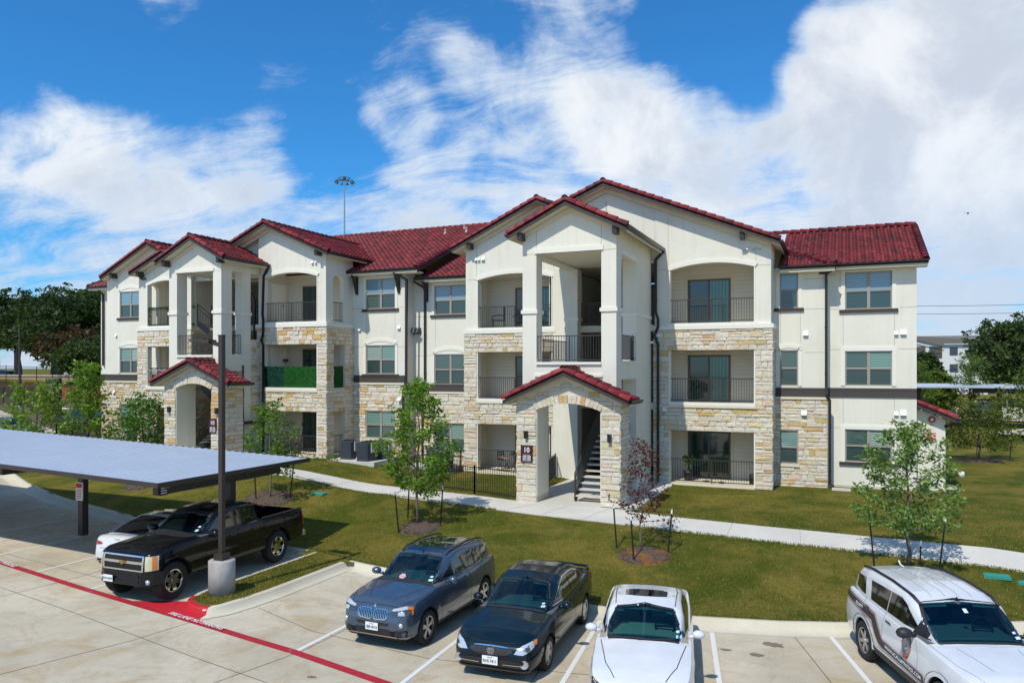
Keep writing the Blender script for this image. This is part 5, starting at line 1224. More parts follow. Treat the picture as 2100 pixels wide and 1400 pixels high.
def patio_items():
    folding_chair(-15.0,33.5,-.02,R(60),'dark folding chair with patterned seat cushion, left of the bistro table',0)
    folding_chair(-13.75,33.6,-.02,R(-25),'dark folding chair with a round patterned back cushion, right of the bistro table',1)
    t=thing('bistro_table',(-14.45,33.65,-.02),'small dark round bistro table between the two patterned chairs','table','bistro set on the ground floor patio')
    m=MB(); m.lathe([(0,.70),(.30,.70),(.30,.72),(0,.72)],'Z',n=20); m.build('tabletop',M['dark_trim'],t,True,world=False)
    m=MB()
    for a in range(3): m.bar((.25*math.cos(a*2.1),.25*math.sin(a*2.1),0),(-.15*math.cos(a*2.1),-.15*math.sin(a*2.1),.70),.02,.02)
    m.build('leg_frame',M['black_metal'],t,world=False)
    m=MB(); rg=random.Random(9)
    for _ in range(14): c=Vector((-14.45+rg.uniform(-.14,.14),33.65+rg.uniform(-.1,.1),.74+rg.uniform(0,.08))); leafmb(m,c,.05,5,.08,((.12,.03,.02),(.2,.10,.05),(.05,.04,.02)),rg)
    m.cyl((-14.45,33.65,.70),(-14.45,33.65,.76),.10,.13,col=(.15,.07,.04)); o=m.build('dried_flowers',M['vcol']); tag(o,'bowl of dried flowers on the bistro table','flowers')
    # third floor wicker set
    Z=6.72
    t=thing('patio_armchair',(-15.2,33.35,Z),'dark wrought iron armchair on the third floor balcony left of the stair tower','chair',rz=R(-60)); m=MB()
    m.box(-.28,.28,-.28,.28,.40,.44); 
    for x,y in((-.27,-.27),(.27,-.27),(-.27,.27),(.27,.27)): m.bar((x,y,0),(x,y,.42 if y<0 else .95),.03,.03,up=(0,1,0))
    m.tube([(-.27,.27,.95),(-.15,.28,1.05),(0,.28,1.08),(.15,.28,1.05),(.27,.27,.95)],.018,6)
    for k in range(7): m.bar((-.2+.066*k,.275,.42),(-.2+.066*k,.28,1.05),.012,.012)
    for x in(-.28,.28): m.tube([(x,.27,.65),(x,0,.68),(x,-.28,.64),(x,-.3,.42)],.016,6)
    m.build('frame',M['black_metal'],t,world=False)
    t=thing('patio_bench',(-13.9,33.75,Z),'dark wicker curved settee on the third floor balcony','bench',rz=0); m=MB()
    m.box(-.55,.55,-.25,.25,.36,.44); m.tube([(-.6,-.22,.6),(-.6,.2,.72),(-.3,.27,.82),(0,.27,.74),(.3,.27,.82),(.6,.2,.72),(.6,-.22,.6)],.035,8)
    for k in range(13): m.bar((-.54+.09*k,.25,.4),(-.54+.09*k,.26,.76),.02,.02)
    for x,y in((-.5,-.2),(.5,-.2),(-.5,.2),(.5,.2)): m.bar((x,y,0),(x,y,.4),.04,.04,up=(0,1,0))
    m.build('frame',M['black_metal'],t,world=False)
    t=thing('side_table',(-13.5,33.2,Z),'small dark slatted side table before the wicker settee','table'); m=MB(); m.box(-.3,.3,-.2,.2,.42,.45)
    for k in range(8): m.box(-.28+.075*k,-.24+.075*k,-.2,-.18,.05,.42)
    m.box(-.28,.28,-.18,.18,.02,.40); m.build('frame',M['door_frame'],t,world=False)
    # potted plant and bowls on the right ground floor patio
    t=thing('potted_plant',(-6.15,33.35,-.02),'leafy houseplant in a black pot on the right ground floor patio','plant'); m=MB(); m.lathe([(0,0),(.17,0),(.22,.42),(.19,.42),(0,.38)],'Z',n=18); m.build('pot',M['black_metal'],t,True,world=False)
    m=MB(); rg=random.Random(6); m.tube([(0,0,.35),(.02,0,.75)],.02,5,col=(.1,.07,.04))
    for _ in range(16): leafmb(m,Vector((rg.uniform(-.14,.14),rg.uniform(-.14,.14),.85+rg.uniform(-.12,.2))),.07,4,.2,((.12,.22,.03),(.06,.14,.02)),rg)
    m.build('leaves',M['leaf'],t,world=False)
    for x,y,s in((-5.35,33.2,'small blue pet bowl on the patio, nearest the potted plant'),(-4.7,33.05,'small blue pet bowl by the middle of the patio railing')):
        m=MB(); m.lathe([(0,0),(.13,0),(.15,.05),(.11,.05),(0,.03)],'Z',(x,y,-.02),n=16,col=(.01,.07,.14)); m.lathe([(.0,.03),(.05,.03),(.0,.12)],'Z',(x,y,-.02),n=8,col=(.01,.07,.14)); o=m.build('pet_bowl',M['vcol']); tag(o,s,'bowl','blue pet bowls')
    t=thing('broom',(-26.9,32.0,3.84),'dark broom leaning on the wall of the balcony with the green hedge panels','broom'); m=MB(); m.bar((0,0,0),(-.12,.1,1.35),.025,.025); m.build('pole',M['dark_trim'],t,world=False); m=MB(); m.box(-.2,.0,-.0,.2,1.33,1.5); m.build('bristles',M['hvac'],t,world=False)
    m=MB(); m.lathe([(0,0),(.16,0),(.18,.3),(.13,.42),(0,.42)],'Z',(-3.45,33.4,-.02),n=16,col=(.012,.01,.01)); o=m.build('planter',M['vcol']); tag(o,'black round planter at the right end of the ground floor patio','planter')
    # left patio: tripod, flower pots, bag
    Z=.43
    t=thing('easel',(-26.05,32.4,Z),'dark wooden tripod easel on the left ground floor patio','easel'); m=MB()
    for a in (.3,2.4,4.5): m.bar((.3*math.cos(a),.3*math.sin(a),0),(0,0,1.45),.03,.03)
    m.box(-.07,.07,-.07,.07,1.38,1.55); m.build('frame',M['dark_trim'],t,world=False)
    for k,(x,y,c,s) in enumerate(((-26.4,31.5,((.25,.08,.35),(.5,.4,.5)),'pot of purple and white flowers behind the left patio railing'),(-25.8,31.6,((.35,.05,.15),(.22,.05,.28)),'pot of magenta flowers right of the purple ones'),(-26.9,31.5,((.03,.09,.02),(.05,.12,.02)),'pot of dark green leaves left of the purple flowers'))):
        t=thing('flower_pot',(x,y,Z),s,'flower pot','flower pots on the left patio'); m=MB(); m.lathe([(0,0),(.15,0),(.2,.28),(0,.26)],'Z',n=14); m.build('pot',M['dark_trim'],t,True,world=False)
        m=MB(); rg=random.Random(k); 
        for _ in range(14): leafmb(m,Vector((rg.uniform(-.2,.2),rg.uniform(-.15,.15),.35+rg.uniform(0,.2))),.08,8,.08,((.03,.08,.015),),rg); leafmb(m,Vector((rg.uniform(-.2,.2),rg.uniform(-.15,.15),.5+rg.uniform(0,.25))),.07,8,.08,c,rg)
        m.build('blooms',M['leaf'],t,world=False)
    # artificial hedge panels tied to the second floor railing of the left bay
    def hedge(x0,x1,y0,y1,z0,z1,cols,label,seed):
        m=MB(); rg=random.Random(seed); m.box(x0,x1,y0,y1,z0,z1,col=cols[0]); A=(abs(x1-x0)+abs(y1-y0))*(z1-z0)
        for _ in range(int(A*900)):
            u=rg.random(); p=Vector((lerp(x0,x1,rg.random()) if abs(x1-x0)>.1 else x1,y0 if abs(x1-x0)>.1 else lerp(y0,y1,rg.random()),lerp(z0,z1,rg.random())))
            leafmb(m,p,.02,1,.06,cols,rg)
        o=m.build('hedge_panel',M['turf_hedge']); tag(o,label,'hedge panel','artificial hedge panels on the railings')
    G1=((.003,.045,.025),(.004,.07,.035),(.002,.03,.02)); G2=((.006,.085,.010),(.01,.13,.012),(.004,.05,.008),(.10,.18,.02))
    hedge(-27.5,-26.2,31.04,31.09,3.86,4.93,G1,'dark blue green leafy privacy panel, left half of the second floor railing',1); hedge(-26.2,-24.1,31.03,31.09,3.86,4.93,G2,'bright green leafy privacy panel, right part of the second floor railing',2); hedge(-23.68,-23.62,31.6,32.48,3.84,4.95,G2,'narrow green leafy panel on the side railing of the second floor',3)
    m=MB(); rg=random.Random(8)
    for (x0,x1,z0,z1) in((-35.8,-32.35,7.18,7.26),(-35.8,-32.35,8.12,8.24),(-35.84,-35.72,7.2,8.2)):
        for _ in range(int(((x1-x0)+(z1-z0))*170)): leafmb(m,Vector((rg.uniform(x0,x1),31.1,rg.uniform(z0,z1))),.04,1,.08,((.01,.07,.015),(.02,.10,.02)),rg)
    o=m.build('leaf_garland',M['leaf']); tag(o,'green leaf garland framing the top left balcony railing','garland')
    m=MB(); pts=[]
    for k in range(60): pts.append((-35.75+.058*k,31.05,4.78-.07*abs(math.sin(k*.45))))
    m.tube(pts,.012,4,col=(.7,.7,.68)); o=m.build('string_lights',M['vcol']); tag(o,'white string lights hung on the left second floor railing','string lights')
def site():
    carport()
    t,T,P,h=lamp_post(-14.43,14.75,lotz(-14.43)+.16,6.50,'tall brown square lamp post on a round concrete base in the grass island',az=R(2))
    lamp_post(-68.5,45.5,.6,7.8,'brown double headed lamp post at the far left edge')
    lamp_post(-70,61.0,.8,7.6,'thinner far brown lamp post among the left trees')
    m=MB(); m.box(-22.9,-20.2,30.2,32.3,.2,.42); m.box(-20.6,-16.9,31.6,33.2,-.2,.10); o=m.build('equipment_slab',M['walk']); tag(o,'flat concrete slab under the air conditioners','slab')
    hvac(-22.15,31.0,.42,'dark grey air conditioner at the left end of the slab'); hvac(-20.95,30.65,.42,'dark grey air conditioner nearest the camera, second from the left'); hvac(-20.7,31.75,.42,'dark grey air conditioner behind the front pair beside the stone wall')
    hvac(-18.1,32.3,.10,'dark grey air conditioner behind the tree, left of the iron fence'); hvac(-17.3,31.8,.10,'dark grey air conditioner just inside the iron fence, right of the tree')
    m=MB()
    for a in range(3): m.tube([(-21.7+a*.05,30.9,.48),(-21.4,31.2+a*.1,.46),(-21.3,31.9,.46)],.03,6,col=(.7,.7,.68))
    o=m.build('refrigerant_line',M['vcol']); tag(o,'white insulated hoses between the two front air conditioners','hose')
    z0=-.10
    fence([(-11.15,26.25),(-13.3,26.9),(-15.6,27.5),(-17.6,28.0)],z0,1.1,'black iron picket fence along the walkway left of the stair porch',zf=lambda x,y:gz_(x,y))
    fence([(-16.75,32.4),(-17.6,28.05)],z0,1.1,'black iron picket fence running back to the stone bay',zf=lambda x,y:gz_(x,y))
    fence([(-10.95,27.6),(-11.9,32.3)],z0,1.1,'short black iron fence seen through the porch arch')
    fence([(-37.0,28.3),(-40.4,28.9)],.36,1.05,'low black iron fence below the left corner of the building'); fence([(-34.0,28.0),(-37,28.3)],.36,.95,'low black iron fence behind the bushy small tree'); fence([(-40.4,28.9),(-41.6,32.6)],.36,1.35,'black iron fence at the outer left corner by the utility boxes')
    num_sign(-10.60,25.75,1.72,.46,.62,'dark plum sign reading 10 on the right stone porch'); num_sign(-27.0,27.04,2.15,.44,.66,'dark plum sign reading 10 on the left porch, half behind the lamp post')
    t=thing('fire_sign',(3.3,34.88,2.0),'red sign reading FDC on the small lean-to at the right end','sign'); m=MB(); m.box(3.06,3.44,34.87,34.9,1.98,2.24); m.build('plate',M['sign_red'],t); m=MB(); textmb(m,'FDC',.2,Matrix.Translation((3.25,34.866,2.11))@Matrix.Rotation(R(90),4,'X'),bold=.004); m.build('lettering',M['sign_white'],t)
    patio_items()
    # small things in the grass
    for k,(x,y,s) in enumerate(((3.62,22.85,'green valve lid in the lawn right of the light green tree, the left of two'),(4.35,22.80,'green valve lid at the right picture edge'),(-18.75,24.23,'green valve lid in the lawn near the black stakes'))):
        m=MB(); z=gz_(x,y)+.02; m.box(x-.3,x+.3,y-.18,y+.18,z-.05,z+.02); m.box(x-.27,x+.27,y-.15,y+.15,z+.02,z+.028); o=m.build('valve_box_lid',M['lid_green']); tag(o,s,'valve box','green valve box lids in the lawn')
    m=MB(); m.lathe([(0,0),(.13,0),(.13,.22),(.10,.27),(0,.27)],'Z',(4.96,39.9,gz_(4.96,39.9)),n=16); o=m.build('cleanout_pipe',M['white_plastic'],None,True); tag(o,'short white clean out pipe in the grass right of the building','pipe')
    for x,y,s in((-.05,33.4,'small white concrete splash block under the downspout of the right wing'),(-6.9,31.7,'white splash block beside the right patio, near the purple tree'),(4.0,35.6,'white splash pipe at the corner of the lean-to')):
        z=gz_(x,y); m=MB(); m.poly([(x-.35,y-.12,z+.05),(x+.35,y-.16,z+.02),(x+.35,y+.16,z+.02),(x-.35,y+.12,z+.05)]); m.box(x-.35,x+.35,y-.16,y-.12,z,z+.08); m.box(x-.35,x+.35,y+.12,y+.16,z,z+.08); o=m.build('splash_block',M['walk']); tag(o,s,'splash block','splash blocks under the downspouts')
    # high mast light far behind
    c=math.cos(YAW);s_=math.sin(YAW); d=150; a=(706.5-1050)/1560; X=d*(a*c-s_);Y=d*(a*s_+c)
    t=thing('high_mast_light',(X,Y,0),'very tall grey highway mast with a ring of floodlights behind the roof','mast'); m=MB(); m.cyl((0,0,0),(0,0,43.5),.32,.10,12); m.build('mast',M['steel'],t,world=False)
    for k in range(10):
        an=2*math.pi*k/10; p=Vector((1.75*math.cos(an),1.75*math.sin(an),41.6)); m=MB(); m.bar((0,0,42.1),p,.06,.06); m.cyl(p+Vector((0,0,.2)),p-Vector((0,0,.22)),.12,.32,10); m.build('floodlight',M['hvac'],t,world=False)
    m=MB(); m.lathe([(1.1,42.2),(1.2,42.2),(1.2,42.3),(1.1,42.3),(1.1,42.2)],'Z',n=24); m.cyl((0,0,41.9),(0,0,42.5),.3,n=10); m.build('ring',M['hvac'],t,world=False)
    # power lines on the right
    for z,s in((15.6,'upper thin power line over the far trees at right'),(14.2,'lower thin power line over the far trees at right')):
        m=MB(); m.tube([(x,150+.1*x,z+.0+(x-30)**2*.0005) for x in range(0,90,10)],.05,4); o=m.build('power_line',M['hvac']); tag(o,s,'power line','power lines at right')
    b=thing('bird',(40*(.5994*c-s_),40*(.5994*s_+c),CZ+40*.2035),'tiny dark bird in the sky at the right','bird'); m=MB(); m.lathe([(0,-.16),(.03,-.1),(.05,0),(.035,.08),(.0,.14)],'Y',n=8); m.poly([(0,.03,.02),(.22,-.02,.07),(.2,-.08,.06),(0,-.06,.02)]); m.poly([(0,.03,.02),(0,-.06,.02),(-.22,-.08,.06),(-.24,-.02,.07)]); m.build('body',M['black_metal'],b,True,world=False)
def far_bits():
    # far apartment block at right
    t=thing('apartment_building',(14,160,0),'far white apartment block with brown gable roof behind the right trees','apartment building'); Y=160
    w=MB(); wallpoly(w,[(2,-1),(24,-1),(24,9.2),(16.5,9.2),(10.5,10.7),(2,10.7)],[],FY(Y),.5); w.build('wall',M['far_white'],t)
    r=MB(); r.poly([(1,Y-.6,10.9),(10.5,Y-.6,11.0),(16.9,Y-.6,9.3),(30,Y-.6,9.3),(30,Y+8,11.1),(1,Y+8,11.1)]); r.poly([(8,Y-.8,10.5),(10.5,Y-.8,11.0),(17,Y-.8,9.3),(17,Y-.8,9.05),(10.5,Y-.8,10.65)]); r.build('roof',M['far_roof'],t)
    for zz in (.6,3.6,6.7):
        for x in (12.0,14.7):
            m=MB(); m.box(x,x+2.1,Y-.05,Y,zz,zz+2.2); f=m.build('balcony_opening',M['door_frame'],t); m=MB(); m.box(x+.2,x+.9,Y-.08,Y-.05,zz,zz+1.9); m.build('door',M['far_window'],f)
            m=MB(); m.box(x,x+2.1,Y-.12,Y-.09,zz+.9,zz+1.)
            for k in range(12): m.box(x+k*.18,x+k*.18+.03,Y-.12,Y-.09,zz,zz+.9)
            m.build('balcony_railing',M['hvac'],f)
        for x in(18,21): m=MB(); m.box(x,x+1.3,Y-.05,Y,zz+.5,zz+2); m.build('window',M['far_window'],t)
    # far carport at right
    t=thing('carport',(12,74,0),'far thin white carport roof right of the building','carport'); m=MB(); m.poly([(4,72,3.3),(10,69,3.4),(22,66,3.35),(22,74,3.5),(4,78,3.5)]); m.poly([(4,72,3.2),(4,78,3.4),(22,74,3.4),(22,66,3.25),(10,69,3.3)]); m.poly([(4,72,3.2),(10,69,3.3),(10,69,3.4),(4,72,3.3)]); m.poly([(10,69,3.3),(22,66,3.25),(22,66,3.35),(10,69,3.4)]); m.build('canopy',M['canopy_metal'],t)
    for x,y in((6,74),(11.6,72),(17.5,70.5)): m=MB(); m.box(x-.15,x+.15,y-.15,y+.15,0,3.3); m.build('column',M['brown_metal'],t)
    m=MB(); m.box(9.5,13.8,70.2,70.6,2.9,3.3); m.build('beam',M['brown_metal'],t)
    fence([(6,104),(22,108),(40,112)],.1,2.0,'far brown slatted fence below the great oaks',pitch=.5,mt='door_frame',posts=4)
    for x,y,z,s,c in((15.5,92,2.9,'yellow round road sign under the great oak',(.55,.36,.01)),(18,96,1.9,'yellow triangular marker right of the round sign',(.6,.42,.01))):
        t=thing('road_sign',(x,y,0),s,'sign'); m=MB(); m.cyl((0,0,0),(0,0,z),.04,n=6,col=(.3,.3,.3)); m.build('post',M['vcol'],t,world=False); m=MB(); m.cyl((0,-.05,z),(0,-.08,z),.42 if 'round' in s else .3,n=16 if 'round' in s else 3,col=c); m.build('plate',M['vcol'],t,world=False)
    # left background
    t=thing('garden_wall',(-62,56,0),'long low tan limestone wall behind the left iron fence','wall'); m=MB(); m.box(-96,-66,58,58.5,1.5,3.95); m.build('masonry',M['far_stone'],t); m=MB(); m.box(-96,-66,57.9,58.6,3.95,4.1); m.build('coping',M['kerb'],t)
    t=thing('raised_bed',(-57,50,0),'red edged raised strip in front of the low stone wall','kerb'); m=MB(); m.box(-76,-62,53.2,53.5,1.6,2.9); m.build('edge',M['far_red'],t)
    fence([(-96,55.5),(-80,55),(-64,54.5)],.7,1.9,'tall black iron fence before the left limestone wall',pitch=.16,posts=2.5,zf=lambda x,y:gz_(x,y))
    fence([(-80,44.0),(-66.5,46.5)],.5,1.7,'dark mesh backed fence at the left edge',pitch=.07,posts=2.2,zf=lambda x,y:gz_(x,y))
    t=thing('gate_pillar',(-60.8,43.6,.5),'dark gate cabinet with a pale keypad beside the left fence','gate'); m=MB(); m.box(-67.4,-65.9,47.2,47.7,.8,3.9); m.build('panel',M['black_metal'],t); m=MB(); m.box(-66.8,-66.4,47.16,47.2,2.5,3.4); m.build('keypad',M['steel'],t)
    t=thing('utility_box',(-51,42.5,.5),'green electrical utility box by the left drive','utility box'); m=MB(); m.box(-51.7,-50.7,42,42.9,.4,1.7); m.build('cabinet',M['box_green'],t); m=MB(); m.box(-51.75,-50.65,41.95,42.95,1.7,1.78); m.build('lid',M['box_green'],t)
    t=thing('utility_box',(-42.6,31.4,.4),'pale grey louvred utility cabinet at the building corner','utility box'); m=MB(); m.box(-44.2,-43.3,32.1,32.7,.3,1.5); m.build('cabinet',M['hvac_light'],t); m=MB()
    for k in range(7): m.box(-44.15,-43.35,32.07,32.1,.45+k*.14,.52+k*.14)
    m.build('louvre',M['hvac'],t)
    t=thing('garage_shed',(-66,86,0),'white garage with a red storefront behind it among the left trees','shed'); m=MB(); m.box(-116,-111.5,84,90,2.8,6.6); m.build('wall',M['far_white'],t); m=MB(); m.box(-115.4,-112.1,83.9,84,3.0,6.1); m.build('garage_door',M['hvac_light'],t)
    m=MB(); m.box(-116.4,-111.1,83.7,90,6.6,6.9); m.build('roof',M['far_white'],t)
    t=thing('shop_building',(-72,100,0),'far red and white shop front behind the oaks','building'); m=MB(); m.box(-138,-132,100,110,2.8,9.6); m.build('wall',M['far_red'],t); m=MB(); m.box(-138.5,-131.5,99,110,9.6,10.); m.build('roof',M['far_white'],t)
    for x in (-137,-134.6): m=MB(); m.box(x,x+1.6,99.9,100,6.4,8.6); m.build('window',M['far_white'],t)
    for x,y,c,s in((-111,67,(.62,.55,.0),'yellow feather flag left of the white one'),(-109,69,(.65,.7,.75),'white feather flag between two yellow ones'),(-105.5,67,(.62,.55,.0),'yellow feather flag right of the white one'),(-103.5,68,(.02,.02,.25),'dark blue feather flag near the parked truck')):
        t=thing('feather_flag',(x,y,gz_(x,y)),s,'flag','feather flags at the far road'); m=MB(); m.cyl((0,0,0),(0,0,3.6),.03,n=6,col=(.5,.5,.5)); m.build('pole',M['vcol'],t,world=False)
        m=MB(); P_=[(.03,0,.8),(.5,.02,.9),(.62,.0,2.0),(.5,-.03,2.9),(.2,0,3.5),(.03,0,3.6)]; Q=[(a,b_+.02,c_) for a,b_,c_ in P_]; m.poly(P_,col=c); m.poly(Q[::-1],col=c); m.build('banner',M['vcol'],t,world=False)
site(); far_bits()
# ---------------------------------------------------------------- vehicles
def carpaint(name,col,metal=.0,rough=.28):
    m,g,b=nm(name,rough=rough,spec=.5,coat=1.,metal=metal); P=obj(g)
    c=g.mix(g.math('MULTIPLY',g.ramp(g.noise(P,3,6,.7),[(.4,0),(.8,1)]),.20),col,tuple(min(1,x*1.5+.02) for x in col)); g.l.new(c,b.inputs[0]); b.inputs['Coat Roughness'].default_value=.04
    return m
carpaint('paint_blue_grey',(.075,.115,.17),.6,.28); carpaint('paint_navy',(.002,.011,.018),0,.2); M['paint_navy'].node_tree.nodes['Principled BSDF'].inputs['Coat Weight'].default_value=.45; M['paint_navy'].node_tree.nodes['Principled BSDF'].inputs['Specular IOR Level'].default_value=.2; carpaint('paint_white',(.64,.65,.665)); carpaint('paint_black',(.003,.0035,.005),0,.18); M['paint_black'].node_tree.nodes['Principled BSDF'].inputs['Coat Weight'].default_value=.5; M['paint_black'].node_tree.nodes['Principled BSDF'].inputs['Specular IOR Level'].default_value=.2; carpaint('paint_silver',(.60,.64,.70),.1); carpaint('paint_dark',(.02,.024,.032),.3,.25)
m,g,b=nm('car_glass'); tp=g.add('ShaderNodeBsdfTransparent'); tp.inputs[0].default_value=(.30,.62,.66,1); gl=g.add('ShaderNodeBsdfGlossy'); gl.inputs['Roughness'].default_value=.02; gl.inputs[0].default_value=(.55,.85,.95,1); fr=g.add('ShaderNodeFresnel'); fr.inputs[0].default_value=1.6
mx=g.add('ShaderNodeMixShader',ins={0:g.math('MULTIPLY',fr.outputs[0],1.15,True)}); g.l.new(tp.outputs[0],mx.inputs[1]); g.l.new(gl.outputs[0],mx.inputs[2]); g.l.new(mx.outputs[0],g.n['Material Output'].inputs[0])
mat('interior',(.10,.105,.11),.8); mat('interior_tan',(.32,.28,.21),.8)
mat('side_glass',(.004,.006,.007),.04,spec=.8,coat=.5); mat('tyre',(.014,.014,.014),.85); mat('rim_metal',(.42,.42,.43),.28,.85); mat('chrome',(.75,.75,.76),.08,1.); mat('lamp_clear',(.55,.58,.62),.12,.3,coat=1.); mat('lamp_old',(.62,.58,.40),.2,coat=.6); mat('lamp_dark',(.05,.055,.06),.1,coat=1.); mat('amber',(.75,.20,.01),.2,coat=.6); mat('lamp_red',(.30,.006,.010),.12,coat=1.); mat('black_plastic',(.018,.018,.019),.55); mat('well',(.004,.004,.004),.9); mat('plate_white',(.78,.80,.80),.5); mat('ink',(.01,.012,.03),.6); mat('gold',(.55,.33,.06),.25,.9); mat('gap',(.004,.004,.005),.7); mat('sticker',(.55,.70,.75),.6); mat('pink',(.65,.40,.42),.9)
def cast(bvh,o,d):
    """first surface along d; neighbours guard against slipping through a mesh edge"""
    best=None; a=d.orthogonal().normalized()*.004; b_=d.cross(a)
    for q in (o,o+a+b_*.3,o-a*.7+b_,o-b_*.8):
        h=bvh.ray_cast(q,d,4.)
        if h[0] is not None and (best is None or h[3]<best[3]-.02): best=h
    return best or (None,None,None,None)
def decal(mb,bvh,pts,d,off=.006,grid=.05,mi=0,col=None):
    """polygon of 3D points thrown onto the body along d: a thin conforming skin"""
    d=Vector(d).normalized(); up=Vector((0,0,1)) if abs(d.z)<.9 else Vector((1,0,0)); a=d.cross(up).normalized(); b_=a.cross(d).normalized()
    P=[Vector(p) for p in pts]; bm=bmesh.new(); vs=[bm.verts.new((p.dot(a),p.dot(b_),0)) for p in P]; bmesh.ops.triangulate(bm,faces=[bm.faces.new(vs)])
    for ax in (0,1):
        lo=min(v.co[ax] for v in bm.verts);hi=max(v.co[ax] for v in bm.verts); n=max(1,int((hi-lo)/grid))
        for k in range(1,n):
            co=[0,0,0];co[ax]=lo+(hi-lo)*k/n;no=[0,0,0];no[ax]=1
            bmesh.ops.bisect_plane(bm,geom=bm.verts[:]+bm.edges[:]+bm.faces[:],plane_co=co,plane_no=no)
    dp=sum(p.dot(d) for p in P)/len(P); base=len(mb.v); bm.verts.index_update(); bm.verts.ensure_lookup_table()
    for v in bm.verts:
        o=a*v.co.x+b_*v.co.y+d*(dp-1.6); h=cast(bvh,o,d)
        if h[0] is None:
            h=bvh.find_nearest(a*v.co.x+b_*v.co.y+d*dp)
        n=h[1]; n=n if n.dot(d)<0 else -n
        mb.V(h[0]+n*off)
    for f in bm.faces:
        ids=[base+v.index for v in f.verts]; q=[Vector(mb.v[i]) for i in ids]; n=(q[1]-q[0]).cross(q[2]-q[0])
        mb.F(ids if n.dot(d)<0 else ids[::-1],col,mi)
    bm.free()
def seam(mb,bvh,pts,d,w=.010,off=.004,mi=0):
    P=[]
    for p,q in zip(pts,pts[1:]):
        n=max(1,int(math.dist(p,q)/.08)); P+=[tuple(lerp(p[i],q[i],k/n) for i in range(3)) for k in range(n)]
    P.append(pts[-1]); dv=Vector(d).normalized()
    L=[]
    for i,p in enumerate(P):
        t=(Vector(P[min(i+1,len(P)-1)])-Vector(P[max(0,i-1)])).normalized(); s_=t.cross(dv).normalized()*w/2; row=[]
        for sg in(-1,1):
            o=Vector(p)+s_*sg-dv*1.6; h=cast(bvh,o,dv)
            if h[0] is None: h=bvh.find_nearest(Vector(p))
            n=h[1] if h[1].dot(dv)<0 else -h[1]; row.append(mb.V(h[0]+n*off))
        L.append(row)
    for a,b_ in zip(L,L[1:]): mb.F((a[0],a[1],b_[1],b_[0]),None,mi)
def wheel(t,x,y,r,wd,rr,spokes,style,rimmat='rim_metal'):
    s=1 if y>0 else -1; T=MB(); h=wd/2
    prof=[(rr*.93,-h*.72),(rr,-h*.9),(r*.90,-h),(r*.965,-h*.86),(r,-h*.6),(r,h*.6),(r*.965,h*.86),(r*.90,h),(rr*1.02,h*.92),(rr*.93,h*.80)]
    T.lathe(prof,'Y',(x,y,r),n=40); w=T.build('tyre',M['tyre'],None,True,world=False)
    # the wheel is the part, its tyre and rim the sub-parts
    W_=MB(); W_.lathe([(0,-h*.4),(rr*.9,-h*.4),(rr*.9,h*.2*s),(0,h*.2*s)],'Y',(x,y,r),n=24); W0=W_.build('wheel',M['well'],t,False,world=False); w.parent=W0
    m=MB(); f=h*.86*s
    m.lathe([(rr*.90,y*0+f*.55),(rr*.905,f*.95),(rr*.98,f*1.02),(rr*1.0,f*.98),(rr*.97,f*.6)],'Y',(x,y,r),n=40)
    m.cyl((x,y+f*.55,r),(x,y+f*.84,r),rr*.20,rr*.16,n=16)
    for k in range(spokes):
        a=2*math.pi*k/spokes+.3
        offs=(-.13,.13) if style=='twin' else (0,)
        for o in offs:
            ca,sa=math.cos(a+o*1.2),math.sin(a+o*1.2); c2,s2=math.cos(a+o*.55),math.sin(a+o*.55)
            p0=Vector((x+math.cos(a)*rr*.12,y+f*.78,r+math.sin(a)*rr*.12)); p1=Vector((x+ca*rr*.93,y+f*.86,r+sa*rr*.93))
            wsp={'twin':.035,'fat':.085,'thin':.05}[style]
            dd=(p1-p0).normalized(); sd_=dd.cross(Vector((0,s,0))).normalized()
            for e in (0,):
                A=[p0+sd_*wsp*.8,p0-sd_*wsp*.8,p1-sd_*wsp*.62,p1+sd_*wsp*.62]; B=[q-Vector((0,.035*s,0)) for q in A]
                m.poly(A if s<0 else A[::-1]); m.poly(B)
                for i in range(4): m.poly([A[i],A[(i+1)%4],B[(i+1)%4],B[i]])
    m.build('rim',M[rimmat],W0,False,world=False)
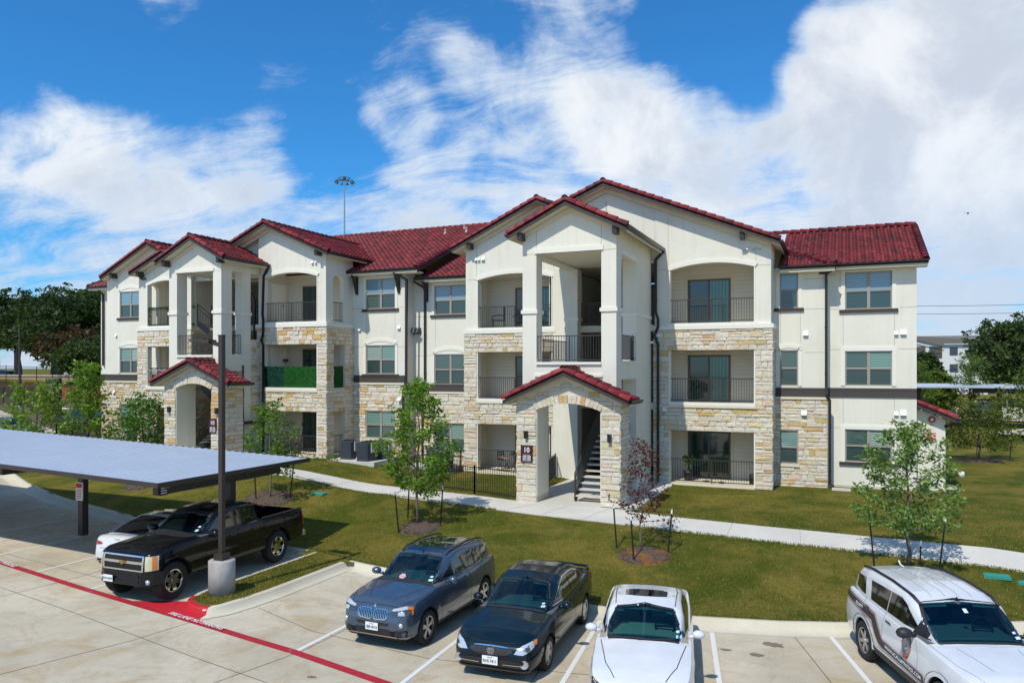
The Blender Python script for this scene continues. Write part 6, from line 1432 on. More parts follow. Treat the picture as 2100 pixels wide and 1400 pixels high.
def car(name,loc,rz,label,cat,sp,group='vehicles in the car park'):
    L,Wd,H=sp['L'],sp['W'],sp['H']; r=sp['wr']; x0=sp['fo']; wbx=sp['wb']; X=lambda u: L/2-u   # u metres from the nose
    t=thing(name,loc,label,cat,group,rz)
    dk=sp['deck']; gh=sp['gh']; bed=sp.get('bed'); sill=sp.get('sill',.27); lift=sp.get('lift',0.)
    pw=sp.get('plan',[(0,.70),(.06,.80),(.18,.89),(.40,.955),(.75,.985),(1.3,1.),(L-1.2,1.),(L-.5,.97),(L-.15,.92),(L-.04,.86),(L,.80)])
    ra=r+sp.get('agap',.065)
    us=set([0,.02,.05,.09,.14,.2,.28,.38,.5,L,L-.02,L-.06,L-.12,L-.2,L-.3,L-.42])
    u=.6
    while u<L-.5: us.add(round(u,3)); u+=.13
    for c in (x0,x0+wbx):
        for k in range(-9,10): us.add(round(c+ra*math.sin(k*math.pi/18),4))
    if bed: us|={bed[0]-.02,bed[0]+.02,bed[1]-.02,bed[1]+.02}
    us=sorted(q for q in us if 0<=q<=L)
    side=sp.get('side',[(0,.93),(.18,.975),(.5,1.),(.72,.985),(.88,.965),(1.,.94)])
    B=MB(); rings=[]
    zc=r+lift*0
    for u in us:
        w=Wd/2*interp(pw,u); dz=interp(dk,u); zb=sill-.06
        nose=interp([(0,.24),(.06,.08),(.16,0),(L-.16,0),(L-.06,.08),(L,.22)],u); zl=sill-.02+nose*.9; arch=False
        for c in (x0,x0+wbx):
            if abs(u-c)<ra: zl=max(zl,zc+math.sqrt(max(0,ra*ra-(u-c)**2))); arch=True
        zs=dz-.055; x=X(u); pts=[]
        yi=.66 if arch else .80
        pts+=[(0,zb+nose),(w*.66,zb+nose),(w*yi,zl if arch else zb+nose),(w*(.965 if arch else .90),zl)]
        for k in range(9):
            q=k/8; z=lerp(zl+(.0 if arch else .03),zs,q); v=(z-sill)/(zs-sill+1e-6); y=w*interp(side,max(0,min(1,v)))
            if arch and k<2: y=max(y,w*.985)
            pts.append((y,z))
        inb=bed and bed[0]<u<bed[1]
        if inb: f=dz-.52; pts+=[(w*.935,dz-.012),(w*.90,dz),(w*.865,dz),(w*.855,dz-.02),(w*.85,f),(0,f)]
        else:
            cr=interp(sp.get('crown',[(0,.01),(.5,.03),(1.3,.045),(L,.02)]),u)
            pts+=[(w*.925,dz-.018),(w*.875,dz-.002),(w*.66,dz+cr*.5),(w*.45,dz+cr*.72),(w*.22,dz+cr*.93),(0,dz+cr)]
        rings.append([(x,y,z) for y,z in pts])
    npt=len(rings[0]); I=[[ [B.V((x,s*y,z)) for x,y,z in rg_] for s in(1,-1)] for rg_ in rings]
    for a,b_ in zip(I,I[1:]):
        for si in(0,1):
            for k in range(npt-1):
                q=(a[si][k],a[si][k+1],b_[si][k+1],b_[si][k]); B.F(q if si else q[::-1],None,1 if k<3 else 0)
    for e,fl in((0,False),(-1,True)):
        for si in(0,1):
            A=I[e][si]; 
            for k in range(npt-1): q=(A[k],A[k+1],A[npt-1]) ; B.F(q if (si==0)==fl else q[::-1])
    nlow=len(B.f); ws=sp.get('ws'); glassf=[]
    # cabin
    g0,g1=gh[0][0],gh[-1][0]; gs=set(q for q,_ in gh); u=g0
    while u<g1: gs.add(round(u,3)); u+=(.05 if u<g0+1.3 else .10)
    gs=sorted(gs); yb=sp.get('yb',.90); tum=sp.get('tum',.30); R2=[]
    for u in gs:
        w=Wd/2*interp(pw,u)*yb; zt=interp(gh,u); zbt=interp(dk,u)-.05; zt=max(zt,zbt+.01); hgt=zt-zbt; pts=[]
        full=max(.05,H-zbt); endt=interp([(g0,.80),(g0+.9,1.),(g1-.8,1.),(g1,.88)],u)
        w*=endt if hgt<full else 1
        yr=w-tum*hgt
        for k in range(8): q=k/7*.86; pts.append((w-(w-yr)*q*(1-.12*(1-q)),zbt+hgt*q))
        rc=min(.09,hgt*.14)
        pts+=[(yr-.012,zbt+hgt*.935),(yr-.05,zt-.012-.0*rc),(yr*.86,zt+.004),(yr*.6,zt+.018),(yr*.3,zt+.027),(0,zt+.03)]
        R2.append([(X(u),y,z) for y,z in pts])
    n2=len(R2[0]); I=[[ [B.V((x,s*y,z)) for x,y,z in rg_] for s in(1,-1)] for rg_ in R2]
    for a,b_ in zip(I,I[1:]):
        for si in(0,1):
            for k in range(n2-1):
                q=(a[si][k],a[si][k+1],b_[si][k+1],b_[si][k]); c_=sum((Vector(B.v[i]) for i in q),Vector())/4
                mi=0
                if ws and c_.x>X(g0+1.25):
                    n_=(Vector(B.v[q[1]])-Vector(B.v[q[0]])).cross(Vector(B.v[q[3]])-Vector(B.v[q[0]])).normalized()
                    if abs(n_.y)<.62:
                        d_=pdist(ws,c_.y,c_.z)
                        if d_>.035: glassf.append(q if si else q[::-1]); continue
                        if d_>.0: mi=2
                B.F(q if si else q[::-1],None,mi)
    if gh[-1][1]-interp(dk,g1)>.15 :
        for si in(0,1):
            A=I[-1][si]
            for k in range(n2-1): q=(A[k],A[k+1],A[n2-1]); B.F(q if si==0 else q[::-1])
    bvh=BVHTree.FromPolygons([Vector(v) for v in B.v],B.f+glassf)
    if ws:      # floor of the cabin at belt height is trim, not paint
        for i,f in enumerate(B.f[:nlow]):
            c_=sum((Vector(B.v[k]) for k in f),Vector())/len(f)
            if X(g1-.1)<c_.x<X(g0+.14) and c_.z>interp(dk,L/2-c_.x)-.03 and abs(c_.y)<Wd*.42: B.m[i]=3 if sp.get('tan') else 2
    body=B.build('body',[M[sp['paint']],M['well'],M['interior'],M['interior_tan']],t,True,world=False)
    if ws:
        cabin_fit(t,X,g0,dk,H,sp); m=MB(); P_=[(X(g0+.3),y,z) for y,z in ws]; seam(m,bvh,P_+P_[:1],FR,.045,.0045); m.build('glass_border',M['black_plastic'],t,True,world=False)
    try:
        body.data.set_sharp_from_angle(angle=R(38))
    except Exception: pass
    for sgn in(1,-1):
        for c in(x0,x0+wbx): wheel(t,X(c),sgn*(Wd/2-sp.get('tw',.235)/2-.02),r,sp.get('tw',.235),sp['rr'],sp['sp'],sp['style'],sp.get('rimmat','rim_metal'))
    def part(nm_,mt,items,parent=t,off=.006,grid=.07):
        if nm_ in('side_window','tail_light','door_handle','indicator','inspection_sticker','headlight','wheel_arch_trim','bumper_intake','window_trim'):
            for pts,d in items:
                m=MB(); decal(m,bvh,pts,d,off,grid); o=m.build(nm_,M[mt],parent,True,world=False)
            return o
        m=MB()
        for pts,d in items: decal(m,bvh,pts,d,off,grid)
        return m.build(nm_,M[mt],parent,True,world=False)
    def both(pts,d): return [([(x,y,z) for x,y,z in pts],d),([(x,-y,z) for x,y,z in pts],(d[0],-d[1],d[2]))]
    sp['X']=X
    return t,bvh,part,both,X,body
def pdist(P,y,z):
    """signed distance, positive inside"""
    ins=False; best=9
    for i in range(len(P)):
        (x1,y1),(x2,y2)=P[i],P[(i+1)%len(P)]
        if (y1>z)!=(y2>z) and y<(x2-x1)*(z-y1)/(y2-y1)+x1: ins=not ins
        dx,dy=x2-x1,y2-y1; q=max(0,min(1,((y-x1)*dx+(z-y1)*dy)/(dx*dx+dy*dy+1e-9))); best=min(best,math.hypot(y-x1-q*dx,z-y1-q*dy))
    return best if ins else -best
def cabin_fit(t,X,g0,dk,H,sp):
    mt=M['interior_tan'] if sp.get('tan') else M['interior']; zb=interp(dk,g0+1.1); hh=H-zb
    for s in(-1,1):
        m=MB(); x=X(g0+1.25); y=s*.37
        m.box(x-.10,x,y-.25,y+.25,zb-.05,zb+hh*.42); m.box(x-.09,x+.0,y-.13,y+.13,zb+hh*.46,zb+hh*.70); m.bar((x-.05,y-.05,zb+hh*.4),(x-.05,y-.05,zb+hh*.5),.02,.02); m.build('front_seat',mt,t,world=False,bevel=.04)
    m=MB(); m.box(X(g0+2.1),X(g0+2.0),-.55,.55,zb-.02,zb+hh*.32); m.build('rear_seat',mt,t,world=False,bevel=.04)
    m=MB(); c=Vector((X(g0+.72),.37,zb+.10)); n=20
    P=[c+Vector((-.08*math.sin(a),.175*math.cos(a),.16*math.sin(a))) for a in (2*math.pi*k/n for k in range(n+1))]; m.tube(P,.016,6); m.bar(c+Vector((0,-.17,0)),c+Vector((0,.17,0)),.05,.03); m.build('steering_wheel',M['well'],t,True,world=False)
    m=MB(); m.box(X(g0+.95),X(g0+.90),-.12,.12,zb+hh*.80,zb+hh*.90); m.bar((X(g0+.92),0,zb+hh*.85),(X(g0+.86),0,zb+hh*.98),.02,.02); m.build('rear_view_mirror',M['well'],t,world=False)
def frontpoly(X,u,L_): return [(X(u),y,z) for y,z in L_]
def sidepoly(X,L_,y=1.): return [(X(u),y,z) for u,z in L_]
def mirror_part(t,X,u,y,z,mt,s,big=1.):
    m=MB(); n=10; R_=[]
    for q,(k,sc_) in enumerate(((0,.55),(.03,.92),(.08,1.),(.13,.8),(.16,.35))):
        R_.append([m.V((X(u)+k*big-.03,s*(y+.13*big)+s*.125*big*sc_*math.cos(a),z+.085*big*sc_*math.sin(a)*(1.0))) for a in (2*math.pi*i/n for i in range(n))])
    for A,B in zip(R_,R_[1:]):
        for k in range(n): m.F((A[k],A[(k+1)%n],B[(k+1)%n],B[k]))
    m.F(R_[0]); m.F(R_[-1]); m.bar((X(u)+.03,s*(y-.06),z-.05),(X(u)+.04,s*(y+.06),z-.04),.06,.04,up=(1,0,0)); m.build('wing_mirror',M[mt],t,True,world=False)
def plate(t,bvh,x,z,txt,s=1,w=.31,state='TEXAS',y=0.,tilt=0,mt='plate_white'):
    m=MB(); h=bvh.ray_cast(Vector((x+s*1.,y,z)),Vector((-s,0,0)),3.); px=(h[0].x if h[0] else x)+s*.035
    m.box(px-.012,px,y-w/2,y+w/2,z-w/4,z+w/4); p=m.build('number_plate',M[mt],t,world=False)
    k=MB(); T=Matrix.Translation((px+s*.003,y,z-.018))@Matrix.Rotation(R(90*s),4,'Z')@Matrix.Rotation(R(90),4,'X'); textmb(k,txt,w*.27,T,bold=.0015,sx=.82)
    T=Matrix.Translation((px+s*.003,y,z+w*.165))@Matrix.Rotation(R(90*s),4,'Z')@Matrix.Rotation(R(90),4,'X'); textmb(k,state,w*.12,T); k.build('plate_lettering',M['ink'],p,world=False)
def ring_badge(m,x,y,z,r,s=1,mi=0):
    pass
def seams(t,bvh,items,w=.009):
    m=MB()
    for pts,d in items: seam(m,bvh,pts,d,w)
    m.build('panel_gap',M['gap'],t,world=False)
def mk(n): return n
DN=(0,0,-1); FR=(-1,0,0); BK=(1,0,0); SD=(0,-1,0)
def car_suv_blue():
    L=4.64; sp=dict(L=L,W=1.86,H=1.66,wb=2.88,fo=.84,wr=.37,rr=.245,sp=5,style='twin',ws=[(-.74,1.13),(-.40,1.155),(0,1.16),(.40,1.155),(.74,1.13),(.70,1.22),(.575,1.545),(0,1.585),(-.575,1.545),(-.70,1.22)],paint='paint_blue_grey',tum=.27,yb=.915,sill=.30,
      deck=[(0,.66),(.03,.80),(.10,.90),(.3,.985),(.8,1.05),(1.35,1.10),(2.4,1.10),(3.8,1.16),(4.40,1.17),(4.56,1.05),(L,.62)],
      gh=[(1.30,1.09),(1.7,1.335),(2.12,1.565),(2.5,1.64),(3.0,1.66),(3.7,1.635),(4.15,1.56),(4.27,1.48),(4.52,1.13)])
    t,bvh,part,both,X,body=car('parked_car',(-8.98,15.60,-1.05),R(-90.3),'blue grey SUV with panoramic roof and twin kidney grilles, leftmost of the open row','car',sp)
    part('windshield','car_glass',[([(X(1.4),y,z) for y,z in((-.74,1.13),(-.40,1.155),(0,1.16),(.40,1.155),(.74,1.13),(.70,1.22),(.575,1.545),(0,1.585),(-.575,1.545),(-.70,1.22))],FR)],grid=.09)
    part('side_window','side_glass',both(sidepoly(X,[(1.75,1.17),(2.9,1.18),(2.9,1.53),(2.5,1.535),(2.25,1.47)]),SD)+both(sidepoly(X,[(2.96,1.18),(3.62,1.205),(3.66,1.51),(2.96,1.53)]),SD)+both(sidepoly(X,[(3.70,1.21),(4.12,1.26),(4.20,1.36),(4.05,1.46),(3.73,1.505)]),SD))
    part('rear_window','side_glass',[([(X(4.5),y,z) for y,z in((-.62,1.2),(.62,1.2),(.54,1.5),(-.54,1.5))],BK)])
    part('panoramic_roof','side_glass',[([(X(u),y,1.7) for u,y in((2.28,-.50),(2.24,0),(2.28,.50),(3.95,.47),(3.95,-.47))],DN)])
    for s in(1,-1):
        m=MB(); m.tube([(X(2.2),s*.585,1.60),(X(2.4),s*.60,1.665),(X(3.2),s*.60,1.70),(X(3.9),s*.58,1.66),(X(4.15),s*.57,1.60)],.018,6); m.build('roof_rail',M['black_plastic'],t,True,world=False)
        mirror_part(t,X,1.78,.90,1.18,'paint_blue_grey',s)
    for s in(1,-1):
        m=MB(); decal(m,bvh,[(X(.1),s*y,z) for y,z in((.40,.83),(.46,.90),(.74,.955),(.88,.95),(.87,.83),(.70,.765),(.46,.77))],(-1,-s*.35,0),.008,.05); h=m.build('headlight',M['lamp_dark'],t,True,world=False)
        m=MB(); decal(m,bvh,[(X(.1),s*y,z) for y,z in((.44,.868),(.47,.898),(.74,.948),(.80,.945),(.78,.905),(.50,.865))],(-1,-s*.35,0),.020,.04); decal(m,bvh,[(X(.1),s*y,z) for y,z in((.60,.80),(.60,.86),(.72,.875),(.74,.80))],(-1,-s*.35,0),.020,.04); m.build('headlight_lens',M['lamp_clear'],h,True,world=False)
        m=MB(); decal(m,bvh,[(X(.15),s*y,z) for y,z in((.78,.905),(.80,.948),(.895,.948),(.905,.80),(.86,.79),(.85,.90))],(-1,-s*.5,0),.024,.04); m.build('indicator',M['amber'],h,True,world=False)
        g=MB(); decal(g,bvh,[(X(.02),s*y,z) for y,z in((.03,.70),(.025,.82),(.07,.875),(.30,.875),(.375,.83),(.36,.74),(.30,.695),(.08,.675))],FR,.010,.06); gg=g.build('kidney_grille',M['gap'],t,True,world=False)
        c=MB()
        pr=[(.03,.70),(.025,.82),(.07,.875),(.30,.875),(.375,.83),(.36,.74),(.30,.695),(.08,.675),(.03,.70)]; seam(c,bvh,[(X(.02),s*y,z) for y,z in pr],FR,.018,.018)
        for k in range(7): y=.075+.042*k; seam(c,bvh,[(X(.02),s*y,.695),(X(.02),s*y,.865)],FR,.014,.02)
        c.build('grille_bars',M['chrome'],gg,True,world=False)
        h_=bvh.ray_cast(Vector((3,s*.68,.60)),Vector((-1,0,0)))[0]; f=MB(); f.cyl(h_-Vector((.03,0,0)),h_+Vector((.012,0,0)),.055,.05,n=16); f.build('fog_light',M['lamp_clear'],t,True,world=False)
    part('bumper_intake','black_plastic',[([(X(0),y,z) for y,z in((-.36,.56),(.36,.56),(.42,.62),(-.42,.62))],FR),([(X(0),y,z) for y,z in((-.44,.36),(.44,.36),(.42,.50),(-.42,.50))],FR)]+both([(X(.05),y,z) for y,z in((.52,.36),(.56,.50),(.80,.50),(.86,.36))],(-1,-.2,0)),off=.008)
    part('bumper_lip','rim_metal',[([(X(0),y,z) for y,z in((-.60,.325),(.60,.325),(.58,.355),(-.58,.355))],FR)]+both([(X(.05),y,z) for y,z in((.62,.325),(.62,.35),(.84,.35),(.84,.325))],(-1,-.3,0)),off=.012)
    part('wheel_arch_trim','black_plastic',both(sidepoly(X,[(1.40,.27),(3.2,.27),(3.2,.36),(1.40,.36)]),SD),off=.006)
    part('tail_light','lamp_red',both([(X(4.5),y,z) for y,z in((.60,1.0),(.62,1.10),(.9,1.12),(.92,.98))],(1,-.6,0)),off=.01)
    seams(t,bvh,both(sidepoly(X,[(1.45,.36),(1.42,.75),(1.66,1.14)]),SD)+both(sidepoly(X,[(2.92,.36),(2.92,1.14)]),SD)+both(sidepoly(X,[(3.62,1.19),(3.72,1.0),(3.50,.62)]),SD)+both([(X(.35),.30,1),(X(.9),.55,1.1),(X(1.35),.72,1.1)],DN)+[([(X(.16),y,1.0) for y in(-.60,-.3,0,.3,.60)],DN)]+both([(X(.16),.60,1),(X(.6),.80,1),(X(1.4),.86,1.1)],DN))
    part('door_handle','chrome',both(sidepoly(X,[(2.62,1.005),(2.82,1.01),(2.82,1.04),(2.62,1.035)]),SD)+both(sidepoly(X,[(3.45,1.02),(3.62,1.03),(3.62,1.06),(3.45,1.05)]),SD),off=.02)
    part('inspection_sticker','sticker',[([(X(1.5),y,z) for y,z in((.56,1.17),(.66,1.17),(.66,1.20),(.56,1.20))],FR),([(X(1.5),y,z) for y,z in((.56,1.225),(.62,1.225),(.62,1.25),(.56,1.25))],FR)],off=.010)
    m=MB()
    for k in range(6): a=k*math.pi/3; decal(m,bvh,[(X(1.5),-.12+.05*math.cos(a)+.035*math.cos(b_),1.20+.025*math.sin(a)+.022*math.sin(b_)) for b_ in (q*math.pi/3 for q in range(6))],FR,.011)
    m.build('dashboard_toy',M['pink'],t,True,world=False)
    m=MB(); h=bvh.ray_cast(Vector((X(.12),0,1.5)),Vector((0,0,-1)))[0]; m.cyl(h+Vector((.0,0,0)),h+Vector((.012,0,.012)),.04,n=18); m.build('badge',M['chrome'],t,True,world=False)
    plate(t,bvh,X(0),.535,'SBR-0018')
def car_sedan_navy():
    L=4.80; sp=dict(L=L,W=1.78,H=1.47,wb=2.86,fo=.96,wr=.325,rr=.225,sp=6,style='fat',ws=[(-.72,.985),(-.38,1.015),(0,1.02),(.38,1.015),(.72,.985),(.50,1.355),(0,1.405),(-.50,1.355)],paint='paint_navy',tum=.36,yb=.92,sill=.24,
      deck=[(0,.54),(.04,.66),(.14,.735),(.4,.82),(.9,.90),(1.35,.945),(2.4,.95),(3.9,1.01),(4.3,1.05),(4.62,1.06),(4.74,.95),(L,.58)],
      gh=[(1.28,.94),(1.7,1.15),(2.15,1.375),(2.5,1.45),(2.95,1.475),(3.4,1.445),(3.75,1.35),(4.34,1.07)])
    t,bvh,part,both,X,body=car('parked_car',(-6.22,15.33,-1.05),R(-86.3),'dark navy sedan with a rear spoiler parked between the grey SUV and the white coupe','car',sp)
    part('windshield','car_glass',[([(X(1.4),y,z) for y,z in((-.72,.985),(-.38,1.015),(0,1.02),(.38,1.015),(.72,.985),(.50,1.355),(0,1.405),(-.50,1.355))],FR)],grid=.09)
    part('side_window','side_glass',both(sidepoly(X,[(1.80,1.02),(2.82,1.03),(2.82,1.36),(2.55,1.36),(2.25,1.27)]),SD)+both(sidepoly(X,[(2.87,1.03),(3.62,1.06),(3.55,1.24),(3.30,1.335),(2.87,1.36)]),SD)+both(sidepoly(X,[(3.66,1.07),(3.98,1.11),(3.62,1.235)]),SD))
    part('window_trim','chrome',both(sidepoly(X,[(1.72,1.0),(3.95,1.06),(3.98,1.08),(1.72,1.015)]),SD)+both(sidepoly(X,[(1.76,1.015),(2.22,1.275),(2.55,1.375),(3.0,1.385),(3.32,1.36),(3.65,1.255),(4.0,1.10),(4.02,1.12),(3.67,1.275),(3.33,1.38),(3.0,1.405),(2.53,1.39),(2.18,1.285)]),SD),off=.008)
    part('rear_window','side_glass',[([(X(4.0),y,1.5) for y in(-.56,.56)][:1]+[(X(4.25),-.62,1.5),(X(4.25),.62,1.5),(X(3.6),.50,1.5),(X(3.6),-.50,1.5)],DN)])
    for s in(1,-1):
        mirror_part(t,X,1.85,.86,1.02,'paint_navy',s,.95)
        m=MB(); decal(m,bvh,[(X(.1),s*y,z) for y,z in((.42,.565),(.50,.66),(.62,.725),(.84,.80),(.90,.80),(.86,.70),(.74,.62),(.60,.56))],(-1,-s*.5,-.15),.008,.05); h=m.build('headlight',M['lamp_clear'],t,True,world=False)
        m=MB(); decal(m,bvh,[(X(.2),s*y,z) for y,z in((.79,.71),(.83,.79),(.90,.80),(.87,.71))],(-1,-s*.6,-.1),.022,.04); m.build('indicator',M['amber'],h,True,world=False)
        m=MB(); decal(m,bvh,[(X(.2),s*y,z) for y,z in((.60,.62),(.60,.67),(.68,.70),(.71,.65),(.67,.60))],(-1,-s*.5,-.1),.020,.03); m.build('projector',M['lamp_dark'],h,True,world=False)
        h_=bvh.ray_cast(Vector((3,s*.66,.40)),Vector((-1,0,0)))[0]; f=MB(); f.lathe([(0,.0),(.05,0),(.07,.012),(.078,.012),(.078,-.03)],'X',(h_.x+.004,s*.66,.40),n=18); f.build('fog_light',M['chrome'],t,True,world=False)
    part('grille','black_plastic',[([(X(0),y,z) for y,z in((-.44,.60),(-.30,.54),(0,.52),(.30,.54),(.44,.60),(.40,.645),(0,.655),(-.40,.645))],FR),([(X(0),y,z) for y,z in((-.66,.30),(.66,.30),(.60,.44),(.42,.455),(-.42,.455),(-.60,.44))],FR)],off=.008)
    part('grille_trim','chrome',[([(X(0),y,z) for y,z in((-.34,.660),(0,.668),(.34,.660),(.34,.675),(0,.684),(-.34,.675))],FR)]+both([(X(.03),y,z) for y,z in((.24,.355),(.62,.365),(.62,.38),(.24,.37))],FR),off=.014)
    part('bumper_lip','paint_navy',[([(X(0),y,z) for y,z in((-.74,.245),(.74,.245),(.72,.285),(-.72,.285))],FR)],off=.03)
    m=MB(); h=bvh.ray_cast(Vector((3.,0,.60)),Vector((-1,0,0)))[0]+Vector((.015,0,0))
    for (cx,cz,a,b_,tk) in((0,0,.072,.05,.009),(0,.012,.045,.022,.007),(0,-.004,.020,.045,.007)):
        for k in range(28):
            p0,p1=(2*math.pi*k/28,2*math.pi*(k+1)/28); m.poly([h+Vector((.002,cx+(a-e)*math.cos(p),cz+(b_-e)*math.sin(p))) for p,e in((p0,0),(p1,0),(p1,tk),(p0,tk))])
    m.build('badge',M['chrome'],t,world=False)
    m=MB(); m.tube([(X(4.60),-.72,1.05),(X(4.68),-.68,1.105),(X(4.72),0,1.125),(X(4.68),.68,1.105),(X(4.60),.72,1.05)],.034,6); m.build('spoiler',M['paint_navy'],t,True,world=False)
    part('tail_light','lamp_red',both([(X(4.8),y,z) for y,z in((.55,.80),(.57,.93),(.88,.96),(.92,.84))],(1,-.6,0)),off=.01)
    seams(t,bvh,both(sidepoly(X,[(1.55,.30),(1.50,.7),(1.72,.98)]),SD)+both(sidepoly(X,[(2.84,.30),(2.84,1.02)]),SD)+both(sidepoly(X,[(3.72,1.06),(3.74,.85),(3.42,.45)]),SD)+both([(X(.28),.50,1),(X(.7),.66,1),(X(1.4),.78,1)],DN)+[([(X(.13),-.45,1),(X(.09),0,1),(X(.13),.45,1)],DN)])
    part('door_handle','paint_navy',both(sidepoly(X,[(2.50,.86),(2.70,.865),(2.70,.89),(2.50,.885)]),SD)+both(sidepoly(X,[(3.40,.88),(3.58,.885),(3.58,.91),(3.40,.905)]),SD),off=.022)
    part('inspection_sticker','sticker',[([(X(1.5),y,z) for y,z in((.53,1.03),(.61,1.03),(.61,1.055),(.53,1.055))],FR),([(X(1.5),y,z) for y,z in((.53,1.07),(.58,1.07),(.58,1.09),(.53,1.09))],FR)],off=.010)
    m=MB(); m.box(X(.95),X(.85),-.0,.02,.93,.935); m.build('washer_jet',M['black_plastic'],t,world=False)
    plate(t,bvh,X(0),.43,'RHS·7411')
def car_coupe_white():
    L=4.86; sp=dict(L=L,W=1.83,H=1.43,wb=2.76,fo=1.0,wr=.33,rr=.23,sp=5,ws=[(-.73,.985),(-.38,1.01),(0,1.015),(.38,1.01),(.73,.985),(.52,1.32),(0,1.37),(-.52,1.32)],tan=1,style='fat',paint='paint_white',tum=.40,yb=.915,sill=.24,
      deck=[(0,.52),(.04,.63),(.14,.70),(.4,.79),(.9,.88),(1.4,.945),(2.4,.96),(3.9,.99),(4.4,1.05),(4.7,1.03),(4.82,.9),(L,.58)],
      gh=[(1.32,.93),(1.75,1.13),(2.25,1.345),(2.6,1.415),(3.0,1.43),(3.4,1.40),(3.8,1.30),(4.45,1.06)])
    t,bvh,part,both,X,body=car('parked_car',(-3.50,14.55,-1.05),R(-79.),'white coupe with a sunroof facing the camera, between the navy sedan and the empty stall','car',sp)
    part('windshield','car_glass',[([(X(1.4),y,z) for y,z in((-.73,.985),(-.38,1.01),(0,1.015),(.38,1.01),(.73,.985),(.52,1.32),(0,1.37),(-.52,1.32))],FR)],grid=.09)
    part('side_window','side_glass',both(sidepoly(X,[(1.85,1.0),(3.15,1.03),(3.15,1.325),(2.65,1.345),(2.3,1.24)]),SD)+both(sidepoly(X,[(3.2,1.04),(3.85,1.10),(3.65,1.20),(3.2,1.32)]),SD))
    part('sunroof','side_glass',[([(X(u),y,1.5) for u,y in((2.62,-.40),(2.58,-.2),(2.57,0),(2.58,.2),(2.62,.40),(2.92,.41),(2.97,.3),(2.97,-.3),(2.92,-.41))],DN)])
    part('rear_window','side_glass',[([(X(4.35),-.60,1.5),(X(4.35),.60,1.5),(X(3.65),.48,1.5),(X(3.65),-.48,1.5)],DN)])
    for s in(1,-1):
        mirror_part(t,X,1.85,.86,1.02,'paint_white',s,.95)
        m=MB(); decal(m,bvh,[(X(.1),s*y,z) for y,z in((.42,.54),(.48,.60),(.66,.68),(.84,.755),(.90,.76),(.86,.66),(.72,.58),(.56,.53))],(-1,-s*.5,-.25),.008,.05); h=m.build('headlight',M['lamp_dark'],t,True,world=False)
        m=MB(); decal(m,bvh,[(X(.2),s*y,z) for y,z in((.76,.67),(.80,.72),(.86,.735),(.82,.67))],(-1,-s*.6,-.2),.022,.04); m.build('indicator',M['amber'],h,True,world=False)
        m=MB(); decal(m,bvh,[(X(.2),s*y,z) for y,z in((.56,.58),(.60,.63),(.68,.66),(.66,.60))],(-1,-s*.5,-.2),.020,.03); m.build('headlight_lens',M['lamp_clear'],h,True,world=False)
    part('grille','black_plastic',[([(X(0),y,z) for y,z in((-.36,.56),(-.30,.50),(0,.485),(.30,.50),(.36,.56),(.34,.615),(0,.625),(-.34,.615))],FR),([(X(0),y,z) for y,z in((-.5,.28),(.5,.28),(.46,.36),(-.46,.36))],FR)],off=.008)
    m=MB(); h=bvh.ray_cast(Vector((3.,0,.56)),Vector((-1,0,0)))[0]+Vector((.018,0,0))
    for a,b_ in(((-.045,.04),(-.05,-.045)),((.045,.04),(.05,-.045)),((-.045,-.0),(.045,0)),((-.055,.05),(.055,.05)),((-.055,.05),(-.06,-.055)),((.055,.05),(.06,-.055)),((-.05,-.055),(.05,-.055))):
        m.bar(h+Vector((0,a[0],a[1])),h+Vector((0,b_[0],b_[1])),.010,.012)
    m.build('badge',M['chrome'],t,world=False)
    part('grille_trim','chrome',[([(X(0),y,z) for y,z in((-.36,.615),(0,.628),(.36,.615),(.38,.63),(0,.645),(-.38,.63))],FR)]+both([(X(.02),y,z) for y,z in((.33,.51),(.38,.57),(.41,.62),(.37,.62))],FR),off=.014)
    seams(t,bvh,both([(X(.22),.42,1),(X(.6),.60,1),(X(1.4),.76,1)],DN)+[([(X(.11),-.4,1),(X(.08),0,1),(X(.11),.4,1)],DN)]+both(sidepoly(X,[(1.60,.3),(1.6,.8),(1.78,.99)]),SD)+both(sidepoly(X,[(3.17,.3),(3.2,1.0)]),SD)+both([(X(2.28),.56,1.5),(X(3.1),.60,1.5),(X(3.7),.54,1.5)],DN)+[([(X(3.42),-.55,1.5),(X(3.46),0,1.5),(X(3.42),.55,1.5)],DN)],.014)
    part('sun_visor_marks','hvac_light',[([(X(2.75),s*.52+.03*math.cos(a),1.5) if False else (X(2.75)+.05*math.sin(a),s*.53+.03*math.cos(a),1.5) for a in (k*math.pi/4 for k in range(8))],DN) for s in(1,-1)],off=.006)
    part('inspection_sticker','sticker',[([(X(1.5),y,z) for y,z in((.58,1.02),(.67,1.02),(.67,1.05),(.58,1.05))],FR),([(X(1.5),y,z) for y,z in((.58,1.075),(.64,1.075),(.64,1.10),(.58,1.10))],FR)],off=.010)
    m=MB()
    for y0,y1 in((-.1,.55),(-.62,-.02)): seam(m,bvh,[(X(1.5),y0,.995),(X(1.5),y1,1.01)],FR,.016,.016)
    m.build('wiper',M['black_plastic'],t,True,world=False)
    plate(t,bvh,X(0),.40,'KDT-2946')
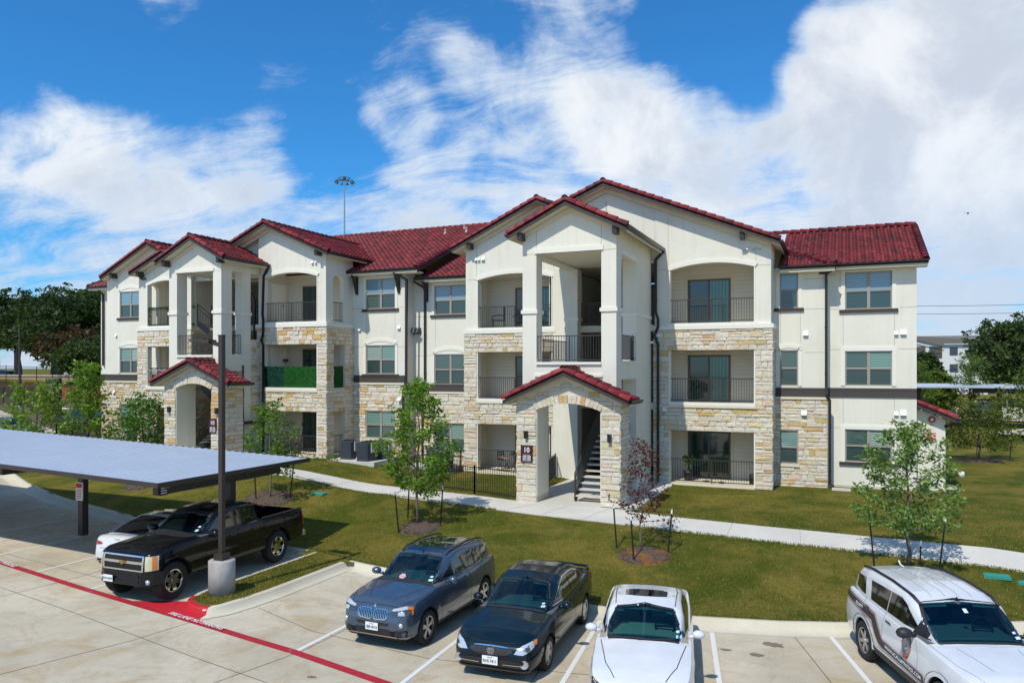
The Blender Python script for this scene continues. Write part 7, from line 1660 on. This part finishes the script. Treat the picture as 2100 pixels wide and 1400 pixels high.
def car_patrol_white():
    L=5.08; sp=dict(L=L,W=2.0,H=1.78,wb=3.02,fo=.90,wr=.385,rr=.255,sp=6,ws=[(-.80,1.21),(-.42,1.235),(0,1.24),(.42,1.235),(.80,1.21),(.64,1.655),(0,1.70),(-.64,1.655)],style='thin',paint='paint_white',tum=.25,yb=.915,sill=.32,tw=.25,
      deck=[(0,.72),(.03,.90),(.10,1.0),(.3,1.07),(.9,1.13),(1.45,1.17),(2.5,1.18),(4.2,1.24),(4.8,1.25),(5.0,1.10),(L,.70)],
      gh=[(1.38,1.16),(1.8,1.42),(2.22,1.66),(2.6,1.75),(3.2,1.785),(4.1,1.76),(4.6,1.70),(4.72,1.60),(4.98,1.22)])
    t,bvh,part,both,X,body=car('patrol_car',(1.78,16.05,-1.05),R(-69),'white security patrol SUV with black and red side stripe at the right edge','car',sp)
    part('windshield','car_glass',[([(X(1.5),y,z) for y,z in((-.80,1.21),(-.42,1.235),(0,1.24),(.42,1.235),(.80,1.21),(.64,1.655),(0,1.70),(-.64,1.655))],FR)],grid=.09)
    part('windshield_surround','black_plastic',[([(X(1.5),y,z) for y,z in((-.86,1.185),(-.42,1.21),(0,1.215),(.42,1.21),(.86,1.185),(.80,1.21),(.42,1.235),(0,1.24),(-.42,1.235),(-.80,1.21))],FR)]+both([(X(1.8),y,z) for y,z in((.80,1.21),(.86,1.185),(.685,1.665),(.64,1.655))],FR),off=.007)
    part('side_window','side_glass',both(sidepoly(X,[(1.86,1.25),(3.0,1.26),(3.0,1.64),(2.6,1.65),(2.35,1.58)]),SD)+both(sidepoly(X,[(3.03,1.26),(3.72,1.28),(3.86,1.62),(3.03,1.64)]),SD)+both(sidepoly(X,[(3.98,1.30),(4.62,1.33),(4.66,1.56),(4.14,1.61)]),SD))
    part('rear_window','side_glass',[([(X(4.9),y,z) for y,z in((-.70,1.30),(.70,1.30),(.60,1.60),(-.60,1.60))],BK)])
    for s in(1,-1):
        m=MB(); m.tube([(X(2.15),s*.68,1.66),(X(2.4),s*.695,1.745),(X(3.2),s*.70,1.80),(X(4.1),s*.69,1.79),(X(4.55),s*.67,1.73)],.026,6); m.build('roof_rail',M['black_plastic'],t,True,world=False)
        mirror_part(t,X,1.92,.95,1.24,'black_plastic',s,1.15)
        m=MB(); decal(m,bvh,[(X(.1),s*y,z) for y,z in((.50,.88),(.52,.95),(.80,1.015),(.96,1.03),(.965,.96),(.80,.88))],(-1,-s*.5,-.1),.008,.05); h=m.build('headlight',M['lamp_dark'],t,True,world=False)
        m=MB(); decal(m,bvh,[(X(.2),s*y,z) for y,z in((.84,.92),(.88,.99),(.965,1.0),(.96,.93))],(-1,-s*.7,-.1),.024,.04); m.build('indicator',M['amber'],h,True,world=False)
        m=MB(); decal(m,bvh,[(X(.2),s*y,z) for y,z in((.54,.90),(.55,.945),(.82,1.0),(.82,.975),(.66,.91))],(-1,-s*.5,-.1),.020,.04); m.build('headlight_lens',M['lamp_clear'],h,True,world=False)
    for s in(1,-1):     # black wheel arch lips and sills
        m=MB()
        for c in(.90,3.92):
            for k in range(18):
                a0,a1=R(-8+10.9*k),R(-8+10.9*(k+1)); ri,ro=.445,.525
                seam(m,bvh,[(X(c)+.485*math.cos(a0),s,.385+.485*math.sin(a0)),(X(c)+.485*math.cos(a1),s,.385+.485*math.sin(a1))],(0,-s,0),.09,.012)
        decal(m,bvh,[(X(u),s,z) for u,z in((1.38,.30),(3.45,.30),(3.45,.46),(1.38,.46))],(0,-s,0),.012)
        m.build('arch_cladding',M['black_plastic'],t,True,world=False)
        m=MB(); decal(m,bvh,[(X(u),s,z) for u,z in((1.6,.47),(3.3,.47),(3.3,.495),(1.6,.495))],(0,-s,0),.014); m.build('sill_trim',M['chrome'],t,True,world=False)
        m=MB(); Z=.009
        st=[(1.25,.52),(1.25,.60),(2.85,.72),(3.35,1.06),(4.85,1.16),(4.85,1.05),(3.50,.95),(3.02,.60)]
        decal(m,bvh,[(X(u),s,z) for u,z in ((1.42,.53),(3.02,.57),(3.18,.60),(3.5,.95),(4.9,1.06),(4.9,1.17),(3.38,1.07),(2.98,.71),(1.42,.66))],(0,-s,0),Z,.12); m.build('livery_stripe',M['dark_trim'],t,True,world=False)
        m=MB()
        seam(m,bvh,[(X(u),s,z) for u,z in((1.42,.685),(2.96,.735),(3.36,1.095),(4.9,1.195))],(0,-s,0),.012,.010); seam(m,bvh,[(X(u),s,z) for u,z in((1.42,.51),(3.10,.55),(3.54,.925),(4.9,1.035))],(0,-s,0),.012,.010)
        c=(X(2.05),s,.96)
        P_=[(c[0]+.15*math.cos(a),s,c[2]+.15*math.sin(a)) for a in (2*math.pi*k/20 for k in range(21))]; seam(m,bvh,P_,(0,-s,0),.035,.010)
        decal(m,bvh,[(c[0]-.13,s,c[2]-.13),(c[0]+.13,s,c[2]-.13),(c[0]+.07,s,c[2]-.23),(c[0]-.07,s,c[2]-.23)],(0,-s,0),.009)
        m.build('livery_crest',M['lamp_red'],t,True,world=False)
        m=MB(); P_=[(c[0]+.10*math.cos(a),s,c[2]+.10*math.sin(a)) for a in (2*math.pi*k/20 for k in range(21))]; seam(m,bvh,P_,(0,-s,0),.012,.011)
        seam(m,bvh,[(c[0]-.05,s,c[2]-.05),(c[0],s,c[2]+.07),(c[0]+.05,s,c[2]-.05),(c[0]-.06,s,c[2]+.03),(c[0]+.06,s,c[2]+.03),(c[0]-.05,s,c[2]-.05)],(0,-s,0),.012,.011); m.build('crest_star',M['ink'],t,True,world=False)
        m=MB(); base=len(m.v); T=Matrix.Translation((X(2.17),s*1.3,.62))@Matrix.Rotation(R(0 if s<0 else 180),4,'Z')@Matrix.Rotation(R(90),4,'X')@Matrix.Rotation(R(-1.8*(1 if s<0 else -1)),4,'Z'); textmb(m,'WWW.ACADEMYPATROL.COM',.105,T,bold=.003,sx=.92)
        T=Matrix.Translation((X(4.1),s*1.3,1.055))@Matrix.Rotation(R(0 if s<0 else 180),4,'Z')@Matrix.Rotation(R(90),4,'X'); textmb(m,'SECURITY',.085,T,bold=.002)
        for i in range(len(m.v)):
            q=Vector(m.v[i]); hh=bvh.ray_cast(q,Vector((0,-s,0)))
            if hh[0]: m.v[i]=tuple(hh[0]+Vector((0,s*.015,0)))
        m.build('livery_lettering',M['sign_white'],t,world=False)
    part('tail_light','lamp_red',both([(X(4.95),y,z) for y,z in((.78,1.0),(.78,1.20),(.98,1.22),(.99,1.04))],(1,-.8,0)),off=.012)
    part('grille','black_plastic',[([(X(0),y,z) for y,z in((-.56,.72),(.56,.72),(.50,.92),(-.50,.92))],FR),([(X(0),y,z) for y,z in((-.6,.42),(.6,.42),(.56,.56),(-.56,.56))],FR)],off=.009)
    part('grille_trim','chrome',[([(X(0),y,z) for y,z in((-.56,.92),(.56,.92),(.58,.95),(-.58,.95))],FR)],off=.014)
    seams(t,bvh,both(sidepoly(X,[(1.66,.46),(1.62,.9),(1.86,1.22)]),SD)+both(sidepoly(X,[(3.02,.46),(3.02,1.24)]),SD)+both(sidepoly(X,[(3.90,1.28),(3.96,1.0),(3.62,.8)]),SD)+both([(X(.15),.62,1.2),(X(.7),.80,1.2),(X(1.45),.86,1.2)],DN)+both([(X(.5),.34,1.2),(X(1.3),.50,1.2)],DN)+both([(X(2.4),.12,1.9),(X(4.3),.12,1.9)],DN)+both([(X(2.4),.36,1.9),(X(4.3),.36,1.9)],DN),.005)
    part('door_handle','chrome',both(sidepoly(X,[(2.70,1.09),(2.92,1.10),(2.92,1.13),(2.70,1.12)]),SD)+both(sidepoly(X,[(3.62,1.11),(3.82,1.12),(3.82,1.15),(3.62,1.14)]),SD),off=.022)
    part('inspection_sticker','sticker',[([(X(1.5),y,z) for y,z in((.62,1.26),(.71,1.26),(.71,1.29),(.62,1.29))],FR),([(X(1.5),y,z) for y,z in((.62,1.32),(.68,1.32),(.68,1.345),(.62,1.345))],FR),([(X(1.5),y,z) for y,z in((.0,1.56),(.07,1.56),(.07,1.61),(.0,1.61))],FR)],off=.010)
    m=MB(); m.tube([(X(4.3),0,1.79),(X(4.42),0,1.80),(X(4.5),0,1.86)],.014,6); m.build('antenna',M['white_plastic'],t,world=False)
def car_pickup():
    L=5.85; sp=dict(L=L,W=1.95,H=1.94,wb=3.95,fo=.68,wr=.47,rr=.285,sp=6,style='fat',ws=[(-.78,1.40),(0,1.43),(.78,1.40),(.65,1.82),(0,1.865),(-.65,1.82)],rimmat='chrome',paint='paint_black',tum=.22,yb=.90,sill=.52,tw=.30,agap=.10,bed=(4.06,5.74),
      plan=[(0,.72),(.05,.82),(.15,.90),(.35,.98),(.6,1.),(L-.3,1.),(L-.05,.985),(L,.96)],side=[(0,.95),(.2,.985),(.5,1.),(.75,.99),(1.,.965)],
      crown=[(0,.01),(.3,.05),(1.6,.06),(L,.0)],
      deck=[(0,.98),(.03,1.18),(.08,1.24),(.3,1.29),(1.0,1.33),(1.55,1.36),(2.5,1.36),(3.98,1.38),(5.8,1.40),(L,1.30)],
      gh=[(1.52,1.35),(1.8,1.52),(2.2,1.80),(2.5,1.90),(3.0,1.94),(3.6,1.925),(3.86,1.89),(3.98,1.42)])
    t,bvh,part,both,X,body=car('pickup_truck',(-16.38,16.34,lotz(-16.4)),R(-88.4),'black lifted crew cab pickup with chrome wheels nosed out under the carport','pickup truck',sp)
    body.location.z=0
    part('windshield','car_glass',[([(X(1.6),y,z) for y,z in((-.78,1.40),(0,1.43),(.78,1.40),(.65,1.82),(0,1.865),(-.65,1.82))],FR)],grid=.09)
    part('side_window','side_glass',both(sidepoly(X,[(1.98,1.42),(2.9,1.43),(2.9,1.81),(2.5,1.81),(2.3,1.74)]),SD)+both(sidepoly(X,[(2.98,1.43),(3.78,1.44),(3.74,1.80),(2.98,1.81)]),SD))
    part('rear_window','side_glass',[([(X(3.95),y,z) for y,z in((-.6,1.48),(.6,1.48),(.55,1.78),(-.55,1.78))],BK)])
    part('sunroof','side_glass',[([(X(u),y,2) for u,y in((2.62,-.40),(2.62,.40),(3.05,.40),(3.05,-.40))],DN)])
    part('grille','gap',[([(X(0),y,z) for y,z in((-.62,.84),(.62,.84),(.64,1.16),(-.64,1.16))],FR)],off=.012)
    part('grille_trim','chrome',[([(X(0),y,z) for y,z in((-.66,.985),(.66,.985),(.66,1.045),(-.66,1.045))],FR),([(X(0),y,z) for y,z in((-.66,1.15),(.66,1.15),(.66,1.185),(-.66,1.185))],FR),([(X(0),y,z) for y,z in((-.66,.81),(.66,.81),(.66,.845),(-.66,.845))],FR)]+both([(X(0),y,z) for y,z in((.62,.83),(.67,.83),(.67,1.17),(.62,1.17))],FR),off=.028)
    m=MB(); h=bvh.ray_cast(Vector((4.,0,1.015)),Vector((-1,0,0)))[0]+Vector((.05,0,0)); m.box(h.x-.02,h.x,-.11,.11,h.z-.022,h.z+.022); m.poly([h+Vector((.004,y,z)) for y,z in((-.055,-.05),(.035,-.05),(.055,.05),(-.035,.05))]); m.build('badge',M['gold'],t,world=False)
    for s in(1,-1):
        m=MB(); decal(m,bvh,[(X(.05),s*y,z) for y,z in((.69,.83),(.69,1.18),(.95,1.19),(.955,.85))],(-1,-s*.3,0),.02,.06); h=m.build('headlight',M['lamp_old'],t,True,world=False)
        m=MB(); decal(m,bvh,[(X(.05),s*y,z) for y,z in((.86,.85),(.86,1.175),(.955,1.18),(.96,.87))],(-1,-s*.6,0),.028,.06); m.build('indicator',M['amber'],h,True,world=False)
        mirror_part(t,X,1.98,.92,1.42,'paint_black',s,1.35)
        m=MB(); m.cyl((X(.08),s*.76,.56),(X(.0),s*.76,.56),.06,n=14); m.build('fog_light',M['lamp_clear'],t,True,world=False)
        m=MB(); decal(m,bvh,[(X(5.8),s*y,z) for y,z in((.92,.95),(.92,1.33),(1.02,1.33),(1.02,.95))],(1,-s*1.,0),.012,.06); m.build('tail_light',M['lamp_red'],t,True,world=False)
        m=MB(); m.bar((X(4.05),s*.865,1.41),(X(5.78),s*.865,1.42),.10,.03); m.build('bed_rail',M['black_plastic'],t,world=False)
    m=MB(); pl=[(X(-.06),-.62),(X(.06),-.86),(X(.22),-.95),(X(.36),-.97),(X(.36),.97),(X(.22),.95),(X(.06),.86),(X(-.06),.62)]
    lo_=[m.V((x,y,.46)) for x,y in pl]; up_=[m.V((x-.03,y*.985,.82)) for x,y in pl]; n_=len(pl)
    for k in range(n_): m.F((lo_[k],lo_[(k+1)%n_],up_[(k+1)%n_],up_[k]))
    m.F(up_); m.F(lo_[::-1]); bb=m.build('bumper',M['paint_black'],t,world=False,bevel=.03)
    m=MB(); m.box(X(-.058),X(-.04),-.55,.55,.66,.72); m.box(X(-.064),X(-.045),-.22,.55,.50,.60); m.build('intake',M['gap'],bb,world=False)
    m=MB(); m.box(X(L-.02),X(L+.12),-.95,.95,.55,.72); m.build('rear_bumper',M['chrome'],t,world=False,bevel=.03)
    m=MB(); m.box(X(-.10),X(-.115) if False else X(-.09),-.46,-.15,.55,.70); px=X(-.10)
    m=MB(); m.box(px,px+.012,-.56,-.25,.52,.68); p=m.build('number_plate',M['plate_white'],t,world=False); k=MB(); T=Matrix.Translation((px+.015,-.405,.59))@Matrix.Rotation(R(90),4,'Z')@Matrix.Rotation(R(90),4,'X'); textmb(k,'FHN-0939',.085,T,bold=.0015,sx=.82); k.build('plate_lettering',M['ink'],p,world=False)
    seams(t,bvh,both(sidepoly(X,[(1.75,.6),(1.72,1.1),(1.86,1.36)]),SD)+both(sidepoly(X,[(2.94,.6),(2.94,1.40)]),SD)+both(sidepoly(X,[(3.84,1.40),(3.84,1.0),(3.76,.6)]),SD)+both(sidepoly(X,[(4.0,.55),(4.0,1.38)]),SD)+both([(X(.06),.66,1.4),(X(.4),.86,1.4),(X(1.5),.90,1.4)],DN),.012)
    part('door_handle','paint_black',both(sidepoly(X,[(2.62,1.18),(2.84,1.18),(2.84,1.22),(2.62,1.22)]),SD)+both(sidepoly(X,[(3.52,1.18),(3.74,1.18),(3.74,1.22),(3.52,1.22)]),SD),off=.025)
    part('inspection_sticker','sticker',[([(X(1.7),y,z) for y,z in((.60,1.46),(.68,1.46),(.68,1.50),(.60,1.50))],FR),([(X(1.7),y,z) for y,z in((.60,1.54),(.66,1.54),(.66,1.57),(.60,1.57))],FR)],off=.012)
def car_fastback():
    L=4.72; sp=dict(L=L,W=1.86,H=1.39,wb=2.82,fo=.88,wr=.335,rr=.24,sp=5,style='twin',paint='paint_white',tum=.38,yb=.915,sill=.23,
      deck=[(0,.52),(.04,.62),(.14,.70),(.4,.78),(.9,.86),(1.35,.92),(2.4,.93),(3.6,.96),(4.2,.99),(4.55,.985),(4.66,.88),(L,.56)],
      gh=[(1.28,.91),(1.7,1.12),(2.15,1.32),(2.5,1.375),(2.9,1.39),(3.3,1.35),(3.7,1.24),(4.36,1.0)])
    t,bvh,part,both,X,body=car('parked_car',(-18.62,17.35,lotz(-18.85)),R(91.5),'white fastback seen from behind, parked under the carport left of the black pickup','car',sp)
    part('rear_window','side_glass',[([(X(4.30),-.55,1.5),(X(4.30),.55,1.5),(X(3.95),.60,1.5),(X(3.35),.49,1.5),(X(3.35),-.49,1.5),(X(3.95),-.60,1.5)],DN)])
    part('panoramic_roof','side_glass',[([(X(2.35),-.45,1.5),(X(2.35),.45,1.5),(X(3.1),.46,1.5),(X(3.1),-.46,1.5)],DN)])
    part('windshield','car_glass',[([(X(1.4),y,z) for y,z in((-.70,.96),(0,.99),(.70,.96),(.52,1.29),(0,1.33),(-.52,1.29))],FR)],grid=.09)
    part('side_window','side_glass',both(sidepoly(X,[(1.8,.99),(2.8,1.0),(2.8,1.29),(2.5,1.29),(2.25,1.22)]),SD)+both(sidepoly(X,[(2.85,1.0),(3.6,1.02),(3.85,1.06),(3.5,1.20),(3.2,1.27),(2.85,1.29)]),SD))
    part('tail_light','lamp_red',both([(X(4.6),y,z) for y,z in((.48,.78),(.50,.84),(.72,.88),(.92,.88),(.92,.80),(.70,.76))],(1,-.45,0)),off=.012)
    part('number_plate','plate_white',[([(X(4.7),y,z) for y,z in((-.24,.70),(.07,.70),(.07,.86),(-.24,.86))],BK)],off=.016)
    m=MB(); T=Matrix.Translation((X(4.7)-.028,-.085,.77))@Matrix.Rotation(R(-90),4,'Z')@Matrix.Rotation(R(90),4,'X'); textmb(m,'MBN-3Z',.08,T,bold=.0015)
    m.build('plate_lettering',M['ink'],t,world=False)
    m=MB(); h=bvh.ray_cast(Vector((-4.,0,.925)),Vector((1,0,0)))[0]
    for k in range(4): m.lathe([(.030,0),(.036,-.006),(.030,-.010),(.026,-.006),(.030,0)],'X',(h.x-.006,-.075+.05*k,h.z),n=14)
    m.build('badge',M['chrome'],t,True,world=False)
    part('bumper_trim','rim_metal',[([(X(4.7),y,z) for y,z in((-.78,.30),(.78,.30),(.78,.33),(-.78,.33))],BK)],off=.012)
    part('diffuser','black_plastic',[([(X(4.7),y,z) for y,z in((-.70,.24),(.70,.24),(.68,.295),(-.68,.295))],BK)],off=.010)
    seams(t,bvh,both([(X(3.4),.60,1.5),(X(4.1),.70,1.5),(X(4.58),.66,1.5)],DN)+[([(X(4.66),y,.68) for y in(-.6,0,.6)],BK)]+both(sidepoly(X,[(2.82,.3),(2.82,.98)]),SD)+both(sidepoly(X,[(3.75,1.0),(3.74,.8),(3.45,.4)]),SD))
    for s in(1,-1): mirror_part(t,X,1.85,.86,.98,'paint_white',s,.9)
def simple_car(loc,rz,paint,label,suv=False,tail=False):
    L=4.7; 
    if suv: sp=dict(L=L,W=1.88,H=1.68,wb=2.75,fo=.9,wr=.36,rr=.24,sp=5,style='fat',paint=paint,tum=.27,deck=[(0,.65),(.08,.9),(.4,1.0),(1.4,1.1),(4.4,1.15),(4.65,1.0),(L,.6)],gh=[(1.3,1.09),(2.1,1.56),(2.8,1.67),(3.9,1.64),(4.35,1.5),(4.6,1.12)])
    else: sp=dict(L=L,W=1.82,H=1.45,wb=2.75,fo=.95,wr=.33,rr=.23,sp=5,style='fat',paint=paint,tum=.36,deck=[(0,.54),(.08,.7),(.4,.8),(1.35,.94),(4.3,1.03),(4.62,.98),(L,.6)],gh=[(1.3,.93),(2.15,1.37),(2.8,1.45),(3.4,1.42),(4.3,1.04)])
    t,bvh,part,both,X,body=car('parked_car',loc,rz,label,'car',sp,'cars parked far off')
    H=sp['H']; b=sp['deck'][3][1]
    part('windshield','car_glass',[([(X(1.4),y,z) for y,z in((-.70,b+.05),(.70,b+.05),(.52,H-.10),(-.52,H-.10))],FR)],grid=.12)
    part('side_window','side_glass',both(sidepoly(X,[(1.85,b+.08),(2.85,b+.09),(2.85,H-.11),(2.35,H-.15)]),SD)+both(sidepoly(X,[(2.9,b+.09),(3.8,b+.12),(3.55,H-.17),(2.9,H-.11)]),SD),grid=.12)
    part('rear_window','side_glass',[([(X(4.4),y,z) for y,z in((-.58,b+.12),(.58,b+.12),(.48,H-.12),(-.48,H-.12))],BK)],grid=.12)
    part('headlight','lamp_clear',both([(X(.1),y,z) for y,z in((.5,b-.30),(.52,b-.22),(.86,b-.16),(.86,b-.26))],(-1,-.5,0)),grid=.12)
    part('indicator','amber',both([(X(.15),y,z) for y,z in((.80,b-.26),(.82,b-.17),(.90,b-.16),(.90,b-.25))],(-1,-.8,0)),off=.012,grid=.12)
    part('tail_light','lamp_red',both([(X(4.6),y,z) for y,z in((.55,b-.2),(.55,b-.06),(.9,b-.04),(.9,b-.18))],(1,-.6,0)),grid=.12)
car_suv_blue(); bpy.data.objects['parked_car'].scale=(.955,.98,1.); car_sedan_navy(); car_coupe_white(); car_patrol_white(); car_pickup(); car_fastback()
simple_car((-50.6,33.3,.12),R(-8),'paint_dark','dark grey saloon with an orange indicator at the left picture edge')
simple_car((-52.5,40.0,.25),R(5),'paint_dark','dark navy saloon parked behind the broad yellow green tree')
simple_car((-46.5,38.5,.25),R(5),'paint_dark','blue black SUV behind the slender tree at the building corner',True)
simple_car((-92.0,53.5,2.2),R(-30),'paint_silver','pale silver saloon behind the far left iron fence')
simple_car((-90.0,51.2,1.9),R(-25),'paint_blue_grey','small blue car in front of the pale silver saloon')
simple_car((-107,69.5,2.9),R(10),'paint_dark','dark pickup like car on the far left road',True)
simple_car((11.5,80.5,.2),R(-120),'paint_dark','dark SUV seen from behind under the far carport',True)
simple_car((8.9,103,.15),R(150),'paint_white','white car just right of the building edge')
